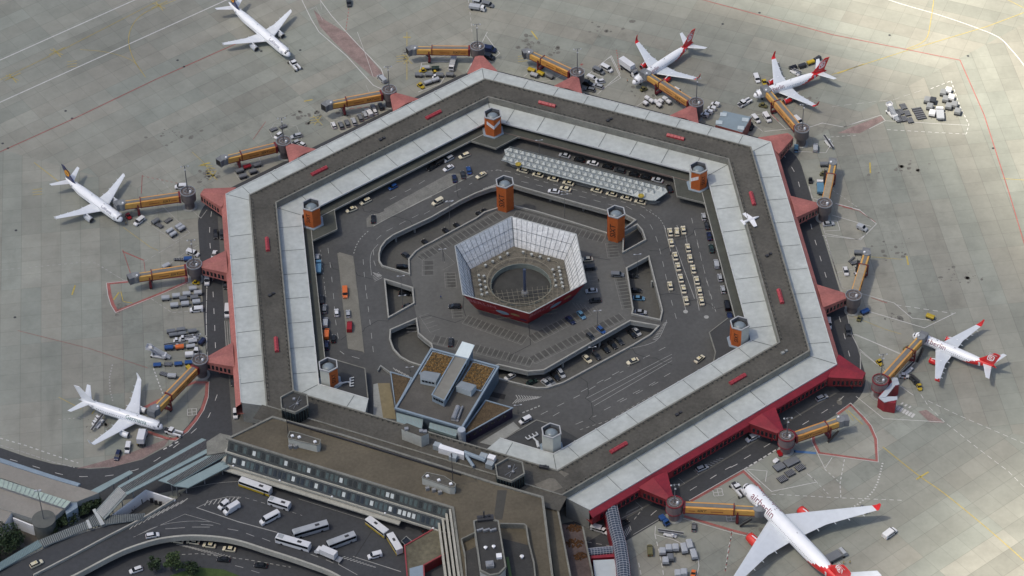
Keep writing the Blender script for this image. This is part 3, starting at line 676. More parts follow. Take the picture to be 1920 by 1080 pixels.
for key, deg, r, where, m, fs in rot:
    x, y = tpos(deg, r)
    if fs: finger('red roofed gate finger with dark windows '+where, fs[0], fs[1], m)
    else: finger('red roofed corner gate finger '+where, None, 1, m, {'W1':90,'Wt':150,'NE3':30,'E3':-30}[key])
    t = thing('gate_rotunda', 'round grey boarding rotunda with ringed roof '+where, 'rotunda', (x, y, 0), 0, 'boarding rotundas')
    body = mat('rotunda_grey', (.125,.108,.104), .7, .15, .5) if m is redfade else mat('rotunda_deep', (.17,.13,.13), .6, .1, .5)
    MB().lathe([(1.9,.03),(1.9,4.1),(2.85,4.1),(2.85,8.0)], 28, cap=True).build('drum', body, t)
    rr = MB()
    rr.lathe([(2.75,8.0),(3.0,8.0),(3.0,8.45),(2.75,8.45),(2.75,8.0)], 28, cap=False)
    if m is reddeep: rr.lathe([(2.9,4.1),(3.0,4.1),(3.0,4.4),(2.88,4.4)], 28, cap=False)
    rr.build('roof_ring', steel if m is redfade else reddeep, t)
    MB().lathe([(2.8,8.05),(.02,8.05)], 28, cap=False).build('roof', mat('rotunda_roof', (.12,.10,.092), .9, .2, 1), t)
    b = MB(); b.lathe([(1.5,8.1),(1.7,8.1),(1.7,8.35),(1.5,8.35),(1.5,8.1)], 16, cap=False)
    for k in range(5): a = k*1.256; b.tube((.3*math.cos(a),.3*math.sin(a),8.3),(2.75*math.cos(a),2.75*math.sin(a),8.3),.07,n=4)
    b.build('roof_rail', steel, t)
    b = MB(); b.lathe([(.0,9.0),(.35,8.9),(.4,8.6),(.4,8.1)][::-1],10,.9,-.6); b.build('roof_vent', white, t)
    MB().lathe([(2.9,.03),(2.9,.25),(1.5,.25)],24,cap=False).build('base_ring', concr, t)
# masts: (rotunda centre offset) height
def mast(label, x, y, z0, h, heads=4):
    t = thing('light_mast', label, 'light mast', (x, y, 0), 0, 'floodlight masts')
    MB().tube((0,0,z0),(0,0,z0+h),.22,r2=.13,n=8).build('pole', mat('mast_grey', (.12,.125,.13), .5, .1, 1), t)
    MB().tube((-1.3,0,z0+h),(1.3,0,z0+h),.09).tube((0,-.9,z0+h-1.0),(0,.9,z0+h-1.0),.09).build('crossarm', MATS['mast_grey'], t)
    for dx, dy, dz in ((-1.3,0,0),(1.3,0,0),(0,-.9,-1.0),(0,.9,-1.0))[:heads]:
        MB().box(dx,dy,z0+h+dz-.1,.6,.6,.28,tx=.6,ty=.6).build('floodlight', mat('lamp_grey', (.42,.44,.46), .4, .05, 1), t)
    return t
ROT = {k: tpos(d, r) for k, d, r, *_ in rot}; RWH = {k: w for k, d, r, w, *_ in rot}
for k, h in (('W1',11.5),('N0',12),('N1',12),('Wt',13),('W2',12.5),('W3',13),('NE1',12),('NE2',12.5),('NE3',12.5),('E3',13),('S1',9),('S2',9)):
    x, y = ROT[k]; mast('slim floodlight mast rising from the rotunda '+RWH[k], x, y, 8.1, h)
# jet bridges
def jet_bridge(key, end, label, dock=True, half=.55, head=None, side_sign=None):
    """telescopic orange tunnel from the rotunda to the cab; built along local x"""
    x0, y0 = ROT[key]; ex, ey = end[0], end[1]; L = math.hypot(ex-x0, ey-y0); a = math.atan2(ey-y0, ex-x0)
    t = thing('jet_bridge', label, 'jet bridge', (x0, y0, 0), a, 'orange boarding bridges'); s = 3.1; za, zb = 5.0, 4.6
    xm = s+(L-s)*(half+.1)
    def tun(x1, x2, w, h, nm, m):
        b = MB(); r_ = lambda x: 4.35
        b.loft([[(x,-w/2,4.3),(x,w/2,4.3),(x,w/2,4.3+h),(x,w/2-.35,4.3+h+.05),(x,-w/2+.35,4.3+h+.05),(x,-w/2,4.3+h)] for x in (x1, x2)]); return b.build(nm, m, t)
    o = tun(s, xm, 2.9, 2.9, 'outer_tunnel', mat('orange_tunnel_%d' % (len(key)+ord(key[-1]) % 4), [(.58,.275,.06),(.53,.25,.06),(.60,.30,.07),(.54,.28,.08)][ord(key[-1]) % 4], .5, .22, .3, var2=.12, scale2=2, stretch=(.3,1,1)))
    i = tun(xm, L-1.6, 2.5, 2.5, 'inner_tunnel', mat('tunnel_yellow', (.58,.33,.08), .5, .1, .5))
    MB().box((s+xm)/2,0,7.33,xm-s,2.3 if key in ('E1','E2') else 1.5,.14).build('roof_strip', mat('roof_beige', (.30,.26,.19), .8, .15, .6) if key in ('E1','E2') else mat('roof_felt_grey', (.16,.16,.15), .8, .1, .6), t)
    MB().box((L+xm)/2-1,0,6.93,L-xm-1.5,1.2,.14).build('roof_strip', MATS['roof_felt_grey'], t)
    b = MB()
    for sg in (-1,1): b.box((s+xm)/2,sg*1.43,4.5,xm-s,.14,.34); b.box((L+xm)/2-1,sg*1.23,4.5,L-xm-1.5,.14,.34)
    b.build('lower_rail', reddark, t)
    b = MB(); b.box(xm,0,5.9,.35,3.15,3.3); b.box(s+.3,0,5.8,.8,3.3,3.3); b.build('tunnel_collar', reddark, t)
    # wheel column
    xc = L-(L-s)*.30; b = MB()
    for sg in (-1,1): b.box(xc,sg*1.75,3.6,.5,.4,5.2)
    b.box(xc,0,3.2,.5,3.4,.5); b.box(xc,0,1.0,1.0,3.0,.5); b.build('lift_column', reddark, t)
    for sg in (-1,1): MB().tube((xc,sg*1.2-.25,.55),(xc,sg*1.2+.25,.55),.55,n=12).build('wheel', black, t)
    # cab
    h = 0 if head is None else head-a; c = Vector((L,0,0)); u = Vector((math.cos(h),math.sin(h),0)); v = Vector((-u.y,u.x,0))
    b = MB(); b.lathe([(1.6,4.2),(1.6,7.3),(.05,7.4)],14,L-1.2,0); b.build('cab', mat('cab_grey', (.19,.20,.205), .6, .1, .5), t)
    b = MB(); pts = [c-u*1+v*1.45, c+u*1.9+v*1.5, c+u*1.9-v*1.5, c-u*1-v*1.45]; b.prism(pts, 4.1, 7.2); b.build('cab_canopy', mat('canopy_grey', (.15,.158,.165), .7, .1, .5), t)
    b = MB(); p2 = c+u*1.92; b.add([p2+v*1.3+Vector((0,0,4.5)), p2-v*1.3+Vector((0,0,4.5)), p2-v*1.3+Vector((0,0,7.0)), p2+v*1.3+Vector((0,0,7.0))], [(0,1,2,3)]); b.build('cab_opening', black, t)
    MB().lathe([(.01,8.0),(.3,7.95),(.42,7.75),(.42,7.5)][::-1],10,L-1.6,.8).build('cab_beacon', white, t)
    # service stairs
    b = MB(); sg = 1 if (side_sign or -1) > 0 else -1
    b.add([(L-3,sg*1.9,4.2),(L-3,sg*2.9,4.2),(L-7,sg*2.9,.1),(L-7,sg*1.9,.1)], [(0,1,2,3),(3,2,1,0)]); b.tube((L-3,sg*1.9,5.1),(L-7,sg*1.9,1.0),.06); b.tube((L-3,sg*2.9,5.1),(L-7,sg*2.9,1.0),.06)
    b.build('service_stairs', dark, t)
    for sg in (-1,1):        # lettering on both sides
        if xm-s < 9: continue
        me = text_mesh('SIXT', 1.5, .02, .25); T = Matrix.Translation((s+(xm-s)*.36, sg*1.475, 5.9)) @ Matrix.Rotation(math.pi if sg > 0 else 0, 4, 'Z') @ Matrix.Rotation(R(90), 4, 'X')
        me.transform(T); me.materials.append(black); link('painted_sign', me, t)
        b = MB(); 
        for q, ln in ((.62,2.6),(.74,1.8),(.17,2.2)): b.box(s+(xm-s)*q, sg*1.47, 5.7, ln, .04, .35)
        b.build('small_lettering', mat('letter_brown', (.25,.07,.02), .6), t)
    return t
JB = dict(W1=W('T2',395,285,5.5), N0=W('NL',255,300,5.5), N1=W('N3',262,590,5.5), Wt=W('LH',800,580,5.5), W2=W('L2',440,460,5.5), W3=W('GE',965,505,5.5), NE1=W('N2',205,220,5.5),
          NE2=W('P1',445,700,5.5), NE3=W('P2',575,545,5.5), E1=W('E1',445,468,5.5), E2=W('E2',515,215,5.5), E3=W('R1',735,248,5.5), S1=W('S1',1490,335,5.5), S2=W('S2',1120,395,5.5))
lab = dict(W1='long orange boarding bridge at the northern tip, cab on the empty apron', N0='orange boarding bridge above the row of parked cars, upper left side', N1='orange boarding bridge above dark baggage carts, nearer the left corner',
 Wt='orange boarding bridge docked at the white jet with the blue tail', W2='orange boarding bridge over the red painted wedge on the left', W3='orange boarding bridge docked at the white jet with green lettering', NE1='orange boarding bridge beside two yellow carts, upper right side, no aircraft',
 NE2='orange boarding bridge docked at the red tailed jet next to the tall catering truck', NE3='orange boarding bridge docked at the jet beside the blue grey shed', E1='thin boarding bridge seen end on, right side, nearer the top', E2='thin boarding bridge seen end on, right side, beside a white car',
 E3='orange boarding bridge docked at the jet with large nose lettering on the right', S1='short orange boarding bridge inside the red painted arc, no aircraft', S2='long orange boarding bridge docked at the largest jet, bottom right')
HEAD = dict(Wt=R(115), W3=R(150), NE2=R(130), NE3=R(110), E3=R(50), S2=R(10), W2=R(200), W1=R(200), N0=R(220), N1=R(220), NE1=R(190), E1=R(160), E2=R(160), S1=R(0))
for k in JB: jet_bridge(k, JB[k], lab[k], head=HEAD[k], side_sign=1 if k in ('E1','E2') else -1)
# ================================================================== BILLBOARD HEXAGON
bb = thing('billboard_ring', 'large flared hexagonal billboard ring, silver inside, red outside, on the parking deck', 'billboard', (0,0,DECK))
r0, r1, H = 20.4, 26.3, 11.8
tint = 0
def hp(r, z, i): a = R(30+60*i); return Vector((r*math.cos(a), r*math.sin(a), z))
silver = mat('silver_sheet', (.68,.69,.68), .5, .12, .35, var2=.20, scale2=1.2, metal=.05, bump=.4)
redboard = mat('billboard_red', (.27,.008,.013), .5, .10, .3)
for i in range(6):
    a, b_, c, d = hp(r0, .9, i), hp(r0, .9, i+1), hp(r1, H, i+1), hp(r1, H, i); nout = ((a+b_)/2); nout.z = 0; nout.normalize()
    th = nout*.22
    # i: faces whose outside looks at 60, 120, 180, 240, 300, 0 degrees
    m = MB(); m.add([a-th, d-th, c-th, b_-th], [(0,1,2,3)]); m.build('inner_panel', silver, bb)
    m = MB(); m.add([a, b_, c, d], [(0,1,2,3)]); m.add([d, c, c-th, d-th], [(0,1,2,3)]); m.add([a, b_, b_-th, a-th], [(3,2,1,0)])
    m.build('outer_panel', redboard if i in (3, 4) else steel, bb)
    fr = MB(); 
    for k in range(1, 12):
        p, q = a+(b_-a)*k/12, d+(c-d)*k/12; fr.tube(p-th*1.6, q-th*1.6, .055, n=4)
    for f in (.33, .66): fr.tube(a+(d-a)*f-th*1.6, b_+(c-b_)*f-th*1.6, .06, n=4)
    fr.tube(a-th*1.8, d-th*1.8, .2, n=5); fr.build('frame_struts', mat('frame_grey', (.11,.13,.14), .5, .1, 1), bb)  # struts are dark grey steel in one base tone
    fr = MB(); fr.tube(d, c, .2, n=6); fr.build('top_rail', mat('rail_pale', (.36,.38,.37), .5, .1, 1), bb)
    if i in (3, 4):
        u = (b_-a).normalized(); up = (d-a); up = (up - u*up.dot(u)).normalized(); nn = u.cross(up).normalized(); 
        if nn.dot(nout) < 0: nn = -nn
        M4 = Matrix((( u.x, up.x, nn.x, 0), (u.y, up.y, nn.y, 0), (u.z, up.z, nn.z, 0), (0,0,0,1)))
        mid = (a+b_+c+d)/4
        def board_text(txt, size, x, y, mm, nm='advert_lettering'):
            me = text_mesh(txt, size, .02); me.transform(Matrix.Translation(mid+nn*.06+u*x+up*y) @ M4); me.materials.append(mm); return link(nm, me, bb)
        pk = mat('letter_pink', (.50,.20,.22), .6)
        board_text('BERLIN', 3.6, -6.3, 1.9, pk); board_text('FLY NOW', 1.2, -5.2, -.5, mat('letter_rust', (.38,.10,.08), .6)); 
        m = MB(); rr = [(mid+nn*.07+u*(1.2+2.6*math.cos(t))+up*(-1.2+1.7*math.sin(t))) for t in [k*math.pi/12 for k in range(24)]]; m.poly(rr); m.build('advert_disc', mat('disc_blue', (.24,.36,.44), .5, .15, .8), bb)
        m = MB(); m.poly([mid+nn*.07+u*x+up*y for x, y in ((4.6,-.9),(8.0,-1.1),(8.2,.5),(6.4,1.4),(4.8,.7))]); m.build('advert_emblem', mat('emblem_tan', (.33,.22,.10), .6, .2, 1), bb)
        m = MB(); m.poly([mid+nn*.07+u*x+up*y for x, y in ((7.6,-3.9),(10.2,-3.6),(10.6,-2.2),(7.9,-2.6))]); m.build('advert_emblem', mat('emblem_navy', (.03,.025,.09), .6), bb)
# floor grid, ring wall and pool in the middle
fl = MB(); hx = [hp(r0-.1, 2.0, i) for i in range(6)]; ci = [Vector((11.2*math.cos(2*math.pi*k/36), 11.2*math.sin(2*math.pi*k/36)-1.0, 2.0)) for k in range(36)]
tri = tessellate_polygon([hx, ci]); fl.add(hx+ci, [t_ if True else 0 for t_ in tri]); fl.build('floor_deck', mat('deck_brown', (.125,.115,.092), .9, .25, .3, var2=.3, scale2=2), bb)
MB().lathe([(11.3,2.0),(11.3,2.3),(11.1,2.3),(11.1,.06)], 40, 0, -1.0, cap=False).build('round_wall', mat('ring_green', (.18,.21,.19), .7, .15, .5), bb)
MB().lathe([(11.1,.10),(.01,.10)], 40, 0, -1.0, cap=False).build('round_floor', mat('well_floor', (.040,.040,.036), .8, .3, .2), bb)
gm = mat('grating', (.20,.185,.14), .8, .2, .8)
m = MB()
for k in range(-9, 10):
    y = k*1.9; xw = 16 - abs(k)*.55
    for q in (m,): q.tube((-xw, y*.98-2, 3.3), (xw, y*.98-2, 3.3), .07, n=4) if y < -3 else None
for k in range(-8, 9): m.tube((k*1.9, -4, 3.3), (k*1.9*.9, -19+abs(k)*.9, 3.3), .07, n=4)
m.lathe([(12.6,3.2),(12.6,3.45),(12.3,3.45)], 40, 0, 0, cap=False); m.build('grid_frame', gm, bb)
m = MB()
for i in range(6):
    for f in (.25, .5, .75): a = hp(r0-.6, 2.9, i)*(1-f)+hp(r0-.6, 2.9, i+1)*f; m.tube(a, Vector((a.x*.62, a.y*.62, 3.2)), .12, n=4)
    m.tube(hp(r0-3,2.8,i), hp(r0-3,2.8,i+1), .1, n=4)
m.build('gantry', gm, bb)
MB().tube((1.0,-4.5,0.1),(1.0,-4.5,13.2),.55,n=10).build('centre_mast', mat('mast_blue', (.05,.065,.11), .4, .1, 1), bb)
MB().lathe([(1.3,.1),(1.3,1.6),(.9,2.2),(.6,2.2)],10,1.0,-4.5).build('mast_foot', steel, bb)
n = 0
lampm = mat('lamp_white', (.40,.42,.40), .5, .15, 1)
for i, cnt, rad in ((0,4,17.2),(1,4,17.2),(2,5,17.4),(2,4,15.2),(5,6,17.4),(5,4,14.6)):
    for k in range(cnt):
        f = .2+.6*k/(cnt-1); p = hp(rad, 2.6, i)*(1-f)+hp(rad, 2.6, i+1)*f
        b = MB(); b.box(0,0,.5,.9,.8,.7); b.tube((0,0,-2.5),(0,0,.2),.1); b.build('floodlight', lampm, bb, loc=p, rz=n); n += 1
# ================================================================== TAXI RANK CANOPY
tc = [W('C2',x,y,DECK+3.2) for x,y in [(85,112),(135,90),(1740,505),(1765,545),(1640,635),(1580,632),(165,260),(110,235)]]
tp = thing('taxi_canopy', 'long white space frame canopy over the taxi rank, arched panels in three rows', 'canopy', (tc[0].x, tc[0].y, DECK))
o = tc[0]; Q = [p-o for p in tc]
A0, A1, B0, B1 = Q[1], Q[2], Q[7]*.5+Q[6]*.5, Q[4]*.5+Q[5]*.5
cl = mat('canopy_white', (.40,.43,.41), .5, .10, .4, var2=.12, scale2=3)
MB().prism([(q.x, q.y) for q in Q], 2.9, 3.15).build('canopy_sheet', cl, tp)
u = (A1-A0); L = u.length; u.normalize(); v = Vector((-u.y, u.x, 0)); v = -v if v.dot(B0-A0) < 0 else v; wdt = (B0-A0).dot(v)
fr = MB(); ndr = 26
for r_ in range(4): 
    p = A0+v*wdt*(r_/3); q = p+u*(L*(1-.055*r_)); p = p - u*0
    fr.tube((p.x,p.y,3.75),(q.x,q.y,3.75),.13,n=5)
fr.build('truss_chord', mat('truss_dark', (.10,.12,.12), .5, .1, 1), tp)
pyr = MB(); rib = MB()
for r_ in range(3):
    for k in range(ndr):
        if r_ > 0 and k >= ndr-r_: continue
        c = A0 + v*wdt*((r_+.5)/3) + u*(L*(k+.5)/ndr); hw = wdt/6*.93; hl = L/ndr/2*.93
        base = [c-u*hl-v*hw, c+u*hl-v*hw, c+u*hl+v*hw, c-u*hl+v*hw]
        pyr.add([(q.x,q.y,3.16) for q in base]+[(c.x-v.x*hw*.5,c.y-v.y*hw*.5,3.9)], [(0,1,4),(1,2,4),(2,3,4),(3,0,4)])
        for j in range(6):
            t0, t1 = math.pi*j/6, math.pi*(j+1)/6
            P0 = c-u*hl*math.cos(t0)*.85+v*hw*(.55-1.2*math.sin(t0)); P1 = c-u*hl*math.cos(t1)*.85+v*hw*(.55-1.2*math.sin(t1))
            rib.tube((P0.x,P0.y,3.35+.35*math.sin(t0)),(P1.x,P1.y,3.35+.35*math.sin(t1)),.07,n=4)
pyr.build('pyramid_panels', cl, tp); rib.build('arched_ribs', MATS['truss_dark'], tp)
for k in range(7):
    p = A0+v*wdt*.5+u*(L*(.06+.145*k)); MB().tube((p.x,p.y,.02),(p.x,p.y,2.92),.18).build('support_post', MATS['truss_dark'], tp)
for k, (x, y) in enumerate(((230,265),(1492,590))):
    p = W('C2',x,y,DECK+3.9); t = thing('round_sign', ['round yellow sign at the left end of the taxi canopy','round yellow sign at the right end of the taxi canopy'][k], 'sign', (p.x,p.y,DECK), R(-15))
    MB().lathe([(1.05,3.9),(1.15,3.95),(1.15,4.15),(1.0,4.2),(.02,4.2)], 20).build('sign_disc', mat('sign_yellow', (.40,.30,.03), .5, .15, 2), t)
    MB().tube((0,0,.02),(0,0,3.9),.1).build('pole', dark, t)
    b = MB(); b.lathe([(.7,4.21),(.75,4.24),(.85,4.21)], 16, cap=False); b.build('sign_ring', mat('sign_brown', (.12,.09,.02), .6), t)
isl = [W('C2',x,y,DECK) for x,y in [(140,265),(240,250),(1690,650),(1640,672),(1560,668),(170,290)]]
struct(MB().prism([(p.x,p.y) for p in isl], DECK, DECK+.15).build('taxi_island', kerb))
# ================================================================== OFFICE BLOCK IN THE COURT
of = thing('office_block', 'blue grey framed office block with brown planted roof squares and a raised spine', 'office', (0,0,0))
ZO = 12.0
A, B, C_, D = W('OF',535,165,ZO), W('OF',1150,330,ZO), W('OF',815,890,ZO), W('OF',205,712,ZO)
def fx(s_, t_, z): p = A+(B-A)*s_; q = D+(C_-D)*s_; r_ = p+(q-p)*t_; return Vector((r_.x, r_.y, z))
MB().prism([A,B,C_,D], .1, ZO-.6, 0, 1).build('wall', [mat('office_blue', (.115,.150,.180), .5, .1, .3), mat('office_roof', (.085,.080,.070), .9, .2, .15, var2=.12, scale2=1.5)], of)
w = MB(); w.wall([A,B,C_,D], .7, ZO-.7, ZO+.1, 0, True); w.build('roof_frame', bluegrey, of)
pr_ = mat('planted_roof', (.080,.056,.030), .95, .3, .5, var2=.5, scale2=3.5, bump=1)
for s0, s1 in ((.035,.36),(.64,.965)):
    b = MB(); b.prism([fx(s0,.03,0), fx(s1,.03,0), fx(s1,.40,0), fx(s0,.40,0)], ZO-.55, ZO-.35); pb = b.build('planted_roof', pr_, of)
    b = MB(); rn = random.Random(5)
    for k in range(420):
        s_ = s0+.01+rn.random()*(s1-s0-.02); t_ = .035+rn.random()*.36; p = fx(s_,t_,ZO-.3); r_ = .25+rn.random()*.35
        b.lathe([(r_,p.z-.15),(r_*.8,p.z+.15),(.02,p.z+.3)], 5, p.x, p.y, cap=False, a0=rn.random()*6, m=rn.choice((0,0,1,2)))
    b.build('sedum_clumps', [mat('sedum_a', (.15,.085,.025), .95, .3, 2), mat('sedum_b', (.075,.05,.02), .95, .3, 2), mat('sedum_c', (.19,.12,.045), .95, .3, 2)], of)
    MB().wall([fx(s0,.03,0), fx(s1,.03,0), fx(s1,.41,0), fx(s0,.41,0)], .35, ZO-.55, ZO-.1, 0, True).build('roof_kerb', bluegrey, of)
# raised spine
sp = [W('OF',x,y,14.6) for x,y in [(748,232),(868,262),(652,645),(540,592)]]
b = MB(); b.prism(sp, ZO-.55, 14.6, 0, 1); b.build('raised_spine', [bluegrey, mat('spine_roof', (.20,.195,.17), .85, .12, .3)], of)
MB().wall(sp, .4, 14.5, 14.9, 0, True).build('spine_edge', bluegrey, of)
tip = [W('OF',x,y,14.75) for x,y in [(818,98),(932,132),(872,262),(748,230)]]
MB().prism(tip, 14.3, 14.75).build('white_end_roof', mat('bright_white_sheet', (.62,.70,.70), .5, .05, .5), of)
MB().prism([tip[0]*.9+tip[2]*.1, tip[1]*.9+tip[3]*.1, tip[2], tip[3]], DECK, 14.3).build('end_tower', bluegrey, of)
def panewin(a, b_, z, w_, h, n, par, m=glass, nm='window', out_=.06, f0=.08, f1=.92):
    d = (b_-a); L = d.length; d = d/L; nn = Vector((d.y, -d.x, 0))
    for k in range(n):
        p = a+d*L*(f0+(f1-f0)*(k+.5)/n)+nn*out_; o = link(nm, winm if m is glass else m, par, (p.x,p.y,z), math.atan2(nn.y, nn.x)); o.scale = (1, w_, h)
def flat(v): return Vector((v[0], v[1], 0))
panewin(flat(sp[3]), flat(sp[2]), 13.4, .9, .9, 4, of); panewin(flat(sp[2]), flat(sp[1]), 13.6, 2.0, .8, 8, of)
# two plant boxes and a duct
for quad, wins, nm in (([(430,388),(470,368),(620,392),(575,470),(432,440)], 4, 'plant_box'), ([(760,512),(808,462),(948,500),(900,560)], 0, 'plant_box')):
    zt = 14.2; P = [W('OF',x,y,zt) for x,y in quad]; b = MB(); b.prism(P, ZO-.55, zt, 0, 1)
    ob = b.build(nm, [mat('box_white', (.42,.48,.50), .5, .06, .5), mat('box_roof', (.20,.23,.25), .6, .06, .5)], of)
    if wins: panewin(flat(P[4]), flat(P[3]), 13.2, 1.0, .8, 4, ob)
p, q = W('OF',780,700,ZO+.3), W('OF',735,815,ZO+.3); b = MB(); b.tube(p,q,.9,n=10); b.tube(p+Vector((1.6,0,0)),q+Vector((1.6,0,0)),.35); b.box((p.x+q.x)/2+.5,(p.y+q.y)/2,ZO-.3,2.6,7,.3,rz=R(-20)); b.build('roof_duct', steel, of)
# wings
purple = mat('purple_cladding', (.028,.020,.045), .5, .1, .5)
wr = [W('OF',x,y,9.0) for x,y in [(1035,645),(1280,715),(835,965),(820,940)]]
b = MB(); b.prism([wr[0],wr[1],wr[2],flat(C_)+Vector((0,0,0))], .1, 9.0, 0, 1); b.build('right_wing', [purple, pr_], of)
MB().wall([flat(C_), wr[0], wr[1], wr[2]], .4, 9.0, 9.35, 0, False).build('wing_edge', bluegrey, of)
panewin(flat(wr[2]), flat(wr[1]), 7.2, 1.1, 1.0, 7, of, f0=.02, f1=.9)
wl_ = [W('OF',x,y,9.0) for x,y in [(160,385),(352,440),(205,715)]]
b = MB(); b.prism(wl_, .1, 9.0, 0, 1); b.build('left_wing', [purple, pr_], of)
MB().wall(wl_, .4, 9.0, 9.35, 0, True).build('wing_edge', bluegrey, of)
# sloping glass link roofs to the ring
gl = [W('OF',x,y,z) for x,y,z in [(210,760,10),(460,825,10),(440,880,12.4),(215,815,12.4)]]
b = MB(); b.prism([(p.x,p.y) for p in (gl[0],gl[1],gl[2],gl[3])], 9.2, 10.4); b.prism([(p.x,p.y) for p in WS('OF',[(520,845),(780,915),(760,975),(510,895)],10.4)], 9.2, 10.4); b.build('glass_link', teal, of)
b = MB()
for k in range(7):
    for q0, q1 in (((215,770),(460,835)),((525,850),(775,925))):
        f = (k+.5)/7; p = W('OF', q0[0]+(q1[0]-q0[0])*f, q0[1]+(q1[1]-q0[1])*f, 10.45); q = W('OF', q0[0]+(q1[0]-q0[0])*f+14, q0[1]+(q1[1]-q0[1])*f+44, 10.45); b.tube(p, q, .09, n=4)
b.build('glazing_bar', steel, of)
cp = W('OF',812,935,11); MB().lathe([(1.4,.1),(1.4,ZO+.4),(.05,ZO+.4)], 14, cp.x, cp.y).build('corner_column', mat('column_silver', (.38,.42,.46), .4, .05, 1), of)
# low blocks left of the office: ramp with yellow cover
rp = WS('OF', [(40,480),(150,480),(210,810),(90,800)], DECK+.25)
struct(sheet('ramp_cover', rp, [], DECK+.06, mat('yellow_cover', (.20,.17,.10), .9, .15, .5)))
struct(sheet('ramp_concrete', WS('OF', [(0,490),(42,480),(92,800),(0,770)], DECK+.25), [], DECK+.05, concr))
tag(MB().wall([W('OF',x,y,DECK+.8) for x,y in [(40,370),(68,325),(145,380),(160,395)]], .35, DECK, DECK+1.1).build('low_wall', concr), 'bent low concrete wall at the head of the yellow covered ramp', 'wall')
struct(sheet('pale_ramp', WS('OF', [(980,1030),(1290,840),(1350,900),(1100,1060)], DECK), [], DECK+.05, concr))
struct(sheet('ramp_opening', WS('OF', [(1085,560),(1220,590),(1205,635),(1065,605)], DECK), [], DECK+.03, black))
# ================================================================== MAIN BUILDING
mbd = thing('main_building', 'long main building with brown gravel roof and stepped window bands above the bus station', 'main building', (0,0,0))
ZM = 17.0
rc = [F('S',119.6,-59.4), F('S',119.6,25.6)]
Cq = [W('LL',600,765,ZM), W('P',552,793,ZM), W('P',640,815,ZM), W('P',930,907,ZM), W('P',1017,932,ZM), W('MB',960,1080,ZM), W('P',1052,1180,ZM), W('P',900,1180,ZM), W('MB',130,1080,ZM)]
foot = [rc[0]] + [flat(p) for p in Cq] + [rc[1]]
MB().prism(foot, .1, ZM-.35, 0, 1).build('wall', [facade, gravel2], mbd)
pw = MB().wall(foot, .8, ZM-.5, ZM+.15, 0, True); pw.build('roof_parapet', parap, mbd)
# second gutter line along the ring
MB().wall([F('S',104.9,-44), F('S',104.9,22)], .35, ZM-.4, ZM+.5).build('roof_upstand', dark, mbd)
dk = mat('window_band_dark', (.040,.045,.044), .3, .2, .5)
MB().prism([F('S',119.5,-59.4), F('S',119.5,25.5), F('S',121.6,25.5), F('S',121.6,-59.4)], .1, 12.4).build('wall', facade, mbd)
for (za, aa), (zb_, ab_) in (((16.6,119.75),(12.9,121.7)), ((12.15,121.7),(8.7,123.9))):   # the window storeys lean outwards
    MB().poly([F('S',ab_,-59.2,zb_), F('S',ab_,25.4,zb_), F('S',aa,25.4,za), F('S',aa,-59.2,za)]).build('window_band', dk, mbd)
MB().prism([F('S',118,-60.0), F('S',118,26.0), F('S',122.1,26.0), F('S',122.1,-60.0)], 12.1, 12.85).build('ledge', facade, mbd)
MB().prism([F('S',118,-61.0), F('S',118,26.6), F('S',124.4,26.6), F('S',124.4,-61.0)], 7.9, 8.7).build('ledge', facade, mbd)
MB().prism([F('S',118,-61.5), F('S',118,8), F('S',125.9,8), F('S',125.9,-61.5)], 7.0, 7.5).build('entrance_canopy', facade, mbd)
MB().poly([F('S',121.8,-62,.1), F('S',121.8,27,.1), F('S',121.8,27,7.9), F('S',121.8,-62,7.9)]).build('ground_floor_glazing', mat('bus_glazing', (.022,.026,.028), .25, .2, .5), mbd)
winl = bpy.data.meshes.new('window_pale'); b_ = MB(); b_.box(0,0,0,.10,1,1); winl.from_pydata(b_.v, [], b_.f); winl.materials.append(mat('blind_white', (.52,.56,.55), .5, .05, 1))
wing_ = bpy.data.meshes.new('window_green'); wing_.from_pydata(b_.v, [], b_.f); wing_.materials.append(mat('pane_green', (.06,.085,.085), .2, .2, 1))
rn = random.Random(11)
for row, (zc, o_, T0) in enumerate(((14.75, 1.05, -58.6), (10.4, 3.18, -58.6))):
    run = 0
    for k in range(48):
        t = T0 + k*1.75 + .87
        if run == 0 and rn.random() < .10: run = rn.choice((1,1,1,2,4))
        light = run > 0; run = max(0, run-1)
        o = link('window', winl if light else (wing_ if rn.random() < .55 else winm), mbd, F('S',119.7+o_,t,zc), R(NRM['S'])); o.rotation_euler.y = R(-28 if row == 0 else -32); o.scale = (1, 1.15, 2.3 if not light else 1.7)
# ledge lamps
for t in (-56,-38,-18,2,20):
    p = F('S',124.0,t,8.75); MB().lathe([(.3,0),(.4,.2),(.05,.5)],8).build('ledge_lamp', white, mbd, loc=p)
# fins on the eastern return (stepped pale ribs going down to the bottom edge)
for k, (x0, x1, o_) in enumerate(((600,700,0),(625,725,1),(585,685,2))):
    pass
b = MB()
for dx, z_ in ((-6.5,9.6),(-4.6,11.5),(-2.7,13.4),(-.9,15.3)):
    a, c = rc[1], flat(W('MB',130,1080,ZM)); d = (c-a).normalized(); nn = Vector((d.y,-d.x,0)); nn = nn if nn.x < 0 else -nn
    a2 = a+nn*(-dx*.72); c2 = c+nn*(-dx*.72); e = nn*.75; q = MB().prism([a2, c2, c2+e, a2+e], z_-3, z_+1.2); q.build('stepped_rib', facade, mbd)
MB().prism([F('S',112,-60.5), F('S',119.4,-60.5), F('S',123.4,-66.5), F('S',118,-69.5), F('S',112.5,-67)], 8.5, 9.6).build('end_terrace', parap, mbd)
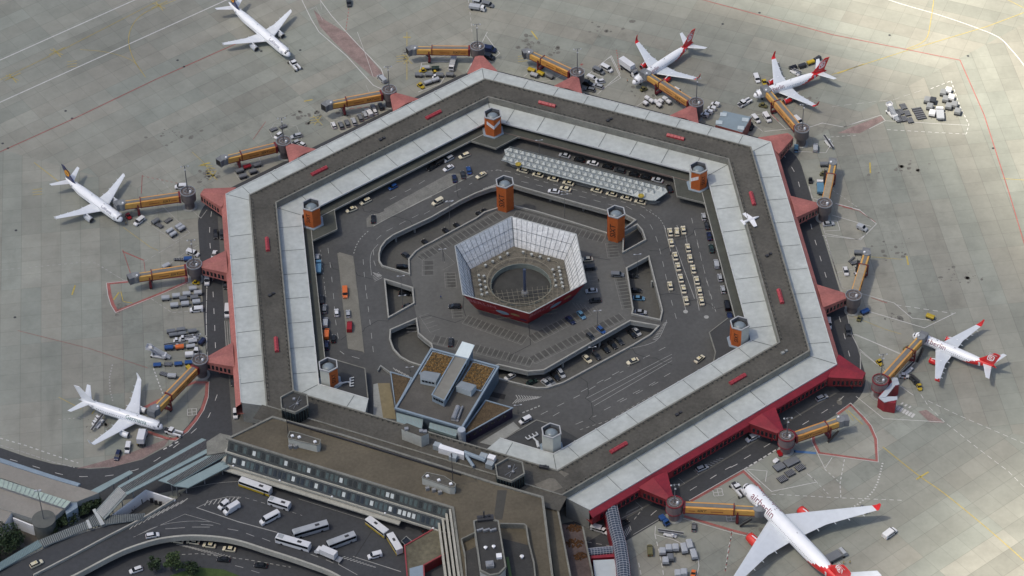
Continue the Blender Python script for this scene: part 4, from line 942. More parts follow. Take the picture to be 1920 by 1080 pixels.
# roof blocks
def roofblock(pts, w_, z0_, z1_, label_parts=True, mm=None, nm='roof_plant_room'):
    P = [W(w_,x,y,z1_) for x,y in pts]; o = MB().prism(P, z0_, z1_, 0, 1).build(nm, [mm or mat('plant_concrete', (.42,.43,.39), .8, .12, .6), gravel], mbd)
    MB().wall(P, .28, z1_, z1_+.3, 0, True).build('plant_rim', parap, o); return o, P
o1, P1_ = roofblock([(755,965),(775,915),(860,930),(1085,1000),(1075,1045),(1045,1055),(760,985)], 'LL', ZM-.4, 20)
o2, P2_ = roofblock([(1135,175),(1180,130),(1340,165),(1445,235),(1435,265),(1390,265)], 'B2', ZM-.4, 20)
for (wn, pts, par, zt) in (('LL',[(800,955),(870,968),(1030,1015)],o1,20.2),('B2',[(1185,158),(1290,195),(1400,230)],o2,20.2)):
    for x, y in pts: p = W(wn,x,y,zt); MB().box(0,0,.2,1.1,1.0,.4,tx=.8,ty=.8).build('air_unit', white, par, loc=(p.x,p.y,20.05), rz=.3)
for (wn, pts, par) in (('LL',[(780,1060),(830,1060)],o1),('B2',[(1185,270),(1245,285),(1300,305)],o2)):
    for x, y in pts: p = W(wn,x,y,ZM+.6); MB().box(0,0,.4,1.3,1.0,1.3).build('air_unit', steel, par, loc=(p.x,p.y,ZM-.1), rz=.2)
o3, P3_ = roofblock([(1010,725),(1025,660),(1110,670),(1290,715),(1290,765),(1260,790)], 'T8', ZB-.4, 21) if False else (None, None)
P3_ = [W('OF',x,y,18) for x,y in [(258,905),(262,870),(310,850),(500,925),(510,945),(440,975)]]
MB().prism(P3_, ZB-.4, 18, 0, 1).build('plant_tower', [MATS['plant_concrete'], gravel], ring)
for x, y in ((305,905),(440,925),(475,930)): p = W('OF',x,y,18.3); MB().box(0,0,.4,1.4,1.2,.7).build('air_unit', steel, ring, loc=(p.x,p.y,18))
# light ductwork on the ring roof
b = MB(); P = WS('T8', [(555,335),(690,380),(690,400),(545,360)], 15.3); b.prism(P, ZB-.3, 15.3); b.build('cooling_unit', white, ring)
b = MB(); p, q = W('T8',690,385,14.5), W('T8',810,430,14.5); b.tube(p,q,.8,n=8); b.tube(W('T8',700,400,14.2), W('T8',745,465,14), .6, n=8); b.build('roof_duct', bluegrey, ring)
for x, y in ((540,345),(800,405),(845,415),(835,450),(630,410)): p = W('T8',x,y,14.3); MB().box(0,0,0,2.6,2.0,2.2,rz=R(-30)).build('cooling_unit', mat('unit_grey', (.30,.34,.36), .5, .1, 1) if x != 845 else white, ring, loc=(p.x,p.y,ZB+.8))
p = W('T8',1140,460,14); MB().box(0,0,0,3.4,1.1,1.0,rz=R(-20)).box(.2,0,.6,1.4,.8,.3).build('roof_unit', dark, ring, loc=(p.x,p.y,ZB+.3))
# masts on the roof
for k,(wn,x,y,y2) in enumerate((('T8',628,380,565),('T7',1622,195,290))):
    p = W(wn,x,y2,ZM+.3); t = thing('roof_mast', ['thin dark mast on the brown roof beside the right hand plant room','thin dark mast on the brown roof beside the left hand plant room'][k], 'mast', (p.x,p.y,0))
    MB().tube((0,0,ZM-.4),(0,0,ZM+15),.16,r2=.09).build('pole', dark, t); MB().box(0,0,ZM+15,.5,1.6,.15).build('pole_head', dark, t)
# east wings at the bottom of the picture (lower stepped strips)
es = thing('east_wing', 'stepped brown roofed wing beside the forecourt at the bottom centre', 'building', (0,0,0))
MB().prism([W('MB',x,y,12) for x,y in [(890,460),(1010,478),(1125,1080),(1150,1300),(1000,1300),(985,1080)]], .1, 12, 0, 1).build('wall', [facade, gravel2], es)
MB().wall([W('MB',x,y,12) for x,y in [(1010,478),(1125,1080),(1150,1300)]], .6, 12, 12.5).build('parapet', parap, es)
MB().prism([W('MB',x,y,7) for x,y in [(1020,590),(1240,640),(1330,1080),(1350,1300),(1160,1300),(1120,1080)]], .1, 7, 0, 1).build('terrace', [facade, mat('terrace_brown', (.085,.062,.055), .9, .25, .2, var2=.2, scale2=1)], es)
MB().wall([W('MB',x,y,7) for x,y in [(1240,640),(1330,1080),(1350,1300)]], .5, 7, 7.9).build('parapet', parap, es)
for x, y, s_ in ((1160,780,2.2),(1215,900,1.6),(1160,640,1.8)): 
    p = W('MB',x,y,7.1); rn = random.Random(x); b = MB()
    for k in range(70): a = rn.random()*6.28; r_ = rn.random()**.5*s_*1.4; b.lathe([(.3,0),(.25,.3),(.02,.5+rn.random()*.3)],5,r_*math.cos(a),r_*math.sin(a)*.7,cap=False)
    b.build('rooftop_planting', mat('rust_plants', (.10,.045,.015), .95, .3, 2), es, loc=(p.x,p.y,7))
# plant head house in the middle of the roof, bottom of the picture
ch = thing('rooftop_tower', 'long hexagonal dark roofed block with pale rim on the brown roof, bottom centre', 'rooftop block', (0,0,0))
MB().prism([W('MB',x,y,24) for x,y in [(238,580),(340,545),(462,578),(530,1000),(470,1060),(390,1075),(300,1030)]], ZM-.4, 24, 0, 1).build('wall', [mat('tower_pale', (.36,.37,.36), .8, .1, .4), mat('bitumen', (.040,.040,.038), .9, .2, .3, var2=.15, scale2=2)], ch)
MB().wall([W('MB',x,y,24.2) for x,y in [(238,580),(340,545),(462,578),(530,1000),(470,1060),(390,1075),(300,1030)]], .5, 23.6, 24.6, 0, True).build('rim', parap, ch)
for x, y in ((345,820),(420,810)): p = W('MB',x,y,24.6); MB().lathe([(.25,0),(.3,.7),(.65,.9),(.05,1.2)],10).build('roof_vent', white, ch, loc=(p.x,p.y,24))
p = W('MB',470,898,24.5); MB().box(0,0,.5,1.8,1.8,1.0).build('hatch', white, ch, loc=(p.x,p.y,24))
p = W('MB',385,975,24.6); MB().box(0,0,.6,2.6,2.4,1.2).lathe([(.9,1.2),(.9,1.5),(.02,1.5)],10).build('cooling_unit', steel, ch, loc=(p.x,p.y,24))
b = MB()
for k in range(9): p = W('MB',275+k*20,662-(k%3)*6,24.6); b.box(p.x,p.y,24.5,.7,.7,.9); 
b.build('pipework', steel, ch)
p = W('MB',345,540,25); b = MB(); b.box(0,0,.5,5.5,2.2,1.0); b.tube((-.5,0,.5),(-.5,0,4.0),.25); b.tube((-2.5,0,1),(2,0,2),.12); b.box(1.2,.3,1.4,.5,.5,.8); b.build('antenna_cluster', dark, ch, loc=(p.x,p.y,24))
MB().prism([W('MB',x,y,18.3) for x,y in [(500,735),(755,800),(800,1010),(815,1200),(560,1200),(530,1000)]], ZM-.4, 18.3, 0, 0).build('lower_roof', MATS['bitumen'], ch)
MB().wall([W('MB',x,y,18.6) for x,y in [(480,600),(700,605),(720,620),(745,780),(790,960),(815,1200)]], .5, ZM-.4, 18.9).build('screen_wall', parap, ch)
MB().prism([W('MB',x,y,18.3) for x,y in [(150,860),(255,810),(300,1060),(300,1200),(175,1200)]], ZM-.4, 18.3, 0, 0).build('lower_roof', MATS['bitumen'], ch)
MB().wall([W('MB',x,y,18.6) for x,y in [(245,680),(122,740),(155,870),(175,1200)]], .4, ZM-.4, 18.7).build('screen_wall', parap, ch)
p = W('MB',680,905,18.8); MB().lathe([(.4,0),(.45,.8),(.7,1.0),(.05,1.3)],10).build('roof_vent', white, ch, loc=(p.x,p.y,18.3))
p, q = W('MB',545,905,18.5), W('MB',575,1080,18.5); MB().wall([p,q],.9,18.3,18.5).build('green_strip', mat('strip_green', (.08,.13,.045), .8), ch)
MB().poly(WS('MB', [(455,290),(545,290),(500,560),(440,560),(425,520)], ZM-.32)).build('roof_patch', mat('bitumen_strip', (.062,.060,.052), .95, .1, .5), mbd)
# red framed low block right of the articulated bus
rb = thing('red_framed_block', 'low brown roofed block with a thin red edge beside the articulated bus', 'building', (0,0,0))
zt = 8.4; P = [W('B2',x,y,zt) for x,y in [(975,805),(1235,655),(1365,690),(1375,860),(1150,985),(1160,1200),(1010,1200)]]
MB().prism(P, DECK, zt, 0, 1).build('wall', [reddark, mat('stained_roof', (.115,.105,.072), .95, .3, .12, var2=.25, scale2=.8)], rb)
MB().wall([P[-1],P[0],P[1]], .45, zt-.2, zt+.35).wall([P[3],P[4],P[5]], .45, zt-.2, zt+.35).build('red_edge', mat('edge_red', (.27,.045,.05), .6, .1, 1), rb)
MB().prism(WS('B2', [(1020,1010),(1150,975),(1155,1200),(1025,1200)], zt+.1), zt-.1, zt+.12).build('metal_roof', bluegrey, rb)
sh = [W('B2',x,y,DECK+2.6) for x,y in [(945,755),(990,712),(1040,755),(985,800)]]; t = thing('glass_shelter', 'small glass shelter at the tip of the red framed block', 'shelter', (sh[0].x,sh[0].y,0)); o = flat(sh[0])
MB().wall([flat(p)-o for p in sh], .15, DECK+2.4, DECK+2.6, 0, True).build('roof_frame', concr, t); MB().prism([flat(p)-o for p in sh], DECK+.02, DECK+2.4).build('glazing', glass, t)
# ================================================================== SOUTH WEST HALL, WALKWAYS
hall = thing('arrivals_hall', 'long pale roofed hall with a glazed ridge strip at the left edge', 'hall', (0,0,0))
roofp = mat('hall_roof', (.25,.235,.205), .8, .08, .2, var2=.06, scale2=1)
Z1 = 7.0
ext = -260
def prismS(pts, z0, z1, name, mats, par): return MB().prism([W('SW',x,y,z1) for x,y in pts], z0, z1, 0, 1 if isinstance(mats, list) else None).build(name, mats, par)
prismS([(-260,60),(0,120),(470,268),(655,325),(832,380),(650,452),(590,452),(0,250),(-260,165)], .05, Z1, 'upper_roof', [concr, roofp], hall)
prismS([(-260,-5),(0,82),(480,240),(678,298),(655,322),(470,268),(0,118),(-260,45)], Z1-.6, Z1+.35, 'blue_eave', bluegrey, hall)
prismS([(-260,235),(0,325),(545,508),(455,585),(290,600),(105,540),(-260,420)], .05, Z1-.1, 'lower_roof', [concr, roofp], hall)
gr_ = prismS([(-260,170),(0,258),(598,452),(548,508),(0,325),(-260,240)], Z1-.2, Z1+1.0, 'glazed_ridge', [steel, mat('ridge_glass', (.36,.44,.38), .35, .12, .15, var2=.12, scale2=.8)], hall)
b = MB()
for k in range(24):
    f = k/23; p = W('SW', -260+858*f, 170+282*f, Z1+1.1); q = W('SW', -260+808*f, 240+268*f, Z1+1.1); b.tube(p, q, .08, n=4)
b.build('glazing_bar', steel, gr_)
b = MB(); c = W('SW',618,498,3.6); 
prismS([(590,458),(650,455),(655,500),(560,560),(548,515)], .05, Z1-.4, 'gable_end', bluegrey, hall)
p = W('SW',368,598,Z1+.1); t = thing('lamp_platform', 'round dark platform carrying a tall lamp post beside the hall', 'platform', (p.x,p.y,0))
MB().lathe([(3.9,.05),(3.9,Z1-.2),(4.1,Z1-.2),(4.1,Z1+.1),(.05,Z1+.1)],28).build('drum', [mat('platform_top', (.105,.11,.10), .9, .12, .5)], t)
tt = thing('lamp_post', 'tall lamp post standing on the round platform by the hall', 'lamp post', (p.x,p.y,0)); MB().tube((0,0,Z1+.1),(0,0,Z1+14.5),.2,r2=.12).build('pole', MATS['mast_grey'], tt)
for dx in (-.7,.7): MB().box(dx,0,Z1+14.6,.9,.6,.3).build('lamp_head', MATS['lamp_grey'], tt)
t = thing('white_retaining_wall', 'white angular wall with a dark opening below the round platform', 'wall', (0,0,0))
MB().wall([W('SW',x,y,5.0) for x,y in [(110,588),(265,650),(350,668),(375,690),(372,640)]], .5, .05, 5.0).build('wall_panel', white, t)
MB().poly([W('SW',118,640,.2), W('SW',268,700,.2), W('SW',262,668,3.4) , W('SW',120,618,3.2)]).build('opening', black, t)
MB().prism([W('SW',x,y,6.5) for x,y in [(-200,470),(0,495),(103,540),(22,662),(-200,640)]], .05, 6.5, 0, 1).build('annex_roof', [white, roofp], hall)
struct(sheet('hall_yard', WS('SW', [(40,600),(280,700),(380,780),(230,870),(60,1000),(-200,1000)], .1), [], .07, mat('yard_brown', (.075,.066,.055), .9, .2, .2)))
struct(sheet('yard_path', WS('SW', [(45,670),(150,730),(225,840),(180,845),(110,740),(30,690)], .1), [], .11, asph3))
# covered walkways
def walkway(nm, label, quad, z, par=None, bars=0, bm=dark, zr=None, rib=.5, thick=.35, m=teal):
    zz_ = z if isinstance(z, (list, tuple)) else [z]*4
    P = [W(a,x,y,h) for (a,x,y), h in zip(quad, zz_)]
    t = par or thing(nm, label, 'covered walkway', (P[0].x,P[0].y,0)); o = Vector((P[0].x,P[0].y,0)) if not par else Vector(par.location)
    Q = [p-o for p in P]; b = MB(); up = Vector((0,0,thick))
    f = (0,1,2,3) if area(Q) > 0 else (3,2,1,0)
    b.add([q-up for q in Q]+Q, [tuple(i+4 for i in f), f[::-1]]+[(i,(i+1)%4,(i+1)%4+4,i+4) for i in range(4)]); b.build('roof', m, t)
    if bars:
        b = MB()
        for k in range(bars):
            f_ = (k+.5)/bars; p = Q[0]+(Q[1]-Q[0])*f_; q = Q[3]+(Q[2]-Q[3])*f_; c = (q-p); p2, q2 = p+c*(.5-rib/2), p+c*(.5+rib/2)
            b.tube(p2+Vector((0,0,.12)), q2+Vector((0,0,.12)), .2, n=4)
        b.build('glazing_bars', bm, t)
    for f_ in (.1,.5,.9):
        p = (Q[0]+(Q[1]-Q[0])*f_)*.5+(Q[3]+(Q[2]-Q[3])*f_)*.5; MB().tube((p.x,p.y,.1),(p.x,p.y,p.z-thick),.2).build('support_post', steel, t)
    return t
barm = mat('bar_brown', (.075,.07,.075), .6, .2, 1)
walkway('covered_walkway', 'long teal roofed walkway with dark ribs running down to the left hall', [('T7',662,575),('T7',1135,305),('T7',1250,342),('T7',715,622)], 9.3, bars=64, bm=barm, rib=.52)
walkway('covered_walkway', 'teal roofed walkway with dark ribs in front of the main building end', [('T7',890,542),('T7',1262,352),('T7',1285,372),('T7',955,560)], 9.0, bars=0)
walkway('covered_walkway', 'ribbed middle strip of the teal canopy beside the bus yard', [('T7',935,548),('T7',1255,366),('T7',1280,395),('T7',975,570)], 9.0+.012, bars=40, bm=barm, rib=.9)
walkway('covered_walkway', 'plain teal canopy strip nearest the yellow bus', [('T7',975,572),('T7',1255,430),('T7',1290,462),('T7',1060,583)], 8.7)
walkway('covered_walkway', 'narrow teal canopy beside the dark service road, left of the long walkway', [('T7',508,600),('T7',730,485),('T7',748,500),('T7',550,614)], 6.5)
walkway('covered_walkway', 'sloping glazed walkway section with pale panels', [('T7',537,713),('T7',664,574),('T7',716,622),('T7',587,762)], [6.0,9.2,9.2,6.0], bars=26, bm=mat('panel_pale', (.38,.39,.38), .5, .1, 1), rib=.7, m=mat('tube_glass', (.17,.20,.20), .3, .15, .5))
wp = mat('link_white', (.42,.44,.43), .5, .08, .8)
for q, lb in (([('T7',520,707),('T7',536,700),('T7',589,785),('T7',567,795)], 'short pale link roof at the foot of the sloping glazed walkway'), ([('T7',483,767),('T7',497,762),('T7',518,806),('T7',500,813)], 'narrow pale cross panel of the striped walkway')):
    walkway('walkway_link', lb, q, 6.0, m=wp)
stripd = mat('stripe_dark', (.06,.07,.075), .5, .2, 1); stripl = mat('stripe_roof', (.27,.30,.29), .5, .1, .6)
walkway('striped_walkway', 'striped canopy right of the pale link roof, beside the sunken courtyard', [('T7',580,742),('T7',815,727),('T7',805,762),('T7',588,790)], 5.2, bars=22, bm=stripd, rib=1.0, m=stripl)
walkway('striped_walkway', 'striped canopy between the shrubs and the curving side road', [('T7',220,878),('T7',500,765),('T7',512,805),('T7',240,918)], 5.2, bars=26, bm=stripd, rib=1.0, m=stripl)
walkway('striped_walkway', 'short striped canopy piece between the two pale link roofs', [('T7',497,757),('T7',534,735),('T7',568,790),('T7',518,803)], 5.5, bars=5, bm=stripd, rib=1.0, m=stripl)
walkway('striped_walkway', 'plain teal canopy in the bottom left corner', [('T7',-60,1040),('T7',215,878),('T7',238,912),('T7',-60,1082)], 5.2, bars=34, bm=mat('teal_joint', (.15,.22,.23), .5), rib=1.0)
# sunken light tubes at the right: the round ribbed walkway
def tubeway(label, pts, r_, z, red=True):
    P = [W(a,x,y,z) for a,x,y in pts]; t = thing('ribbed_walkway', label, 'covered walkway', (P[0].x,P[0].y,0)); o = flat(P[0])
    for a, c in zip(P, P[1:]):
        a, c = a-o, c-o; d = (c-a).normalized(); n_ = Vector((-d.y,d.x,0)); n_.normalize(); up = Vector((0,0,1)); rg = []
        for q in (a, c): rg.append([q+n_*r_*math.cos(t_)+up*r_*.8*math.sin(t_) for t_ in [math.pi*k/8 for k in range(9)]])
        b = MB(); b.loft(rg, closed=False, cap=False); b.loft(rg, closed=False, cap=False, flip=True); b.build('vault', mat('vault_blue', (.055,.085,.13), .3, .15, .6), t)
        L = (c-a).length; rb_ = MB(); k = int(L/1.0)
        for i in range(k+1):
            q = a+d*(L*i/k)
            for j in range(6):
                t0, t1 = math.pi*j/6, math.pi*(j+1)/6; rb_.tube(q+n_*(r_+.05)*math.cos(t0)+up*(r_*.8+.05)*math.sin(t0), q+n_*(r_+.05)*math.cos(t1)+up*(r_*.8+.05)*math.sin(t1), .11, n=4)
        for t_ in (.5, 1.05, 1.57, 2.1, 2.6): rb_.tube(a+n_*(r_+.05)*math.cos(t_)+up*(r_*.8+.05)*math.sin(t_), c+n_*(r_+.05)*math.cos(t_)+up*(r_*.8+.05)*math.sin(t_), .08, n=4)
        rb_.build('ribs', mat('rib_silver', (.36,.38,.42), .5, .1, 1), t)
        w_ = MB()
        for sg in (-1, 1): w_.wall([a+n_*sg*r_, c+n_*sg*r_], .25, .05, z+.05)
        w_.build('side_wall', reddeep, t)
    return t
tubeway('curved ribbed walkway with blue glazing and red side walls, bottom right of the main building', [('SE',120,430),('SE',165,640),('SE',205,790),('SE',235,980),('SE',250,1200)], 2.3, 6.0)
tubeway('short ribbed walkway branch joining the curved one above a pale roof', [('MB',1290,865),('MB',1535,842)], 1.5, 5.0)
t = thing('pale_roofed_annex', 'plain pale grey roof framed in red at the bottom edge, left of the ribbed walkway', 'annex', (0,0,0))
MB().prism([W('MB',x,y,5.5) for x,y in [(1335,935),(1530,925),(1570,1080),(1590,1300),(1380,1300),(1350,1080)]], .05, 5.5, 0, 1).build('roof', [reddeep, mat('annex_roof', (.42,.46,.47), .6, .05, .5)], t)
MB().wall([W('MB',x,y,5.9) for x,y in [(1310,905),(1530,890)]], 1.2, 3.5, 5.9).build('red_edge', reddeep, t)
# blue grey shed beside the terminal, upper right
sp_ = [W('P2',x,y,6) for x,y in [(95,765),(412,835),(310,1010),(10,925)]]
sh = thing('blue_roofed_shed', 'blue grey flat roofed shed beside the terminal, upper right, four roof hatches', 'shed', (0,0,0))
MB().prism(sp_, .05, 6, 0, 1).build('wall', [redfade, mat('shed_roof', (.20,.255,.285), .6, .06, .3)], sh)
for x, y in ((98,808),(50,898),(345,868),(295,960)): p = W('P2',x,y,6.2); MB().box(0,0,0,2.6,2.2,.35,rz=R(-15)).build('roof_hatch', mat('hatch_grey', (.42,.48,.50), .6, .1, 1), sh, loc=(p.x,p.y,6.17))
# small red and white stair building by the lower right rotunda
sr = thing('red_stair_house', 'small red stair house with pale folded roof at the lower right rotunda', 'stair house', (0,0,0))
MB().prism([W('R1',x,y,5.2) for x,y in [(395,700),(470,680),(488,745),(415,790),(345,880),(465,880),(450,945),(330,925),(265,880)]], .05, 5.2).build('wall', reddeep, sr)
for z_, q in ((5.5, [(400,665),(470,672),(492,742),(425,755)]), (5.6, [(425,705),(445,755),(345,880),(270,880)]), (5.4, [(268,882),(340,872),(468,870),(470,905),(330,932)])):
    MB().prism([W('R1',x,y,z_) for x,y in q], z_-.3, z_).build('folded_roof', mat('fold_grey', (.42,.46,.50), .5, .05, 1), sr)
# ================================================================== PAINT ON THE GROUND
def G(w_, pts, z=0): return [W(w_, x, y, z) for x, y in pts]
Zm = .07
def line(mbd_, w_, pts, wd=.25, z=Zm, sm=0, base=0):
    P = G(w_, pts, base)
    if sm: P = smooth_path(P, sm)
    mbd_.strip(P, wd, z+base)
def dline(mbd_, w_, pts, wd=.25, on=1.5, off=1.5, z=Zm, sm=0, base=0):
    P = G(w_, pts, base)
    if sm: P = smooth_path(P, sm)
    mbd_.dash(P, wd, z+base, on, off)
wl = MB(); fw = MB(); ye = MB(); rd = MB(); dd = MB()
# taxiway edge lines
line(wl,'P',[(-60,138),(0,113),(253,0),(330,-35)],.55); line(wl,'P',[(-60,218),(0,192),(425,0),(480,-25)],.55)
line(wl,'P',[(1600,-30),(1667,0),(1760,28),(1830,52),(1872,70),(1895,92),(1925,130),(1990,230)],.45,sm=5)
line(rd,'P',[(-60,310),(0,285),(140,222),(290,150),(425,90),(470,70)],.4); line(rd,'P',[(1300,-5),(1560,65),(1800,113),(1845,215),(1893,365),(1990,690)],.4)
line(ye,'P',[(273,145),(250,110),(241,75),(250,45),(275,22),(330,0)],.22,sm=5); line(ye,'P',[(0,150),(110,97),(310,-5)],.2); line(ye,'P',[(150,93),(200,98),(245,112),(262,130)],.16,sm=4)
for x, y in ((108,95),(25,143),(300,8)): line(ye,'P',[(x-16,y+8),(x+14,y-6)],.3); line(ye,'P',[(x-8,y-4),(x+6,y+12)],.3); line(ye,'P',[(x-14,y-2),(x+10,y+8)],.25)
line(ye,'P',[(64,305),(112,342)],.25); line(ye,'P',[(1560,140),(1700,95),(1850,50),(1930,20)],.25); line(ye,'P',[(1700,92),(1735,75),(1745,40),(1752,-10)],.25,sm=4); line(ye,'P',[(1930,20),(1830,-30)],.22)
line(ye,'P',[(1655,838),(1720,890),(1770,925),(1850,990),(1930,1060)],.3,sm=4)
line(ye,'P',[(1880,335),(1925,338)],.2)
# yellow stop bars
for a, b_ in (((756,70),(770,70)),((763,60),(763,150)),((135,553),(141,535)),((1631,305),(1632,325)),((1700,480),(1703,497)),((1718,899),(1741,885)),((375,310),(393,305)),((570,190),(586,187)),((996,58),(1008,74))):
    line(ye,'P',[a,b_],.55 if b_ != (763,150) else .2)
for x, y, n_ in ((135,120,1),(70,360,1),(752,110,1),(590,225,1),(395,322,1),(980,110,1)):
    for k in range(3): line(ye,'P',[(x-9,y-4+k*5),(x+9,y-6+k*5)],.22)
for x, y in ((763,110),(595,225),(398,328)): line(ye,'P',[(x-8,y-8),(x+10,y+10)],.2); line(ye,'P',[(x+8,y-8),(x-6,y+10)],.2)
line(ye,'L2',[(170,755),(245,650)],.5); line(ye,'L2',[(300,780),(430,800)],.3); line(ye,'L2',[(270,640),(300,770)],.3)
for o_ in range(3): line(ye,'LH',[(1690+o_*30,130-o_*5),(1830+o_*20,95+o_*30)],.25)
line(ye,'LH',[(850,820),(1000,930),(1150,1040),(1240,1080)],.16); line(ye,'LH',[(1620,-30),(1750,90),(1880,270)],.16)
line(ye,'S1',[(1550,200),(1740,380)],.3); line(ye,'S1',[(1500,170),(1620,330)],.2); line(ye,'GE',[(335,520),(365,485)],.4); line(ye,'GE',[(0,350),(230,470)],.2)
line(ye,'T6',[(960,700),(1130,770),(1230,800)],.15); line(ye,'T6',[(1060,365),(1240,380)],.15); line(ye,'P2',[(1380,350),(1680,240)],.3)
# red painted wedges (outlined)
def wedge(w_, pts, wd=1.1, closed=True, sm=0):
    P = G(w_, pts)
    rd.strip(P, wd, Zm, 0, closed); c = sum(P, Vector())/len(P)
    Q = [p+(p-c).normalized()*wd*.65 for p in P]; wl.strip(Q, .22, Zm+.01, 0, closed)
wedge('L2',[(95,530),(1175,420),(1180,515),(840,660),(215,915),(160,820),(120,690)],1.2)
wedge('S1',[(1585,125),(1740,290),(1830,400),(1900,560),(1920,840),(1190,740),(1120,600),(1110,520)],1.0, False)
line(rd,'S1',[(1420,250),(1585,125)],1.0); line(wl,'S1',[(1400,240),(1583,108),(1760,290)],.22)
line(rd,'SE',[(800,530),(1240,660),(1400,700)],1.0); line(wl,'SE',[(790,550),(1235,680),(1400,718)],.22)
line(rd,'SE',[(860,392),(1345,118),(1480,250),(1530,320)],1.0); line(wl,'SE',[(845,385),(1345,98),(1500,240)],.22)
line(rd,'S2',[(1220,560),(1170,680)],1.0)
line(rd,'GE',[(900,700),(1100,770),(1180,775),(1290,690),(1380,590),(1450,480),(1495,350),(1505,195)],1.2); line(wl,'GE',[(960,750),(1180,795),(1310,700),(1400,590),(1470,480),(1515,350),(1522,190)],.22)
line(rd,'GE',[(840,470),(1080,350)],1.2); line(rd,'GE',[(1240,250),(1380,200),(1500,200)],1.0)
# solid red areas
rs = MB()
def redpoly(w_, pts): rs.poly([Vector((p.x,p.y,Zm-.02)) for p in (lambda q: q if area(q) > 0 else q[::-1])(G(w_, pts))])
redpoly('P',[(588,18),(600,50),(628,80),(660,110),(700,145),(722,142),(690,105),(650,62),(610,38)]); redpoly('P',[(1570,250),(1600,237),(1653,217),(1658,225),(1612,250)]); redpoly('T6',[(0,0),(1,0),(0,1)])
redpoly('T9',[(1325,155),(1370,145),(1475,220),(1390,215)]); redpoly('T7',[(430,476),(640,466),(800,420),(925,350),(955,305),(870,335),(700,400),(560,440)])
redpoly('L3',[(770,1000),(900,950),(1060,980),(1040,1020)])
line(wl,'P',[(566,0),(583,35),(598,60),(650,105),(700,160),(755,185)],.3); line(wl,'P',[(600,0),(622,30),(660,72),(715,130),(722,150)],.3); line(fw,'P',[(625,20),(600,30)],.2)
line(fw,'P',[(584,-10),(600,0),(603,18)],.25); line(fw,'P',[(582,18),(592,13),(605,38)],.2)
line(wl,'P',[(670,60),(690,115),(700,145)],.15)
# stand outlines
line(fw,'L2',[(1165,240),(1190,420),(1215,900)],.2); line(fw,'L2',[(840,330),(1180,90),(1340,0)],.22); dline(fw,'L2',[(590,230),(940,20)],.25,2,1.5); dline(fw,'L2',[(0,300),(130,380),(330,490)],.2,1,1)
dline(fw,'T4',[(0,440),(480,395),(540,400),(700,500)],.25,1,1.2); dline(fw,'T4',[(850,600),(970,680),(1140,665)],.25,1.5,.8)
line(rd,'T4',[(690,335),(810,385)],.5); line(rd,'T4',[(690,325),(735,460)],.25); line(rd,'T4',[(810,390),(820,480)],.2); line(rd,'T4',[(100,780),(500,880),(830,990)],.16)
line(fw,'LH',[(1080,740),(1430,975),(1595,880),(1290,580)],.22); line(fw,'LH',[(1020,670),(1110,680),(1300,620)],.18); line(fw,'LH',[(1480,500),(1720,715),(1790,620)],.22); dline(fw,'LH',[(1250,270),(1370,390),(1500,560)],.25,1.5,1.2); dline(fw,'LH',[(1290,1080),(1500,960)],.2,2,1)
dline(rd,'LH',[(1060,240),(1540,340)],.25,1,1); line(rd,'LH',[(1060,230),(1050,440)],.25)
for k in range(4): line(fw,'L3',[(1320+k*32,90+k*6),(1345+k*30,480-k*14)],.22)
dline(wl,'T4',[(1165,480),(1160,700),(1165,900)],.22,6,.4); line(fw,'L3',[(1045,300),(1075,600)],.3)
for w_, pts in (('T4',[(1190,110),(1180,190),(1180,270),(1185,340),(1195,500),(1203,660),(1208,760),(1212,880)]),('T7',[(1222,60),(1215,80),(1180,170),(1150,210),(1000,340),(820,462),(640,512),(520,520),(430,520),(330,505),(180,460),(60,425),(-60,390)]),
               ('T6',[(720,180),(735,240),(765,340),(800,455),(825,540)]),('T6',[(880,700),(905,790),(920,850),(940,925),(955,985)]),('T3',[(560,860),(600,920),(640,990),(660,1060)]),
               ('S1',[(1500,20),(1420,90),(1290,190),(1125,290),(960,390),(600,600),(455,685),(285,785),(115,885),(0,950)]),('SE',[(1290,50),(1140,125),(1015,200),(890,270),(780,340),(535,485),(450,575)])):
    P = G(w_, pts); P = smooth_path(P, 3); wl.dash(P, .22, .06, 3.0, 6.0)
line(fw,'T6',[(720,0),(790,200),(890,540),(950,800),(1000,900),(1000,1000)],.35); dline(wl,'E2',[(40,20),(150,360),(220,590)],.3,1,.8); line(fw,'E2',[(150,370),(240,600),(320,625)],.25)
line(fw,'SE',[(330,700),(600,540),(640,510)],.2); dline(wl,'S1',[(240,945),(640,700)],.5,1.5,.7); line(fw,'SE',[(850,400),(1345,105),(1540,0)],.12)
# right side stands
line(wl,'T6',[(860,65),(1000,105),(1090,180),(1000,270),(800,235)],.25); line(wl,'T6',[(840,130),(1060,195)],.22); line(wl,'T6',[(800,220),(885,215),(870,165),(830,160)],.2)
line(rd,'T6',[(900,85),(990,105),(1085,170)],.25); line(wl,'T6',[(1000,570),(1190,625),(1290,710),(1420,725)],.25); dline(wl,'T6',[(1200,635),(1530,685)],.25,2,1.4); line(wl,'T6',[(1040,670),(1360,765),(1535,680)],.28); line(rd,'T6',[(1060,595),(1150,625)],.3)
line(wl,'T6',[(970,800),(1250,920)],.25); line(wl,'T6',[(990,880),(1130,1000)],.2); line(wl,'T6',[(860,455),(980,430)],.15); line(wl,'E2',[(10,10),(420,55),(500,0)],.22)
line(wl,'P2',[(560,1000),(880,965)],.25); line(wl,'P2',[(1060,955),(1210,905),(1450,950),(1680,870)],.28); line(wl,'P2',[(620,800),(800,970)],.22); line(wl,'P2',[(380,830),(540,800),(570,790)],.18); line(wl,'P2',[(440,920),(540,1000)],.18)
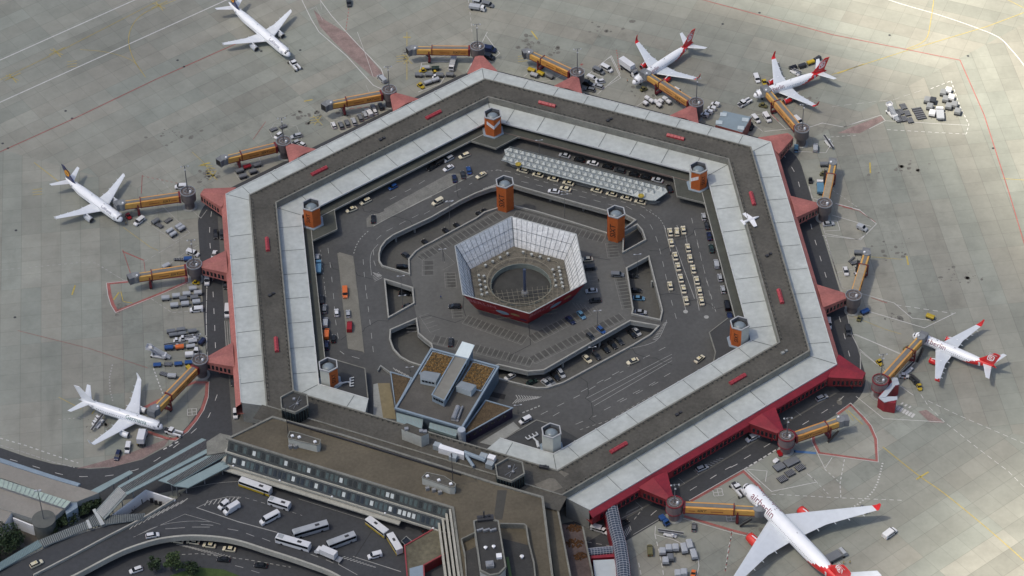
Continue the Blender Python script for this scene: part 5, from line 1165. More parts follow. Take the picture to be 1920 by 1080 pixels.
line(rd,'P2',[(640,800),(720,890)],.4); dline(wl,'T3',[(1395,500),(1510,455)],.3,1.5,1.2); dline(wl,'T3',[(1510,455),(1560,600),(1610,700),(1595,755)],.35,1.5,1.2); dline(wl,'T3',[(1595,755),(1150,730)],.25,1.5,1.2); line(wl,'T3',[(1140,680),(1600,705)],.22)
dline(wl,'T3',[(840,600),(1190,560),(1340,510)],.12,3,2); line(wl,'T3',[(905,715),(1115,648),(1140,680),(1050,725)],.25); line(wl,'E1',[(60,345),(370,360),(440,240)],.2)
dline(wl,'E1',[(420,200),(700,180)],.2,1.2,1.0); line(wl,'E1',[(200,700),(230,820),(300,835)],.25); line(wl,'E1',[(470,870),(720,940)],.25); line(rd,'E1',[(500,890),(640,925)],.5); dline(wl,'E1',[(440,740),(690,910)],.15,1,1)
dline(wl,'T9',[(1340,60),(1385,130),(1480,220),(1670,370),(1830,490),(1920,580)],.2,2,1.3); dline(wl,'T9',[(1380,95),(1560,180),(1920,335)],.2,2,1.3); line(wl,'T9',[(975,70),(1130,195),(1470,215)],.22); line(wl,'R1',[(500,760),(640,860)],.25)
line(wl,'R1',[(0,210),(200,290),(540,440)],.22); line(wl,'R1',[(60,380),(350,610)],.2)
for k in range(7): line(wl,'T9',[(1190+k*16,140+k*8),(1207+k*16,120+k*8)],.9)
for k in range(3): line(wl,'T9',[(1228+k*22,115+k*10),(1240+k*22,105+k*10)],.6)
line(wl,'T9',[(360,480),(475,490),(465,550)],.2); line(wl,'T9',[(365,485),(500,605),(755,552),(700,505)],.25); dline(wl,'T9',[(500,620),(860,640),(1240,655)],.25,1.5,1.2); line(wl,'T9',[(760,395),(800,475),(840,415)],.25)
dline(wl,'T9',[(1125,445),(1080,590),(980,680),(890,725)],.6,.5,.8,sm=4); dline(wl,'T9',[(910,425),(885,560),(890,640)],.3,1.2,.9); dline(wl,'T9',[(800,480),(890,560)],.25,1,1); dline(wl,'T9',[(710,510),(830,630)],.2,1,1)
dline(wl,'S2',[(815,600),(770,800),(740,1030)],.35,1.5,1.2); dline(rd,'S2',[(808,615),(735,1050)],.3,1.4,1.3); line(bl_ := MB(),'S1',[(870,718),(1150,742)],1.1); line(bl_,'S1',[(870,700),(875,735)],.8)
line(wl,'SE',[(535,620),(530,700),(700,745),(770,780)],.22); dline(wl,'SE',[(530,700),(560,820),(600,1010),(610,1080)],.25,2,1.2); dline(wl,'SE',[(380,960),(405,1080)],.22,2,1.2); line(wl,'SE',[(925,910),(935,990),(915,1080)],.22)
for w_, x, y, s_ in (('GE',1350,500,1.0),('SE',1110,310,1.0),('SE',1230,540,.8)):
    c = W(w_,x,y); 
    for d_ in (-1.6,0,1.6): wl.strip([c+Vector((d_,-1.6,0)), c+Vector((d_,1.6,0))], .2, Zm); wl.strip([c+Vector((-1.6,d_,0)), c+Vector((1.6,d_,0))], .2, Zm)
dline(fw,'GE',[(0,580),(230,555),(290,550)],.35,.8,.9); dline(fw,'GE',[(545,20),(515,150),(520,280),(550,400)],.5,.7,.8); dline(wl,'GE',[(960,60),(1010,200),(1060,330)],.4,1,.8); dline(wl,'GE',[(1060,880),(1210,800)],.5,1.4,1.0)
dline(wl,'T7',[(0,305),(140,345),(300,400),(440,445)],.4,1.2,1.2); dline(fw,'T7',[(0,345),(120,380),(300,440),(420,470)],.4,1.5,.6)
line(wl,'NB',[(1260,160),(1340,0)],.22); line(wl,'NB',[(1320,50),(1450,230),(1520,310),(1350,460)],.22); line(wl,'NB',[(370,560),(390,450),(520,430),(800,430)],.3); line(wl,'NB',[(520,370),(820,385)],.22); line(wl,'NB',[(1110,450),(1040,580)],.15); line(wl,'NB',[(340,870),(660,750),(760,590)],.25); line(wl,'NB',[(640,370),(880,300)],.18)
line(wl,'N2',[(980,540),(1340,250),(1460,500),(1150,770)],.25); dline(rd,'N2',[(1410,170),(1450,440)],.35,.9,.8); line(wl,'N2',[(1080,480),(1230,545)],.2); line(wl,'N2',[(160,530),(210,490)],.2); line(wl,'N2',[(400,600),(560,580),(680,500)],.22); line(wl,'N2',[(1080,470),(1240,540)],.12)
line(wl,'P1',[(340,1080),(420,1020)],.2); line(wl,'P1',[(0,830),(150,740),(30,490),(0,510)],.2); line(rd,'N2',[(930,360),(950,375)],1.2)
line(fw,'N3',[(420,740),(510,860),(750,760),(790,620),(740,490)],.22); line(fw,'N3',[(950,290),(900,190),(970,80),(1270,120),(1340,300)],.18); line(rd,'N3',[(680,300),(850,60)],.2)
line(fw,'NL',[(820,0),(870,110)],.2); dline(rd,'NL',[(580,340),(1000,300)],.3,2,1)
dline(fw,'T2',[(10,0)],.2) if False else None
dline(rd,'P',[(655,10),(648,60)],.3,1.2,1.0); dline(wl,'P',[(878,0),(882,30),(885,60)],.15,2,2)
line(dd,'P',[(0,0),(1,0)],.01)
struct(wl.build('white_markings', whitem)); struct(fw.build('worn_markings', faintw)); struct(ye.build('yellow_markings', yelm)); struct(rd.build('red_markings', redm)); struct(rs.build('red_surfacing', mat('red_surfacing', (.225,.165,.150), .9, .25, .3, var2=.2, scale2=2))); struct(bl_.build('blue_markings', bluem))
# ------------------------------------------------------------------ markings on the court deck
D = DECK; dk_ = MB(); tr = MB(); is_ = MB(); pb = MB()
def dk(w_, pts, wd=.18, sm=0, z=.04): line(dk_, w_, pts, wd, z, sm, D)
def dkd(w_, pts, on=1.2, off=1.2, wd=.18, sm=0, z=.04): dline(dk_, w_, pts, wd, on, off, z, sm, D)
# curbed islands
def island(w_, pts, m=mat('island_paving', (.175,.168,.138), .9, .15, .2, var2=.12, scale2=2), h=.13):
    P = [W(w_,x,y,D) for x,y in pts]; return struct(MB().prism(P, D, D+h).build('traffic_island', m))
island('C4',[(355,600),(380,588),(525,628),(545,780),(575,1078),(590,1200),(420,1200),(375,760)]); island('C5',[(345,0),(490,0),(555,600),(535,585),(405,560)], h=.135)
island('C1',[(0,950),(880,470),(1190,480),(1210,500),(1000,590),(110,1055),(0,1060)], mat('chippings', (.165,.165,.148), .9, .2, .3, var2=.2, scale2=2), .06)
island('C4',[(850,150),(1364,-80),(1364,0),(1100,110),(900,215),(730,310),(670,320),(665,230),(700,190),(800,170)], MATS['chippings'], .061)
wk = MB(); wk.strip([W('C1',x,y,D) for x,y in [(60,1075),(560,820),(1000,595),(1210,490)]], .3, D+.14); wk.strip([W('C4',x,y,D) for x,y in [(735,312),(900,220),(1110,110),(1364,-20)]], .3, D+.14); struct(wk.build('island_kerb', kerb))
dkd('C4',[(685,360),(610,430),(560,510),(530,600)],.8,.8,.3,4)
dkd('C4',[(255,540),(290,800),(310,1000)],3,5); dkd('C4',[(175,560),(215,900),(235,1080)],1,1.5); dkd('C4',[(630,660),(640,800),(660,1000)],3,4); dkd('C4',[(740,560),(745,680),(765,740)],3,3)
dk('C4',[(720,830),(705,680),(725,580),(790,500)],.15,4); dkd('C4',[(770,450),(860,370),(1050,270),(1250,170)],3,3,.16); dkd('C4',[(440,60),(560,20)],3,4)
dkd('C5',[(270,50),(290,300),(325,520)],3,4); dkd('C5',[(190,0),(200,80)],1,1.5); dkd('C5',[(575,50),(600,250),(640,600)],3,4); dkd('C5',[(440,630),(510,650)],4,4,.22); dkd('C5',[(330,580),(370,610)],4,4,.22)
dkd('C1',[(80,820),(340,690),(560,560)],3,4); dkd('C1',[(950,720),(1190,600)],3,4); dkd('C1',[(540,1020),(700,930),(900,830)],3,3,.14); dkd('C1',[(1380,440),(1500,430),(1660,440)],.8,1.0,.2)
for k in range(9): line(tr,'C1',[(1330+k*22,700-k*8),(1350+k*22,672-k*8)],.3,.05,0,D)
dkd('C2',[(0,320),(120,335),(400,420),(1100,600),(1500,700),(1600,740)],2,2,.18); dkd('C2',[(260,440),(560,510),(1000,630),(1250,700)],3,3,.15)
dkd('C3',[(420,120),(560,200),(640,300),(700,460),(760,720),(800,900),(850,1080)],3,4,.18,3); dkd('C3',[(590,150),(700,220),(760,320)],.8,.8,.25,3)
for x0, y0, x1, y1 in ((745,290,930,1010),(850,280,870,330),(820,400,1000,900),(925,360,1040,1000)): dk('C3',[(x0,y0),(x1,y1)],.2)
dkd('C3',[(975,220),(1060,580),(1150,920),(1180,1010)],3,4); dkd('C3',[(1020,400),(1090,700),(1160,1000)],3,4,.12)
for x, y in ((925,1010),(1100,1055)): 
    p = W('C3',x,y,D); tr.lathe([(.9,D+.05),(.02,D+.06)],12,p.x,p.y,cap=False)
# lane lines lower right of the court
for f, (a, b_, c, d_) in enumerate(((980,720,1767,315),(1020,760,1767,345),(1050,790,1767,375))): dk('C6',[(a,b_),(c,d_)],.16)
for pts in ([(560,870),(740,780),(920,690),(1110,580),(1320,470)],[(670,885),(800,810)],[(930,660),(1250,490),(1450,380),(1767,220)],[(1260,750),(1560,600),(1767,480)],[(1140,830),(1400,700),(1700,540)],[(880,960),(1070,880)]): dkd('C6',pts,3,4,.2)
dkd('C6',[(920,1010),(1200,920),(1500,740),(1767,610)],1.2,1.2,.2); dk('C6',[(1350,270),(1610,200),(1700,60),(1715,0)],.16,3)
for k in range(12): line(tr,'C6',[(1590+k*9,175-k*13),(1625+k*9,185-k*15)],.25,.05,0,D)
for k in range(10): line(tr,'C6',[(300+k*24,770-k*5),(350+k*24,722-k*2)],.3,.05,0,D); line(tr,'C6',[(350+k*24,722-k*2),(330+k*24,690+k*2)],.3,.05,0,D)
dkd('C6',[(390,855),(550,790)],1,.6,.5); dk('C6',[(0,600),(60,700)],.1)
for k in range(6): line(tr,'C5',[(820+k*26,735+k*13),(850+k*26,765+k*13)],.3,.05,0,D); line(tr,'C4',[(735+k*14,800+k*4),(790+k*8,850-k*3)],.25,.05,0,D)
for k in range(5): line(tr,'C4',[(730+k*6,840+k*14),(800+k*8,800+k*14)],.2,.05,0,D)
# parking bays: rows of small lines with dark paved bays
def bays(w_, a, b_, n, depth, flip=1, pave=True):
    A_, B_ = W(w_,*a,D), W(w_,*b_,D); d_ = (B_-A_)/n; dn = d_.normalized(); nn = Vector((-dn.y, dn.x, 0))*depth*flip
    pb.strip([A_, B_], .12, D+.05)
    for k in range(n+1): pb.strip([A_+d_*k, A_+d_*k+nn], .12, D+.055)
    if pave:
        for k in range(n):
            p = [A_+d_*(k+.12)+nn*.2, A_+d_*(k+.88)+nn*.2, A_+d_*(k+.88)+nn*.88, A_+d_*(k+.12)+nn*.88]; p = [Vector((q.x,q.y,D+.035)) for q in p]
            is_.poly(p if area(p) > 0 else p[::-1])
bays('T5',(680,740),(1015,860),13,5); bays('T5',(1090,850),(1410,690),12,5,1); bays('T5',(1092,968),(1600,720),17,4.6,1); bays('T5',(505,850),(640,880),4,4.6,1); bays('T5',(730,900),(1060,985),12,4.6,1)
bays('T5',(430,350),(870,110),17,4.6,-1); bays('T5',(985,105),(1490,245),19,4.6,-1); bays('T5',(455,470),(455,385),3,4.6,-1); bays('T5',(455,385),(470,375),1,3); bays('T5',(1530,470),(1580,660),10,4.6,1) ; bays('T5',(1485,290),(1500,370),5,4.6,1)
bays('T5',(580,455),(585,540),5,4.4,1); bays('T5',(640,455),(650,535),5,2.5,-1,False); bays('T5',(1370,400),(1400,520),6,4,1,False); bays('C5',(1055,300),(1060,400),3,4.6,-1,False); bays('T5',(440,700),(500,790),4,4,1,False); bays('T5',(620,660),(625,710),3,4,1)
for pts in ([(570,440),(640,400),(570,330)],[(560,310),(580,400)],): pb.strip(G('T5',pts,D), .12, D+.05)
for k in range(7): pb.strip(G('T5',[(1300+k*22,620+k*5),(1330+k*22,660+k*5)],D), .12, D+.05)
# drainage joints (dark zigzag lines)
for w_, pts in (('C4',[(215,715),(290,710),(310,760),(460,800),(510,775),(555,800),(570,830),(735,875)]),('C4',[(625,110),(640,150),(700,160),(720,140),(860,180),(890,215),(980,205),(1130,250),(1160,300)]),
    ('C1',[(980,630),(985,700),(1000,790),(1060,820)]),('C3',[(620,495),(710,500),(790,460)]),('C3',[(850,400),(920,395),(990,350),(1000,310),(1080,310)]),('C3',[(700,870),(790,855),(890,870)]),('C3',[(940,920),(1020,910),(1130,950),(1180,990),(1250,970)]),
    ('C6',[(925,530),(985,570),(1000,680),(970,720),(1025,760),(1040,870),(1005,910),(1060,950)]),('C6',[(1400,260),(1430,310),(1540,350),(1620,350),(1680,390),(1767,410)]),('C5',[(780,305),(680,300),(560,370),(545,400),(480,420),(400,430),(340,480)]),
    ('T5',[(1055,750),(1065,860),(950,920),(940,960)]),('T5',[(440,710),(500,695),(640,735),(690,715)]),('C3',[(200,550),(100,540)]),('C3',[(100,545),(290,575)]),('T5',[(570,320),(580,390)]),('T5',[(690,580),(685,650),(700,700)])):
    P = G(w_, pts, D); tr2 = None; MB
    tarm = globals().setdefault('TAR', MB()); tarm.strip(P, .22, D+.045)
struct(TAR.build('tar_joints', tar)); struct(dk_.build('court_markings', faintw)); struct(tr.build('court_hatching', faintw)); struct(pb.build('parking_lines', mat('parking_line', (.21,.21,.19), .85, .2, 1))); struct(is_.build('parking_bays', mat('bay_paving', (.072,.072,.066), .9, .2, .5)))
# bus station markings
bm_ = MB()
def bl2(w_, pts, wd=.16, sm=0): line(bm_, w_, pts, wd, .04, sm, D)
for k in range(12): bl2('T7',[(728+k*26,818-k*13),(770+k*26,775-k*12)],.35)
bl2('T7',[(715,812),(990,655)]); bl2('T7',[(750,862),(1040,732),(1240,790)],.14); bl2('T7',[(760,858),(900,795),(1060,772),(1180,775)],.14,3)
for k in range(8): bl2('T7',[(1150+k*25,685-k*4),(1170+k*25,655-k*3)],.35)
bl2('T7',[(1110,695),(1200,652),(1280,635),(1355,637),(1250,700)],.2); bl2('T7',[(1105,695),(1340,775),(1560,835)],.3)
for pts in ([(930,815),(1040,808)],[(1080,805),(1180,805)],[(1280,815),(1340,825)],[(1385,840),(1430,857)],[(1475,868),(1520,885)],[(1130,790),(1200,795)]): bl2('T7',pts,.2)
dline(bm_,'T7',[(1380,640),(1520,680),(1700,740)],.15,1.5,1.5,.04,0,D); bl2('T7',[(1000,600),(1200,560),(1340,548)],.14,3); dline(bm_,'T7',[(1000,600),(1200,500)],.14,1,1.5,.04,0,D)
for k in range(11): bl2('B2',[(385+k*30,915+k*8),(430+k*28,900+k*10)],.3) if k < 11 else None
bl2('B2',[(360,940),(370,975),(540,1070)],.2); bl2('B2',[(0,370),(620,565)],.12); bl2('B2',[(110,880),(180,905)],.2); bl2('B2',[(250,930),(320,960)],.2); bl2('B2',[(500,900),(940,1040)],.25)
struct(bm_.build('bus_station_markings', faintw))
lm = MB()
for k in range(17): line(lm,'BU',[(250+k*28,790+k*8),(330+k*26,800+k*6)],.25,.08)
dline(lm,'BU',[(180,890),(460,875),(900,930),(1300,1000)],.25,1.2,1.0,.08); dline(lm,'BU',[(790,985),(870,1005)],.2,3,1,.08); dline(lm,'BU',[(940,1030),(1020,1055)],.2,3,1,.08)
struct(lm.build('lower_road_markings', faintw))
tq = MB(); tq.strip(G('B2',[(670,670),(600,780),(515,915)],D), .25, D+.045); struct(tq.build('bus_deck_joint', tar))
fm = MB(); dline(fm,'MB',[(1270,765),(1500,805)],.2,2,1.5,.05)
for k in range(7): line(fm,'SE',[(215+k*14,690-k*12),(250+k*10,745-k*14)],.3,.05)
for k in range(8): line(fm,'SE',[(265+k*14,510-k*8),(285+k*14,480-k*6)],.15,.07)
for k in range(5): line(fm,'T9',[(140+k*16,450-k*8),(165+k*16,460-k*10)],.3,.06)
line(fm,'SE',[(180,570),(420,450)],.18,.06); dline(fm,'SE',[(340,560),(410,470)],.3,1.5,1,.06)
for w_, pts in (('S1',[(210,690),(270,640)]),('S1',[(880,200),(960,265)]),('SE',[(745,180),(805,230)]),('SE',[(885,105),(935,150)]),('SE',[(350,395),(410,450)])): line(fm,w_,pts,.15,.06)
struct(fm.build('forecourt_markings', faintw))
# ================================================================== AIRCRAFT
def aircraft(label, nose, tail, L, r, span, wingx, sweep, chord, tip, tailm, enginem, text=None, logo=None, winglet=None, rearm=None, eng=(.33, 2.1, 1.15), zc=None, tscale=1.0, navyfin=False, rootz=-.45, hst=.36, finh=.155, texts=(1,-1), tx0=.13, twin_eng_r=1.0):
    dx, dy = tail[0]-nose[0], tail[1]-nose[1]; a = math.atan2(dy, dx)
    t = thing('airliner', label, 'airliner', (nose[0], nose[1], 0), a, 'airliners parked round the terminal')
    zc = zc or r+1.45
    # fuselage along +x from nose (0) to tail (L)
    def prof(x):
        f = x/L
        if f < .13: k = math.sqrt(max(0, 1-((.13-f)/.13)**2))**.95; return max(.04, r*k), zc - r*.22*(1-k)
        if f < .68: return r, zc
        g = (f-.68)/.32; k = 1-.90*g**1.55; return max(.12, r*k), zc + r*.62*g**1.4
    N = 24
    def ring_(x):
        rr, z = prof(x); return [(x, rr*math.sin(2*math.pi*i/N), z+rr*math.cos(2*math.pi*i/N)) for i in range(N)]
    xs = [L*f for f in (0,.003,.01,.02,.035,.055,.08,.105,.13,.2,.3,.4,.5,.55)+tuple(.57+.02*k for k in range(21))+(.98,1.0)]
    split = 14 if rearm else None
    body = [planewhite] + ([rearm] if rearm else [])
    b = MB()
    if rearm:
        # slanted colour break: the rear cone takes the tail colour, higher at the back
        rings_ = [ring_(x) for x in xs]; b.loft(rings_)
        nseg = len(xs)-1
        for k in range(nseg):
            for i in range(N):
                zmid = math.cos(2*math.pi*(i+.5)/N); f = (xs[k]+xs[k+1])/2/L
                if f > .57 + .27*(zmid+1)/2: b.m[k*N+i] = 1
        b.m[-1] = 1
    else: b.loft([ring_(x) for x in xs])
    b.build('fuselage', body, t, smooth=True)
    # cockpit glass and cabin window rows
    b = MB(); cx = L*.034; rr, z = prof(cx)
    g = []
    for s in (-1.15,-.8,-.4,0,.4,.8,1.15):
        p = []
        for x_, an in ((L*.026,.72),(L*.042,.50)):
            rq, zq = prof(x_); rq *= 1.015; th = s*(1.0 if x_ < L*.03 else .95); el = R(90)-R(90)*an*0
            p.append((x_, rq*math.sin(th*1.0), zq+rq*math.cos(th*1.0)*1.0))
        g.append(p)
    for q0, q1 in zip(g, g[1:]): b.add([q0[0], q0[1], q1[1], q1[0]], [(0,1,2,3),(3,2,1,0)])
    b.build('cockpit_windows', glass, t)
    for s in (-1, 1):
        b = MB(); x = L*.12
        while x < L*.80:
            rq, zq = prof(x); th = R(72); 
            if abs(x - L*.42) > .01: b.box(x, s*(rq*math.sin(th)+.005), zq+rq*math.cos(th), .24, .05, .34)
            x += .75
        b.build('cabin_windows', mat('cabin_window', (.10,.12,.15), .2), t)
        for f in (.075, .84):
            rq, zq = prof(L*f); th = R(78); me_ = MB(); me_.box(L*f, s*(rq*math.sin(th)+.012), zq+rq*math.cos(th)-.1, .85, .05, 1.75); me_.build('cabin_door', mat('door_line', (.55,.57,.60), .4), t)
    # aerofoil sections
    def sec(x, y, z, c, th, tw=0): # chord along x starting at x
        pr = [(0,0),(.06,.35),(.3,.5),(.65,.32),(1,.02),(.65,-.12),(.3,-.22),(.06,-.2)]
        return [(x+c*u_, y, z+v_*th*c) for u_, v_ in pr]
    semi = span/2; xr = L*wingx; kink = .36; dih = .09
    tl = math.tan(R(sweep)); zr = zc+r*rootz
    for s in (-1, 1):
        rows = []
        for f, c, th in ((0,chord,.13),(kink,chord*.60,.12),(1,tip,.10)):
            y = r*.75+(semi-r*.75)*f; rows.append(sec(xr+tl*(y-r*.75), s*y, zr+dih*(y-r), c, th))
        b = MB(); b.loft(rows, flip=(s > 0)); w = b.build('wing', wingrey if tailm is wingred else mat('wing_white', (.66,.69,.72), .35, .05, .4), t)
        # leading edge, flap lines and fairings
        b = MB()
        for f in (.22,.45,.62,.80):
            y = r+(semi-r)*f; c_ = chord*(1-.4*min(f/kink,1)) if f < kink else chord*.6+(tip-chord*.6)*(f-kink)/(1-kink); xx = xr+tl*(y-r*.75)+c_
            b.tube((xx-1.6, s*y, zr+dih*(y-r)-.25),(xx+.75, s*y, zr+dih*(y-r)-.3),.28,r2=.08)
        b.build('flap_fairing', wingrey, w)
        y = semi; xx = xr+tl*(y-r*.75); z = zr+dih*(y-r)
        if winglet:
            h, m = winglet; b = MB(); b.loft([sec(xx-.05, s*y, z, tip, .10), sec(xx+.55, s*(y+.35), z+h*.28, tip*.72, .09), sec(xx+1.6, s*(y+.62), z+h, tip*.32, .08)], flip=(s > 0)); b.build('winglet', m, t)
            if m is wingred: b = MB(); b.loft([sec(xx-.9*tl-.02, s*(y-.9), z-.075, tip*1.16, .13), sec(xx-.03, s*(y+.02), z+.005, tip*1.02, .13)], flip=(s > 0)); b.build('wing_tip', wingred, t)
        else:
            b = MB(); b.loft([sec(xx, s*y, z-.5, tip*.9, .08), sec(xx+.3, s*(y+.15), z+.6, tip*.7, .08)], flip=(s > 0)); b.build('wing_fence', planewhite, t)
        # engine
        ef, el, er = eng; y = r+(semi-r)*ef; xe = xr+tl*(y-r)-el*1.05; ze = zr-er-.25
        b = MB(); K = 18; pr = [(0,.80),(.04,.92),(.25,1.0),(.6,.98),(.9,.80),(1.0,.72)]
        b.loft([[(xe+u_*el*1.75, s*y+er*q*math.cos(2*math.pi*i/K), ze+er*q*math.sin(2*math.pi*i/K)) for i in range(K)] for u_, q in pr], flip=True, cap=False); en = b.build('engine', enginem, t, smooth=True)
        b = MB(); b.loft([[(xe+u_, s*y+er*q*math.cos(2*math.pi*i/K), ze+er*q*math.sin(2*math.pi*i/K)) for i in range(K)] for u_, q in ((-.03,.80),(-.02,.90),(.15,.94))], flip=True, cap=False); b.build('intake_lip', steel, en)
        b = MB(); b.lathe([(er*.80,0),(.02,.02)],K,cap=False); o = b.build('intake_fan', dark, en); o.location = (xe+.25, s*y, ze); o.rotation_euler = (0, R(-90), 0)
        b = MB(); b.loft([[(xe+el*1.7+u_, s*y+er*q*math.cos(2*math.pi*i/10), ze+er*q*math.sin(2*math.pi*i/10)) for i in range(10)] for u_, q in ((0,.6),(.9,.25))], flip=True); b.build('exhaust_cone', steel, en)
        b = MB(); b.loft([[(xe+el*.3,s*y-.15,ze+er*.9),(xe+el*.3,s*y+.15,ze+er*.9),(xe+el*2.2,s*y+.15,zr+dih*(y-r)),(xe+el*2.2,s*y-.15,zr+dih*(y-r))],[(xe+el*.8,s*y-.12,ze+er+.55),(xe+el*.8,s*y+.12,ze+er+.55),(xe+el*2.5,s*y+.12,zr+dih*(y-r)+.3),(xe+el*2.5,s*y-.12,zr+dih*(y-r)+.3)]]); b.build('pylon', planewhite, en)
        # stabiliser
        ts = L*hst/2*.5*tscale; xr2 = L*.865; _, zt = prof(L*.9); rows = []
        for f, c in ((0,chord*.52),(1,chord*.22)):
            y = .35+ (span*.195)*f; rows.append(sec(xr2+math.tan(R(33))*(y), s*y, zt+.25+y*.1, c, .09))
        b = MB(); b.loft(rows, flip=(s > 0)); b.build('tailplane', wingrey if tailm is wingred else MATS['wing_white'], t)
        # main gear
        yg = r*1.35; xg = xr+chord*.72
        g_ = MB(); g_.tube((xg,s*yg,.6),(xg,s*yg,zr),.16); gear = g_.build('landing_gear', steel, t)
        for q in (-.35,.35): MB().tube((xg,s*yg+q-.16,.58),(xg,s*yg+q+.16,.58),.56,n=12).build('wheel', black, gear)
    g_ = MB(); g_.tube((L*.12,0,.5),(L*.12,0,zc-r*.7),.12); gear = g_.build('landing_gear', steel, t)
    for q in (-.2,.2): MB().tube((L*.12,q-.1,.42),(L*.12,q+.1,.42),.40,n=12).build('wheel', black, gear)
    b = MB(); rg = []
    for x_, q in ((xr-.8,.2),(xr+.8,.9),(xr+chord*.6,1.0),(xr+chord*1.15,.5)): rg.append([(x_, r*.95*q*math.cos(math.pi*2*i/12), zc-r*.62+r*.55*q*math.sin(math.pi*2*i/12)) for i in range(12)])
    b.loft(rg); b.build('belly_fairing', planewhite if not rearm else wingred, t, smooth=True)
    # fin
    H_ = L*finh*1.0; xf = L*.80; _, zt = prof(L*.86); cr = chord*.95; ct = chord*.37
    def fsec(x, z, c, th):
        pr = [(0,0),(.06,.5),(.3,.9),(.7,.55),(1,0.02)]; return [(x+c*u_, th*c*v_, z) for u_, v_ in pr]+[(x+c*u_, -th*c*v_, z) for u_, v_ in pr[-2:0:-1]]
    rows = [fsec(xf-L*.05, zt+r*.05, cr*1.5, .03), fsec(xf+L*.015, zt+r*.55+.3, cr*.94, .055), fsec(xf+L*.015+(H_)*.86, zt+r*.3+H_, ct, .06)]
    b = MB(); b.loft(rows, flip=True); fin = b.build('fin', tailm, t)
    if logo:
        xm = xf+L*.015+H_*.70; zm = zt+r*.3+H_*.56
        for s in (-1, 1):
            yy = s*(.17+r*.05)
            if logo == 'disc':
                b = MB(); b.poly([(xm-.0+1.45*math.cos(k*R(15)), yy, zm+1.45*math.sin(k*R(15))) for k in range(24)]); b.build('tail_emblem', yellowd, fin)
                b = MB(); b.poly([(xm+x_, yy+s*.03, zm+z_) for x_, z_ in ((-1,-.3),(-.2,-.15),(.9,.7),(.5,0),(.9,-.3),(.1,-.35),(-.3,-.6))]); b.add(b.v[::-1][:7], [(0,1,2,3,4,5,6)]); b.build('tail_emblem', navy, fin)
            else:
                k_ = H_/6.8
                rr_ = lambda q, h: [(xm+q*math.copysign(abs(math.cos(k*R(15)))**.6, math.cos(k*R(15)))+.35*h*math.sin(k*R(15)), yy, zm+h*math.copysign(abs(math.sin(k*R(15)))**.6, math.sin(k*R(15)))) for k in range(24)]
                b = MB(); b.poly(rr_(1.35*k_, 1.55*k_)); b.build('tail_emblem', planewhite, fin)
                b = MB(); b.poly([(x_, y_+s*.02, z_) for x_, y_, z_ in rr_(1.0*k_, 1.15*k_)]); b.build('tail_emblem', wingred, fin)
                b = MB(); 
                P_ = [(xm+.72*k_*math.cos(R(q))*(1-.12*(q > 200)), yy+s*.04, zm+.75*k_*math.sin(R(q))) for q in range(30, 380, 25)]
                for p, q in zip(P_, P_[1:]): b.tube(p, q, .13*k_, n=4)
                b.tube((xm-.5*k_, yy+s*.04, zm-.1*k_), (xm+.4*k_, yy+s*.04, zm+.3*k_), .13*k_, n=4); b.tube((xm-.2*k_, yy+s*.04, zm-.4*k_), (xm+.3*k_, yy+s*.04, zm+.55*k_), .12*k_, n=4)
                b.build('tail_emblem', planewhite, fin)
                b = MB(); b.add([(xm-1.2*k_, yy*.9, zm+1.75*k_),(xm+2.3*k_, yy*.9, zm+2.0*k_),(xm+2.4*k_, yy*.9, zm+2.3*k_),(xm-.8*k_, yy*.9, zm+2.0*k_)], [(0,1,2,3),(3,2,1,0)]); b.build('tail_stripe', planewhite, fin)
    if text:
        txt, size, col, th0 = text
        for s in texts:
            me = text_mesh(txt, size, 0); bm = bmesh.new(); bm.from_mesh(me); ys = [v.co.y for v in bm.verts]; y_ = min(ys)+.2
            while y_ < max(ys):      # cut the letters into thin bands so that they wrap round the hull
                bmesh.ops.bisect_plane(bm, geom=bm.verts[:]+bm.edges[:]+bm.faces[:], plane_co=(0,y_,0), plane_no=(0,1,0)); y_ += .2
            bm.to_mesh(me); bm.free()
            xs_ = [v.co.x for v in me.vertices]; w_ = max(xs_)-min(xs_)
            for v in me.vertices:
                x_ = (v.co.x-min(xs_)); xx = L*tx0 + (w_-x_ if s > 0 else x_) ; rq, zq = prof(xx); th = R(th0) - v.co.y/rq
                v.co = Vector((xx, s*(rq+.03)*math.sin(th), zq+(rq+.03)*math.cos(th)))
            me.materials.append(col); link('airline_lettering', me, t)
    # aerials, top vents
    b = MB(); b.box(L*.30,0,zc+r+.15,.6,.08,.4); b.box(L*.52,0,zc+r+.12,.5,.08,.35); b.build('aerial', mat('aerial_grey', (.3,.32,.34), .5), t)
    return t
logored = mat('lettering_red', (.17,.018,.05), .5); lognavy = mat('lettering_navy', (.02,.03,.12), .5); loggreen = mat('lettering_green', (.015,.13,.10), .5)
greyeng = mat('engine_grey', (.40,.43,.47), .35, .06, .5)
aircraft('white airliner with blue tail being towed at the upper left, cut by the top edge', W('P',543,104,3.3), W('P',428,4,4.5), 43.8, 1.98, 34.1, .33, 27, 6.6, 1.6, navy, greyeng, ('Lufthansa',1.9,lognavy,42), 'disc', tx0=.12, eng=(.31,2.3,1.25))
aircraft('white airliner with blue tail docked at the left corner of the terminal', W('LH',830,738,3.3), W('LH',185,250,4.6), 33.8, 1.98, 34.1, .31, 27, 6.4, 1.6, navy, greyeng, ('Lufthansa',1.6,lognavy,42), 'disc', finh=.19, tx0=.13, eng=(.31,2.3,1.25))
aircraft('all white airliner with green lettering and a white tail, lower left', W('GE',1052,658,3.0), W('GE',230,372,4.6), 32.8, 1.88, 34.3, .31, 26, 6.6, 1.7, planewhite, planewhite, ('Germania',2.15,loggreen,50), None, winglet=(2.5, planewhite), finh=.205, eng=(.30,1.9,1.10), tx0=.17)
AB = ('airberlin',2.3,logored,48)
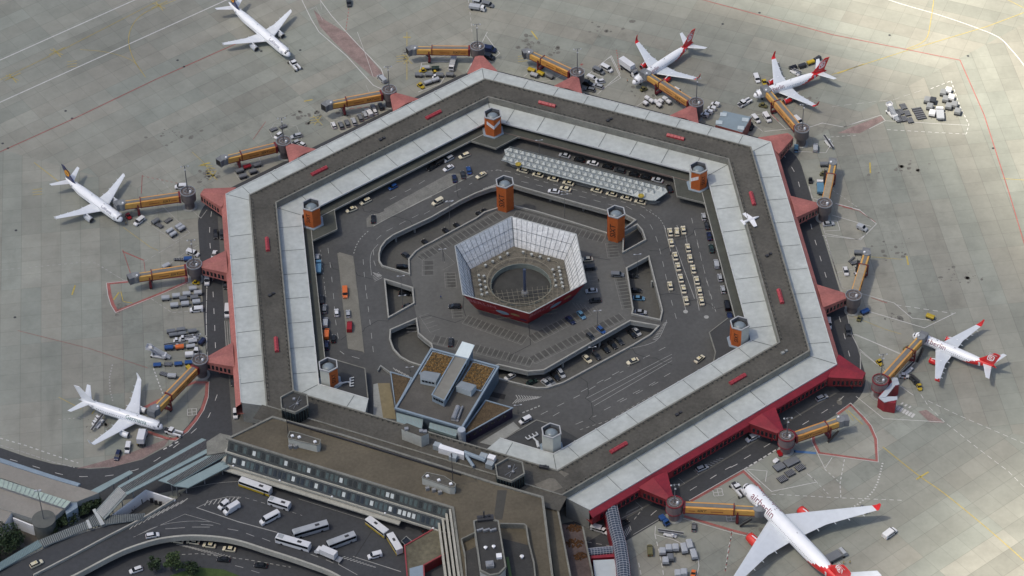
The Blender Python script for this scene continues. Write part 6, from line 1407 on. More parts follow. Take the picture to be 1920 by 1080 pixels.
aircraft('white and red airliner with the catering truck at its nose, top right', W('P1',298,808,2.9), W('P1',985,318,4.8), 35.0, 1.88, 34.3, .32, 26, 6.6, 1.7, wingred, wingred, AB, 'ring', winglet=(2.5, wingred), rearm=wingred, finh=.185, eng=(.30,1.9,1.10), tx0=.17)
aircraft('white and red airliner casting clear shadows, by the yellow baggage carts, upper right', W('P2',440,607,2.9), W('P2',1200,318,4.8), 32.5, 1.88, 34.3, .31, 26, 6.6, 1.7, wingred, wingred, AB, 'ring', winglet=(2.5, wingred), rearm=wingred, finh=.20, eng=(.30,1.9,1.10), tx0=.17)
aircraft('white and red airliner with large nose lettering, right edge', W('R1',632,216,2.9), W('R1',1505,545,4.8), 32.5, 1.88, 34.3, .31, 26, 6.6, 1.7, wingred, wingred, ('airberlin',2.75,logored,46), 'ring', winglet=(2.5, wingred), rearm=wingred, finh=.20, eng=(.30,1.9,1.10), tx0=.15)
n3 = W('T9',347,578,4.0); t3 = W('T9',835,1037,8.1)
aircraft('large wide body white and red airliner with the pushback tug at its nose, bottom right', n3, t3, 57.0, 2.82, 61.0, .295, 30, 12.0, 2.5, wingred, mat('engine_red', (.62,.045,.035), .35, .05, .5), ('airberlin',3.6,logored,42), 'ring', winglet=(2.2, wingred), rearm=wingred, finh=.15, eng=(.29,3.7,1.8), tx0=.12, zc=5.3)
# ================================================================== VEHICLES
PAINT = dict(white=(.62,.63,.64), cream=(.62,.57,.42), silver=(.36,.38,.40), ash=(.20,.21,.215), grey=(.15,.16,.17), dark=(.035,.038,.042), black=(.010,.010,.011), navy=(.012,.020,.06), blue=(.02,.07,.22), lightblue=(.10,.22,.33), red=(.28,.012,.015),
             orange=(.60,.14,.03), yellow=(.42,.30,.02), green=(.02,.04,.035), olive=(.13,.12,.05))
def paint(c): return mat('paint_'+c, PAINT[c], .28, .03, 1, spec=.5)
lampw = mat('headlight', (.6,.6,.58), .2); 
MESH = {}
def mesh_of(key, fn):
    if key not in MESH:
        b = fn(); me = bpy.data.meshes.new(key[0]); me.from_pydata(b.v, [], b.f); me.polygons.foreach_set('material_index', b.m); me.update(); me.materials.append(None); MESH[key] = me
    return MESH[key]
def part(key, fn, m, parent, loc=(0,0,0), rz=0.0, name=None):
    """linked mesh, the paint sits on the object so copies can differ"""
    me = mesh_of(key, fn); o = link(name or key[0], me, parent, loc, rz); o.material_slots[0].link = 'OBJECT'; o.material_slots[0].material = m; return o
def carbody(L, w, h0, h1, hood, boot):
    """lower body: stepped bonnet and boot, rounded ends in plan"""
    b = MB(); xs = [-L/2, -L/2+.12, -L/2+boot, L/2-hood, L/2-.35, L/2]
    zs = [h0*.80, h0*.97, h0, h0, h0*.88, h0*.66]; ws = [.80,.95,1,1,.95,.76]; rows = []
    for x, z, q in zip(xs, zs, ws): rows.append([(x,-w/2*q,.28),(x,-w/2*q,z-.14),(x,-w/2*q*.9,z),(x,w/2*q*.9,z),(x,w/2*q,z-.14),(x,w/2*q,.28)])
    return b.loft(rows)
def cabin(L, w, h0, h1, xa, xb, ra, rb):
    b = MB(); rows = []
    for x, z, q in ((xa,h0-.02,.90),(ra,h1,.74),(rb,h1,.74),(xb,h0-.02,.90)): rows.append((x,z,q))
    B_ = [(xa,-w/2*.92,h0-.03),(xb,-w/2*.92,h0-.03),(xb,w/2*.92,h0-.03),(xa,w/2*.92,h0-.03)]; T_ = [(ra,-w/2*.76,h1),(rb,-w/2*.76,h1),(rb,w/2*.76,h1),(ra,w/2*.76,h1)]
    return b.add(B_+T_, [(0,3,2,1),(4,5,6,7),(0,1,5,4),(1,2,6,5),(2,3,7,6),(3,0,4,7)])
def roofpan(w, h1, ra, rb):
    return MB().box((ra+rb)/2, 0, h1+.03, (rb-ra)*.98, w*.74, .07, tx=.94, ty=.92)
KIND = dict(sedan=(4.6,1.85,.92,1.43,1.25,.85, -1.75,1.25,-1.15,.35), estate=(4.7,1.85,.95,1.48,1.2,.30,-2.2,1.3,-1.95,.45), hatch=(4.0,1.75,.92,1.45,1.0,.25,-1.85,1.15,-1.6,.35))
def wheelmesh(r_, w): return lambda: MB().tube((0,-w/2,0),(0,w/2,0),r_,n=10)
def place(t, p, a): t.location = p; t.rotation_euler.z = a
def road_lights(t, L, w, z):
    for s in (-1, 1):
        part(('headlight',L), lambda: MB().box(0,0,0,.10,.32,.16), lampw, t, (L/2-.06, s*w*.32, z)); part(('tail_light',L), lambda: MB().box(0,0,0,.08,.28,.18), mat('tail_red', (.35,.01,.01), .3), t, (-L/2+.01, s*w*.34, z+.08))
def car(label, p, a, kind='sedan', col='white', taxi=False, group=None, name='parked_car', cat=None):
    L, w, h0, h1, hood, boot, xa, xb, ra, rb = KIND[kind]; t = thing('taxi' if taxi else name, label, cat or ('taxi' if taxi else 'car'), p, a, group)
    part(('body',kind), lambda: carbody(L,w,h0,h1,hood,boot), paint(col), t)
    part(('window_glass',kind), lambda: cabin(L,w,h0,h1,xa,xb,ra,rb), glass, t); part(('roof',kind), lambda: roofpan(w,h1,ra,rb), paint(col), t)
    for sx in (-1,1):
        for sy in (-1,1): part(('wheel','c'), wheelmesh(.32,.22), black, t, (sx*L*.30, sy*(w/2-.12), .32))
    road_lights(t, L, w, .62)
    if taxi: part(('taxi_sign','t'), lambda: MB().box(0,0,0,.22,.5,.18), mat('taxi_sign_yellow', (.6,.45,.05), .4), t, (-.2,0,h1+.15))
    return t
def van(label, p, a, L=5.2, w=2.0, h=2.1, col='white', name='van', cat='van', group=None, bus=False, band=True):
    t = thing(name, label, cat, p, a, group); n_ = 1.0 if not bus else .25
    def body():
        b = MB(); rows = []
        for x, z, q in ((-L/2,h-.08,.94),(-L/2+.1,h,.98),(L/2-n_-.75,h,.98),(L/2-n_*.95,h*.62 if not bus else h*.98,.96),(L/2-.1,h*.5 if not bus else h*.92,.92),(L/2,h*.40 if not bus else h*.80,.86)):
            rows.append([(x,-w/2*q,.32),(x,-w/2*q,z-.2),(x,-w/2*q*.88,z),(x,w/2*q*.88,z),(x,w/2*q,z-.2),(x,w/2*q,.32)])
        return b.loft(rows)
    part(('body',L,w,h,bus), body, paint(col), t)
    zb, zt = (h*.56, h-.22)
    if band:
        part(('side_windows',L,w,h,bus), lambda: MB().box(-.05 if bus else -.2,0,(zb+zt)/2,L-(.5 if bus else 2.1),w+.03,zt-zb), glass, t)
    part(('windscreen',L,w,h,bus), (lambda: MB().box(L/2+.0,0,h*.66,.16,w*.84,h*.42)) if bus else (lambda: MB().add([(L/2-n_*.95+.03,-w*.40,h*.63),(L/2-n_*.95+.03,w*.40,h*.63),(L/2-n_-.70,w*.40,h*.99),(L/2-n_-.70,-w*.40,h*.99)], [(0,1,2,3),(3,2,1,0)])), glass, t)
    for sx in (-.30,.31):
        for sy in (-1,1): part(('wheel','v' if not bus else 'b'), wheelmesh(.36 if not bus else .5,.28), black, t, (sx*L, sy*(w/2-.13), .36 if not bus else .5))
    road_lights(t, L, w, .75)
    return t
def bus(label, p, a, L=12, col='white', skirt=None, roofbox=1, name='bus', group=None, h=3.1):
    t = van(label, p, a, L, 2.55, h, col, name, 'bus', group, bus=True)
    if skirt: part(('skirt',L), lambda: MB().box(0,0,.85,L-.05,2.6,.95), paint(skirt), t)
    for k in range(roofbox): part(('roof_hatch','b'), lambda: MB().box(0,0,0,1.5,.9,.14), dark, t, ((-L*.2 if k == 0 else L*.22), .1, h+.04))
    part(('roof_unit',L), lambda: MB().box(0,0,0,L*.16,1.7,.16), mat('roof_unit_grey', (.33,.35,.36), .5), t, (L*.36,0,h+.05)) if skirt is None else None
    return t
def boxtruck(label, p, a, L=8, w=2.45, hb=3.4, col='white', lift=0, name='box_truck', cat='truck', boxcol='white', group=None, plat=False):
    t = thing(name, label, cat, p, a, group); z0 = 1.0+lift
    part(('chassis',L), lambda: MB().box(0,0,.75,L,1.2,.3), dark, t)
    part(('cab',w), lambda: MB().loft([[(x,-w/2*.92,.45),(x,-w/2*.92,z),(x,w/2*.92,z),(x,w/2*.92,.45)] for x, z in ((0,2.2),(1.2,2.2),(1.75,1.5),(1.9,1.2))]), paint(col), t, (L/2-1.9,0,0))
    part(('windscreen','tr',w), lambda: MB().add([(1.25,-w*.42,2.15),(1.25,w*.42,2.15),(1.78,w*.42,1.48),(1.78,-w*.42,1.48)], [(0,1,2,3),(3,2,1,0)]), glass, t, (L/2-1.9+.03,0,.02))
    part(('cargo_box',L,w,hb), lambda: MB().box(0,0,hb/2,L-2.2-.2,w,hb-1.0), paint(boxcol), t, (-1.1,0,z0-.4+.0))
    if lift:
        part(('scissor_lift',L,lift), lambda: MB().box(0,-.7,0,.2,.2,lift+.8).tube((-2,.8,-lift/2),(2,.8,lift/2),.12).tube((-2,.8,lift/2),(2,.8,-lift/2),.12).tube((-2,-.8,-lift/2),(2,-.8,lift/2),.12), dark, t, (-1.1,0,z0-lift/2))
        part(('front_platform',w,lift), lambda: MB().box(0,0,0,1.6,w*.9,.15).wall([(-.8,w*.44),(.8,w*.44)],.06,.1,1.0).wall([(-.8,-w*.44),(.8,-w*.44)],.06,.1,1.0), steel, t, (L/2-1.3,0,z0+.5))
    if plat: part(('tail_lift',w), lambda: MB().box(0,0,0,1.9,w*.95,.12), steel, t, (-L/2-1.0,0,1.0))
    for sx in (-.32,.30):
        for sy in (-1,1): part(('wheel','b'), wheelmesh(.45,.3), black, t, (sx*L, sy*(w/2-.15), .45))
    for s in (-1,1): part(('headlight','tr'), lambda: MB().box(0,0,0,.08,.3,.18), lampw, t, (L/2-.02, s*.8, .8))
    return t
def cart(label, p, a, col='grey', cover=True, group='baggage carts', L=3.1, w=1.75, h=1.75, name='baggage_cart'):
    t = thing(name, label, 'baggage cart', p, a, group)
    part(('bed',L,w), lambda: MB().box(0,0,.55,L,w,.16).tube((L/2,0,.5),(L/2+.9,0,.35),.06,n=4), dark, t)
    if cover:
        c_ = paint(col) if col in PAINT else col
        part(('cover',L,w,h), lambda: MB().loft([[(x,-w/2,.95),(x,-w/2,h-.25),(x,-w/2*.7,h),(x,w/2*.7,h),(x,w/2,h-.25),(x,w/2,.95)] for x in (-L/2,L/2)]), c_, t)
        part(('curtain',L,w), lambda: MB().box(0,0,.80,L*.94,w*.96,.34), dark, t)
    else: part(('roller_frame',L,w), lambda: [MB()] and (lambda b: ([b.box(-L/2+.35+k*(L-.6)/5,0,.68,.18,w*.9,.1) for k in range(6)], b)[1])(MB()), steel, t)
    for sx in (-1,1):
        for sy in (-1,1): part(('wheel','k'), wheelmesh(.24,.14), black, t, (sx*L*.34, sy*(w/2-.1), .24))
    return t
def tug(label, p, a, L=3.0, w=1.6, col='yellow', name='tow_tractor', group=None, cab=True):
    t = thing(name, label, 'tractor', p, a, group)
    part(('body','t',L), lambda: carbody(L,w,.95,1.4,.8,.5), paint(col), t)
    if cab:
        part(('cab','t',L), lambda: cabin(L,w,.95,1.75,-L*.28,L*.18,-L*.22,L*.06), glass, t); part(('cab_roof','t',L), lambda: MB().box(0,0,0,L*.34,w*.82,.09), paint('white') if col in ('white',) else paint(col), t, (-L*.08,0,1.8))
    for sx in (-1,1):
        for sy in (-1,1): part(('wheel','c'), wheelmesh(.32,.22), black, t, (sx*L*.30, sy*(w/2-.1), .32))
    return t
def pushback(label, p, a, L=7.5, w=2.7):
    t = thing('pushback_tug', label, 'pushback tug', p, a, 'pushback tugs')
    part(('body','pb'), lambda: MB().prism([(-L/2,-w/2),(L/2-.4,-w/2),(L/2,-w/2+.4),(L/2,w/2-.4),(L/2-.4,w/2),(-L/2,w/2),(-L/2,w*.22),(-.4,w*.22),(-.4,-w*.22),(-L/2,-w*.22)],.35,1.25), paint('white'), t)
    part(('cradle','pb'), lambda: MB().box(-L/4-.2,0,.5,L/2-.6,w*.40,.12), dark, t)
    part(('cab','pb'), lambda: MB().box(0,0,.45,1.7,w*.9,.95,tx=.85,ty=.92), glass, t, (.9,0,1.3)); part(('cab_roof','pb'), lambda: MB().box(0,0,0,1.45,w*.82,.10), paint('white'), t, (.9,0,2.25))
    part(('engine_deck','pb'), lambda: MB().box(0,0,0,1.6,w*.7,.14), dark, t, (2.7,0,1.30))
    for sx in (-1,1):
        for sy in (-1,1): part(('wheel','b'), wheelmesh(.5,.35), black, t, (sx*L*.32, sy*(w/2-.15), .5))
    return t
def beltloader(label, p, a, L=8.0, col='white', up=.9):
    t = thing('belt_loader', label, 'belt loader', p, a, 'belt loaders'); 
    part(('body','bl'), lambda: carbody(4.6,1.9,.8,1.2,1.2,.8), paint(col), t)
    part(('conveyor',L,up), lambda: MB().loft([[(x,-.42,z),(x,.42,z),(x,.42,z+.22),(x,-.42,z+.22)] for x, z in ((-L/2,.7),(L/2,.9+up))]), dark, t, (0,.25,.25))
    part(('side_rail',L,up), lambda: MB().tube((-L/2,-.5,1.0),(L/2,-.5,1.2+up),.06,n=4).tube((-L/2,.5,1.0),(L/2,.5,1.2+up),.06,n=4), paint(col), t, (0,.25,.25))
    part(('driver_seat','bl'), lambda: MB().box(0,0,.25,.8,.7,.9), paint(col), t, (.9,-.7,.9))
    for sx in (-1,1):
        for sy in (-1,1): part(('wheel','c'), wheelmesh(.32,.22), black, t, (sx*1.5, sy*.85, .32))
    return t
def stairs_truck(label, p, a, L=8.5):
    t = thing('stairs_truck', label, 'stairs truck', p, a); 
    part(('chassis','st'), lambda: MB().box(0,0,.75,L,2.1,.5).box(L/2-.9,0,1.4,1.6,2.1,1.2,tx=.8), paint('white'), t)
    part(('stair_flight','st'), lambda: (lambda b: ([b.box(-L/2+1.6+k*.42,0,3.9-k*.24,.42,1.7,.24) for k in range(14)], b)[1])(MB()), paint('silver'), t)
    part(('stair_side','st'), lambda: MB().add([(-L/2+.2,-.95,3.6),(L/2-1.2,-.95,.9),(L/2-1.2,-.95,1.9),(-L/2+.2,-.95,4.9)],[(0,1,2,3),(3,2,1,0)]).add([(-L/2+.2,.95,3.6),(L/2-1.2,.95,.9),(L/2-1.2,.95,1.9),(-L/2+.2,.95,4.9)],[(0,1,2,3),(3,2,1,0)]), mat('stair_panel', (.50,.52,.58), .4, .05, 1), t)
    part(('top_platform','st'), lambda: MB().box(0,0,0,1.9,2.3,.15).wall([(-.9,1.1),(.9,1.1)],.05,.1,1.1).wall([(-.9,-1.1),(.9,-1.1)],.05,.1,1.1).wall([(-.9,-1.1),(-.9,1.1)],.05,.1,1.1), paint('white'), t, (-L/2+.7,0,3.9))
    part(('support','st'), lambda: MB().box(-L/2+1,0,2.4,.3,1.8,3.0), steel, t)
    for sx in (-1,1):
        for sy in (-1,1): part(('wheel','b'), wheelmesh(.45,.3), black, t, (sx*L*.32, sy*.95, .45))
    return t
def pos(w_, x, y, dx, dy, z=0.0, lift=.7):
    """ground point and heading from a photo pixel and the pixel direction the vehicle points"""
    p = W(w_, x, y, z+lift); q = W(w_, x+dx*.5, y+dy*.5, z+lift); a = math.atan2(q.y-p.y, q.x-p.x); return Vector((p.x, p.y, z+.03)), a
# ================================================================== TRAFFIC: every vehicle at its surveyed place
ORD = ['first','second','third','fourth','fifth','sixth','seventh','eighth','ninth','tenth','eleventh','twelfth','thirteenth']
def C(w_, x, y, dx, dy, kind, col, label, z=0.0, taxi=False, group=None):
    p, a = pos(w_, x, y, dx, dy, z); return car(label, p, a, kind, col, taxi, group)
def V(w_, x, y, dx, dy, label, z=0.0, **k):
    p, a = pos(w_, x, y, dx, dy, z, 1.1); return van(label, p, a, **k)
# taxi rank grid: two columns on the right of the court
colA = [(795,338),(805,427),(838,540),(862,630),(885,727),(908,818),(930,915)]
for k, (x, y) in enumerate(colA): C('C3',x,y,-18,-90,'sedan','cream','cream taxi, %s from the top in the left column of the taxi rank' % ORD[k], DECK, True, 'cream taxis in the rank')
colB = [(945,470),(963,560),(990,650),(1020,745),(1043,835),(1060,918)]
for k, (x, y) in enumerate(colB): C('C3',x,y,-18,-90,'sedan','cream','cream taxi, %s from the top in the right column of the taxi rank' % ORD[k], DECK, True, 'cream taxis in the rank')
C('C3',852,335,-5,-90,'estate','cream','cream taxi with a pale roof, middle one of three at the head of the rank',DECK,True,'cream taxis in the rank')
C('C3',907,320,-15,-90,'sedan','cream','cream taxi with dark windows, rightmost of three at the head of the rank',DECK,True,'cream taxis in the rank')
C('C3',795,790,-18,-90,'sedan','cream','lone cream taxi in the lane left of the taxi rank columns',DECK,True,'cream taxis in the rank')
cT = [(275,325),(432,370),(588,412),(745,455),(1035,530),(1190,568),(1342,610),(1485,648)]
for k, (x, y) in enumerate(cT): C('C2',x,y,-120,-30,'sedan' if k != 0 else 'estate','cream','cream taxi, %s from the left in the line beside the space frame canopy' % ORD[k],DECK,True,'cream taxis beside the canopy')
C('C2',595,540,-120,-15,'sedan','white','white car passing the taxi line below the canopy',DECK)
C('C2',715,515,-120,-30,'sedan','cream','cream taxi pulling out beside the white car below the canopy',DECK,True)
lane = [(705,172,'silver','silver car leading the kerbside line above the taxi canopy'),(858,215,'black','black car second in the kerbside line above the canopy'),(995,250,'white','white car in the kerbside line between black cars'),
 (1150,285,'black','black car just right of the white one, above the canopy'),(1272,325,'dark','dark estate car in the middle of the line above the canopy'),(1420,365,'black','black car left of the last black one above the canopy'),
 (1540,395,'black','black car next to the silver one at the right end of the line'),(1660,425,'silver','silver car second last in the line above the canopy')]
for k, (x, y, c, l) in enumerate(lane): C('C2',x,y,-115,-28,'estate' if k in (4,) else 'sedan',c,l,DECK)
C('C2',1785,510,-30,-75,'sedan','black','black car in the bend beneath the right end of the canopy',DECK)
rt = [(1078,205,'silver','hatch','small silver car topmost at the right kerb of the court'),(1105,280,'dark','sedan','dark car second from the top at the right kerb'),(1125,370,'navy','sedan','navy car third from the top at the right kerb'),
 (1143,475,'dark','sedan','dark green car fourth from the top at the right kerb'),(1215,720,'silver','hatch','silver hatchback below the silver van at the right kerb'),(1240,820,'silver','hatch','silver car with dark windows above the black vans')]
for x, y, c, kd, l in rt: C('C3',x,y,-18,-90,kd,'green' if 'green' in l else c,l,DECK)
V('C3',1185,600,-15,-90,'silver van at the right kerb of the court',DECK,L=4.7,w=1.9,h=1.9,col='silver'); V('C3',1275,950,-15,-90,'black van beside the olive canopy, upper of two',DECK,L=5.3,w=1.95,h=2.0,col='black'); V('C3',1298,1050,-15,-90,'black navy van beside the olive canopy, lower of two',DECK,L=5.0,w=1.95,h=1.9,col='navy')
# central deck and lower level
C('C3',92,567,-60,5,'sedan','cream','cream car parked right of the billboard ring',DECK); V('C3',105,635,-60,5,'dark van parked beside the cream car right of the billboard',DECK,L=4.9,w=1.9,h=1.9,col='dark')
C('C3',130,832,-60,5,'sedan','silver','silver car on the deck right of the billboard, alone in its bay',DECK); C('C3',160,915,-60,5,'estate','black','black estate car on the deck below the silver one',DECK)
C('C3',45,1035,45,55,'sedan','lightblue','light blue car on the deck below the billboard corner',DECK); C('T5',1288,720,45,40,'sedan','navy','navy car beside the light blue one below the billboard corner',DECK)
C('T5',1462,775,45,40,'hatch','blue','dark blue car at the lower right edge row of the parking deck',DECK); C('T5',1402,812,45,40,'hatch','dark','dark hatchback next to the lamp post in the edge row',DECK)
V('C3',350,690,60,2,'grey green pickup alone at the right edge of the parking deck',DECK,L=4.9,w=1.9,h=1.7,col='grey')
C('T5',638,642,-75,0,'estate','black','black car left of the red billboard face',DECK); C('T5',615,843,5,-50,'sedan','dark','dark car in the edge row left of the white roofed spine',DECK)
C('T5',367,358,40,30,'sedan','dark','dark car parked at an angle in the left part of the lower level'); C('T5',342,420,70,-5,'estate','black','black car beside the left end wall of the lower level')
for x, y, l in ((780,128,'black car nose half hidden by the deck edge, right one of two'),(812,112,'black car half hidden below the deck edge nearest the orange tower'),(655,193,'small dark car half hidden under the upper left deck edge'),(592,222,'dark car second from left, half hidden under the deck edge'),(475,285,'dark car leftmost but one under the upper left deck edge')): C('T5',x,y,-30,-30,'sedan','black',l)
C('T5',358,570,60,2,'estate','black','black car in the small opening between the two left bridges'); C('T5',378,640,50,-15,'sedan','dark','dark car half hidden in the small left opening')
for x, y, c, l in ((475,705,'dark','dark car uppermost in the right opening of the lower level'),(505,830,'black','black car second in the right opening of the lower level'),(530,895,'lightblue','pale blue car in the right opening of the lower level'),(545,1012,'silver','silver car near the bottom of the right opening')): C('C3',x,y,70,5,'sedan',c,l)
C('C3',560,1050,60,10,'sedan','navy','navy car lowest in the right opening of the lower level')
low = [(275,520,-110,60,'white','white car driving on the lower level beside the office block'),(475,570,90,-40,'green','dark green car at the curved barrier of the lower level'),(610,580,70,55,'silver','pale silver car beside the curved barrier, lower level'),(650,560,60,50,'grey','grey car behind the pale silver one, lower level'),
 (693,515,60,60,'black','black car left of the silver estate on the lower level'),(748,490,50,75,'silver','silver estate car on the lower level under the deck point'),(985,355,60,60,'cream','pale beige car left of a black one on the lower level'),(1070,325,60,60,'dark','dark car right of the beige one on the lower level'),
 (1150,262,60,60,'black','black car third from the right dark group on the lower level'),(1220,225,60,60,'black','black car in the middle of the dark row on the lower level'),(1280,190,60,60,'dark','dark car at the right end of the dark row, lower level'),(1400,125,60,60,'black','black car beside the silver one at the right tip of the lower level'),(1442,105,60,60,'silver','silver car at the right tip of the lower level')]
for x, y, dx, dy, c, l in low: C('C6',x,y,dx,dy,'estate' if 'estate' in l else 'sedan',c,l)
C('C6',1405,378,-110,45,'sedan','cream','cream taxi on the wide road lower right of the court',DECK,True); V('C6',415,915,-100,50,'white taxi van beside the purple office wing',DECK,L=4.6,w=1.85,h=1.8,col='white'); C('T6',95,938,55,-45,'sedan','cream','cream taxi near the pale lower right tower',DECK,True)
# upper left of the court
C('C1',1085,228,-155,60,'estate','cream','cream taxi near the canopy of the northern tower',DECK,True); C('C1',870,272,-110,60,'estate','silver','silver estate car in the upper road, behind the black van',DECK); V('C1',725,325,-110,65,'black van in the upper road of the court',DECK,L=5.2,w=1.95,h=2.1,col='black')
C('C1',645,385,-80,50,'sedan','black','black car just in front of the black van',DECK); C('C1',870,395,-120,60,'sedan','white','white car beside the black van in the upper road',DECK)
for x, y, c, l in ((950,535,'navy','dark blue car leftmost of three parked on the gravel island'),(1065,485,'dark','dark car in the middle of three on the gravel island'),(1145,425,'blue','blue car rightmost of three on the gravel island')): C('C1',x,y,-25,-110,'sedan','navy' if c == 'navy' else c,l,DECK)
C('C1',1310,492,-150,85,'sedan','cream','cream taxi in the road left of the slim orange tower',DECK,True); V('C1',722,842,-150,80,'cream taxi van on the left road above the curved barrier',DECK,L=4.8,w=1.85,h=1.85,col='cream'); C('C1',120,650,-110,60,'hatch','blue','bright blue small car at the upper left kerb',DECK)
C('C4',655,42,-110,55,'estate','cream','cream estate taxi upper of two near the upper left tower',DECK,True); C('C4',505,128,-125,50,'sedan','cream','cream saloon taxi lower of two near the upper left tower',DECK,True); C('C4',738,228,2,-90,'sedan','black','black car parked alone at the tip of the gravel island',DECK)
p, a = pos('C4',155,745,4,-110,DECK,1); t = boxtruck('light blue flat lorry at the left kerb of the court', p, a, 7.0, 2.1, 1.7, 'lightblue', boxcol='lightblue', name='flat_lorry'); C('C4',142,640,2,-40,'hatch','silver','small silver car just above the light blue lorry',DECK)
V('C4',437,1005,4,110,'orange breakdown truck with a pale cab roof on the left island',DECK,L=5.6,w=2.0,h=1.7,col='orange')
left = [(165,105,'black','sedan','black car above the grey one at the left kerb'),(190,190,'grey','estate','dark grey estate car at the left kerb'),(208,525,'navy','estate','navy car at the bottom of the left kerb'),(272,465,'black','hatch','black car beside the navy one at the bottom left')]
for x, y, c, kd, l in left: C('C5',x,y,8,-100,kd,c,l,DECK)
V('C5',198,312,8,-100,'white and silver van above the orange van at the left kerb',DECK,L=5.0,w=1.95,h=1.9,col='silver'); V('C5',208,415,8,-100,'orange van at the left kerb of the court',DECK,L=5.2,w=2.0,h=1.9,col='orange'); C('C5',300,225,-8,-100,'hatch','white','white car in the left road beside the grey one',DECK)
C('C5',406,235,-5,-90,'hatch','silver','silver white car above the red van on the left island',DECK); V('C5',420,348,6,-110,'red van on the left island',DECK,L=5.4,w=2.0,h=2.0,col='red')
# apron, upper left
rowN = [(350,575,'white'),(458,575,'grey'),(545,545,'grey'),(643,520,'silver'),(735,465,'grey'),(805,425,'silver'),(925,320,'grey'),(945,372,'white'),(1035,300,'dark')]
lbN = ['white car at the left end of the row below the boarding bridge','grey car second from the left in the row below the bridge','grey car third from the left in the row below the bridge','silver car fourth from the left in the row below the bridge','grey car fifth from the left in the row below the bridge','silver car beside the white van in the row below the bridge','grey car above a small white one, right part of the row','small white car right of the white van in the row','dark grey car at the right end of the row by the rotunda']
for (x, y, c), l in zip(rowN, lbN): C('NL',x,y,-35,-90,'hatch' if c == 'white' else 'estate',c,l,0,False,'cars in the apron row')
V('NL',862,385,-60,-90,'white van in the row of cars below the boarding bridge',L=4.9,w=1.9,h=1.9); V('T2',228,440,-45,-45,'pale van driving on the red lane, upper left of the terminal',L=5.4,w=2.0,h=2.1,col='silver')
C('N3',1020,245,-80,60,'hatch','white','white car left of the mast behind the rotunda, upper left'); C('N3',1265,250,-110,25,'estate','silver','silver car right of the mast behind the rotunda, upper left'); C('N3',1330,360,-100,-50,'hatch','white','white car near the red finger, upper left'); C('N3',1250,345,-60,30,'hatch','silver','silver car between the rotunda and the white car, upper left')
def K(w_, x, y, dx, dy, label, col='grey', cover=True, **k):
    p, a = pos(w_, x, y, dx, dy, 0, .8); return cart(label, p, a, col, cover, **k)
def T(w_, x, y, dx, dy, label, **k):
    p, a = pos(w_, x, y, dx, dy, 0, .8); return tug(label, p, a, **k)
g1_ = 'carts under the second left bridge'
for x, y, l in ((735,645,'dark baggage cart rightmost under the upper left bridge'),(680,735,'grey baggage cart lower right of the reddish one'),(545,800,'grey baggage cart nearest the dark kerb strip, upper left'),(500,725,'open sided cart left of the other carts, upper left')): K('N3',x,y,100,-30,l)
K('N3',600,670,100,-30,'baggage cart with a reddish load under the upper left bridge','red')
for x, y, l in ((955,155,'dark folded cart left of the mast, upper left'),(1085,115,'dark folded cart right of the mast, upper left')): K('N3',x,y,100,-40,l,'dark',False)
# apron, top
for x, y, l in ((350,625,'dark baggage cart at the left end of the group by the northern tip'),(500,620,'dark baggage cart second from the left by the northern tip'),(650,625,'dark baggage cart third from the left by the northern tip'),(800,620,'dark baggage cart right of the white loader by the northern tip')): K('NB',x,y,90,5,l)
T('NB',405,555,-80,10,'yellow tow tractor above the leftmost cart by the northern tip',col='yellow'); T('NB',575,592,-80,10,'yellow tow tractor between carts by the northern tip',col='yellow',L=2.7); K('NB',590,530,100,-5,'dark green covered cart by the northern tip','green'); K('NB',450,520,100,-5,'pale grey cart above the yellow tractor by the northern tip','silver')
K('NB',478,735,90,-30,'rounded grey tank trailer, left of two by the northern tip','silver',name='tank_trailer'); K('NB',588,700,90,-30,'rounded grey tank trailer, right of two by the northern tip','silver',name='tank_trailer'); T('NB',378,775,60,40,'yellow conveyor tractor at the lower left by the northern tip',col='yellow',L=3.6)
T('NB',590,650,80,0,'white tow tractor between the dark carts by the northern tip',col='white',L=2.8); p, a = pos('NB',838,455,-55,230,0,1.0); boxtruck('white stairs lorry with a long silver deck by the northern tip', p, a, 8.5, 2.2, 1.9, 'white', boxcol='silver', name='deck_lorry')
C('NB',1125,500,5,-40,'hatch','white','small white car half hidden by the northern red finger'); V('NB',1365,245,80,15,'large navy covered vehicle right of the northern rotunda',L=6.0,w=2.6,h=2.4,col='navy',band=False); V('NB',1355,348,90,25,'dark vehicle with white stripes right of the northern rotunda',L=5.6,w=2.3,h=2.0,col='dark',band=False)
for x, y, c, l in ((2,2,0,0),): pass
p, a = pos('T2',765,45,85,12,0,1); boxtruck('white service truck at the top edge of the picture', p, a, 7.0, 2.3, 2.2, 'white', boxcol='silver', name='service_truck'); V('T2',825,22,40,10,'dark grey van beside the white truck at the top edge',L=5.0,w=2.0,h=1.9,col='grey'); V('T2',770,8,50,10,'grey van cut by the top edge of the picture',L=4.8,w=2.0,h=1.9,col='silver'); V('T2',42,12,5,40,'dark and white van at the top edge, upper left',L=4.8,w=2.0,h=1.9,col='dark')
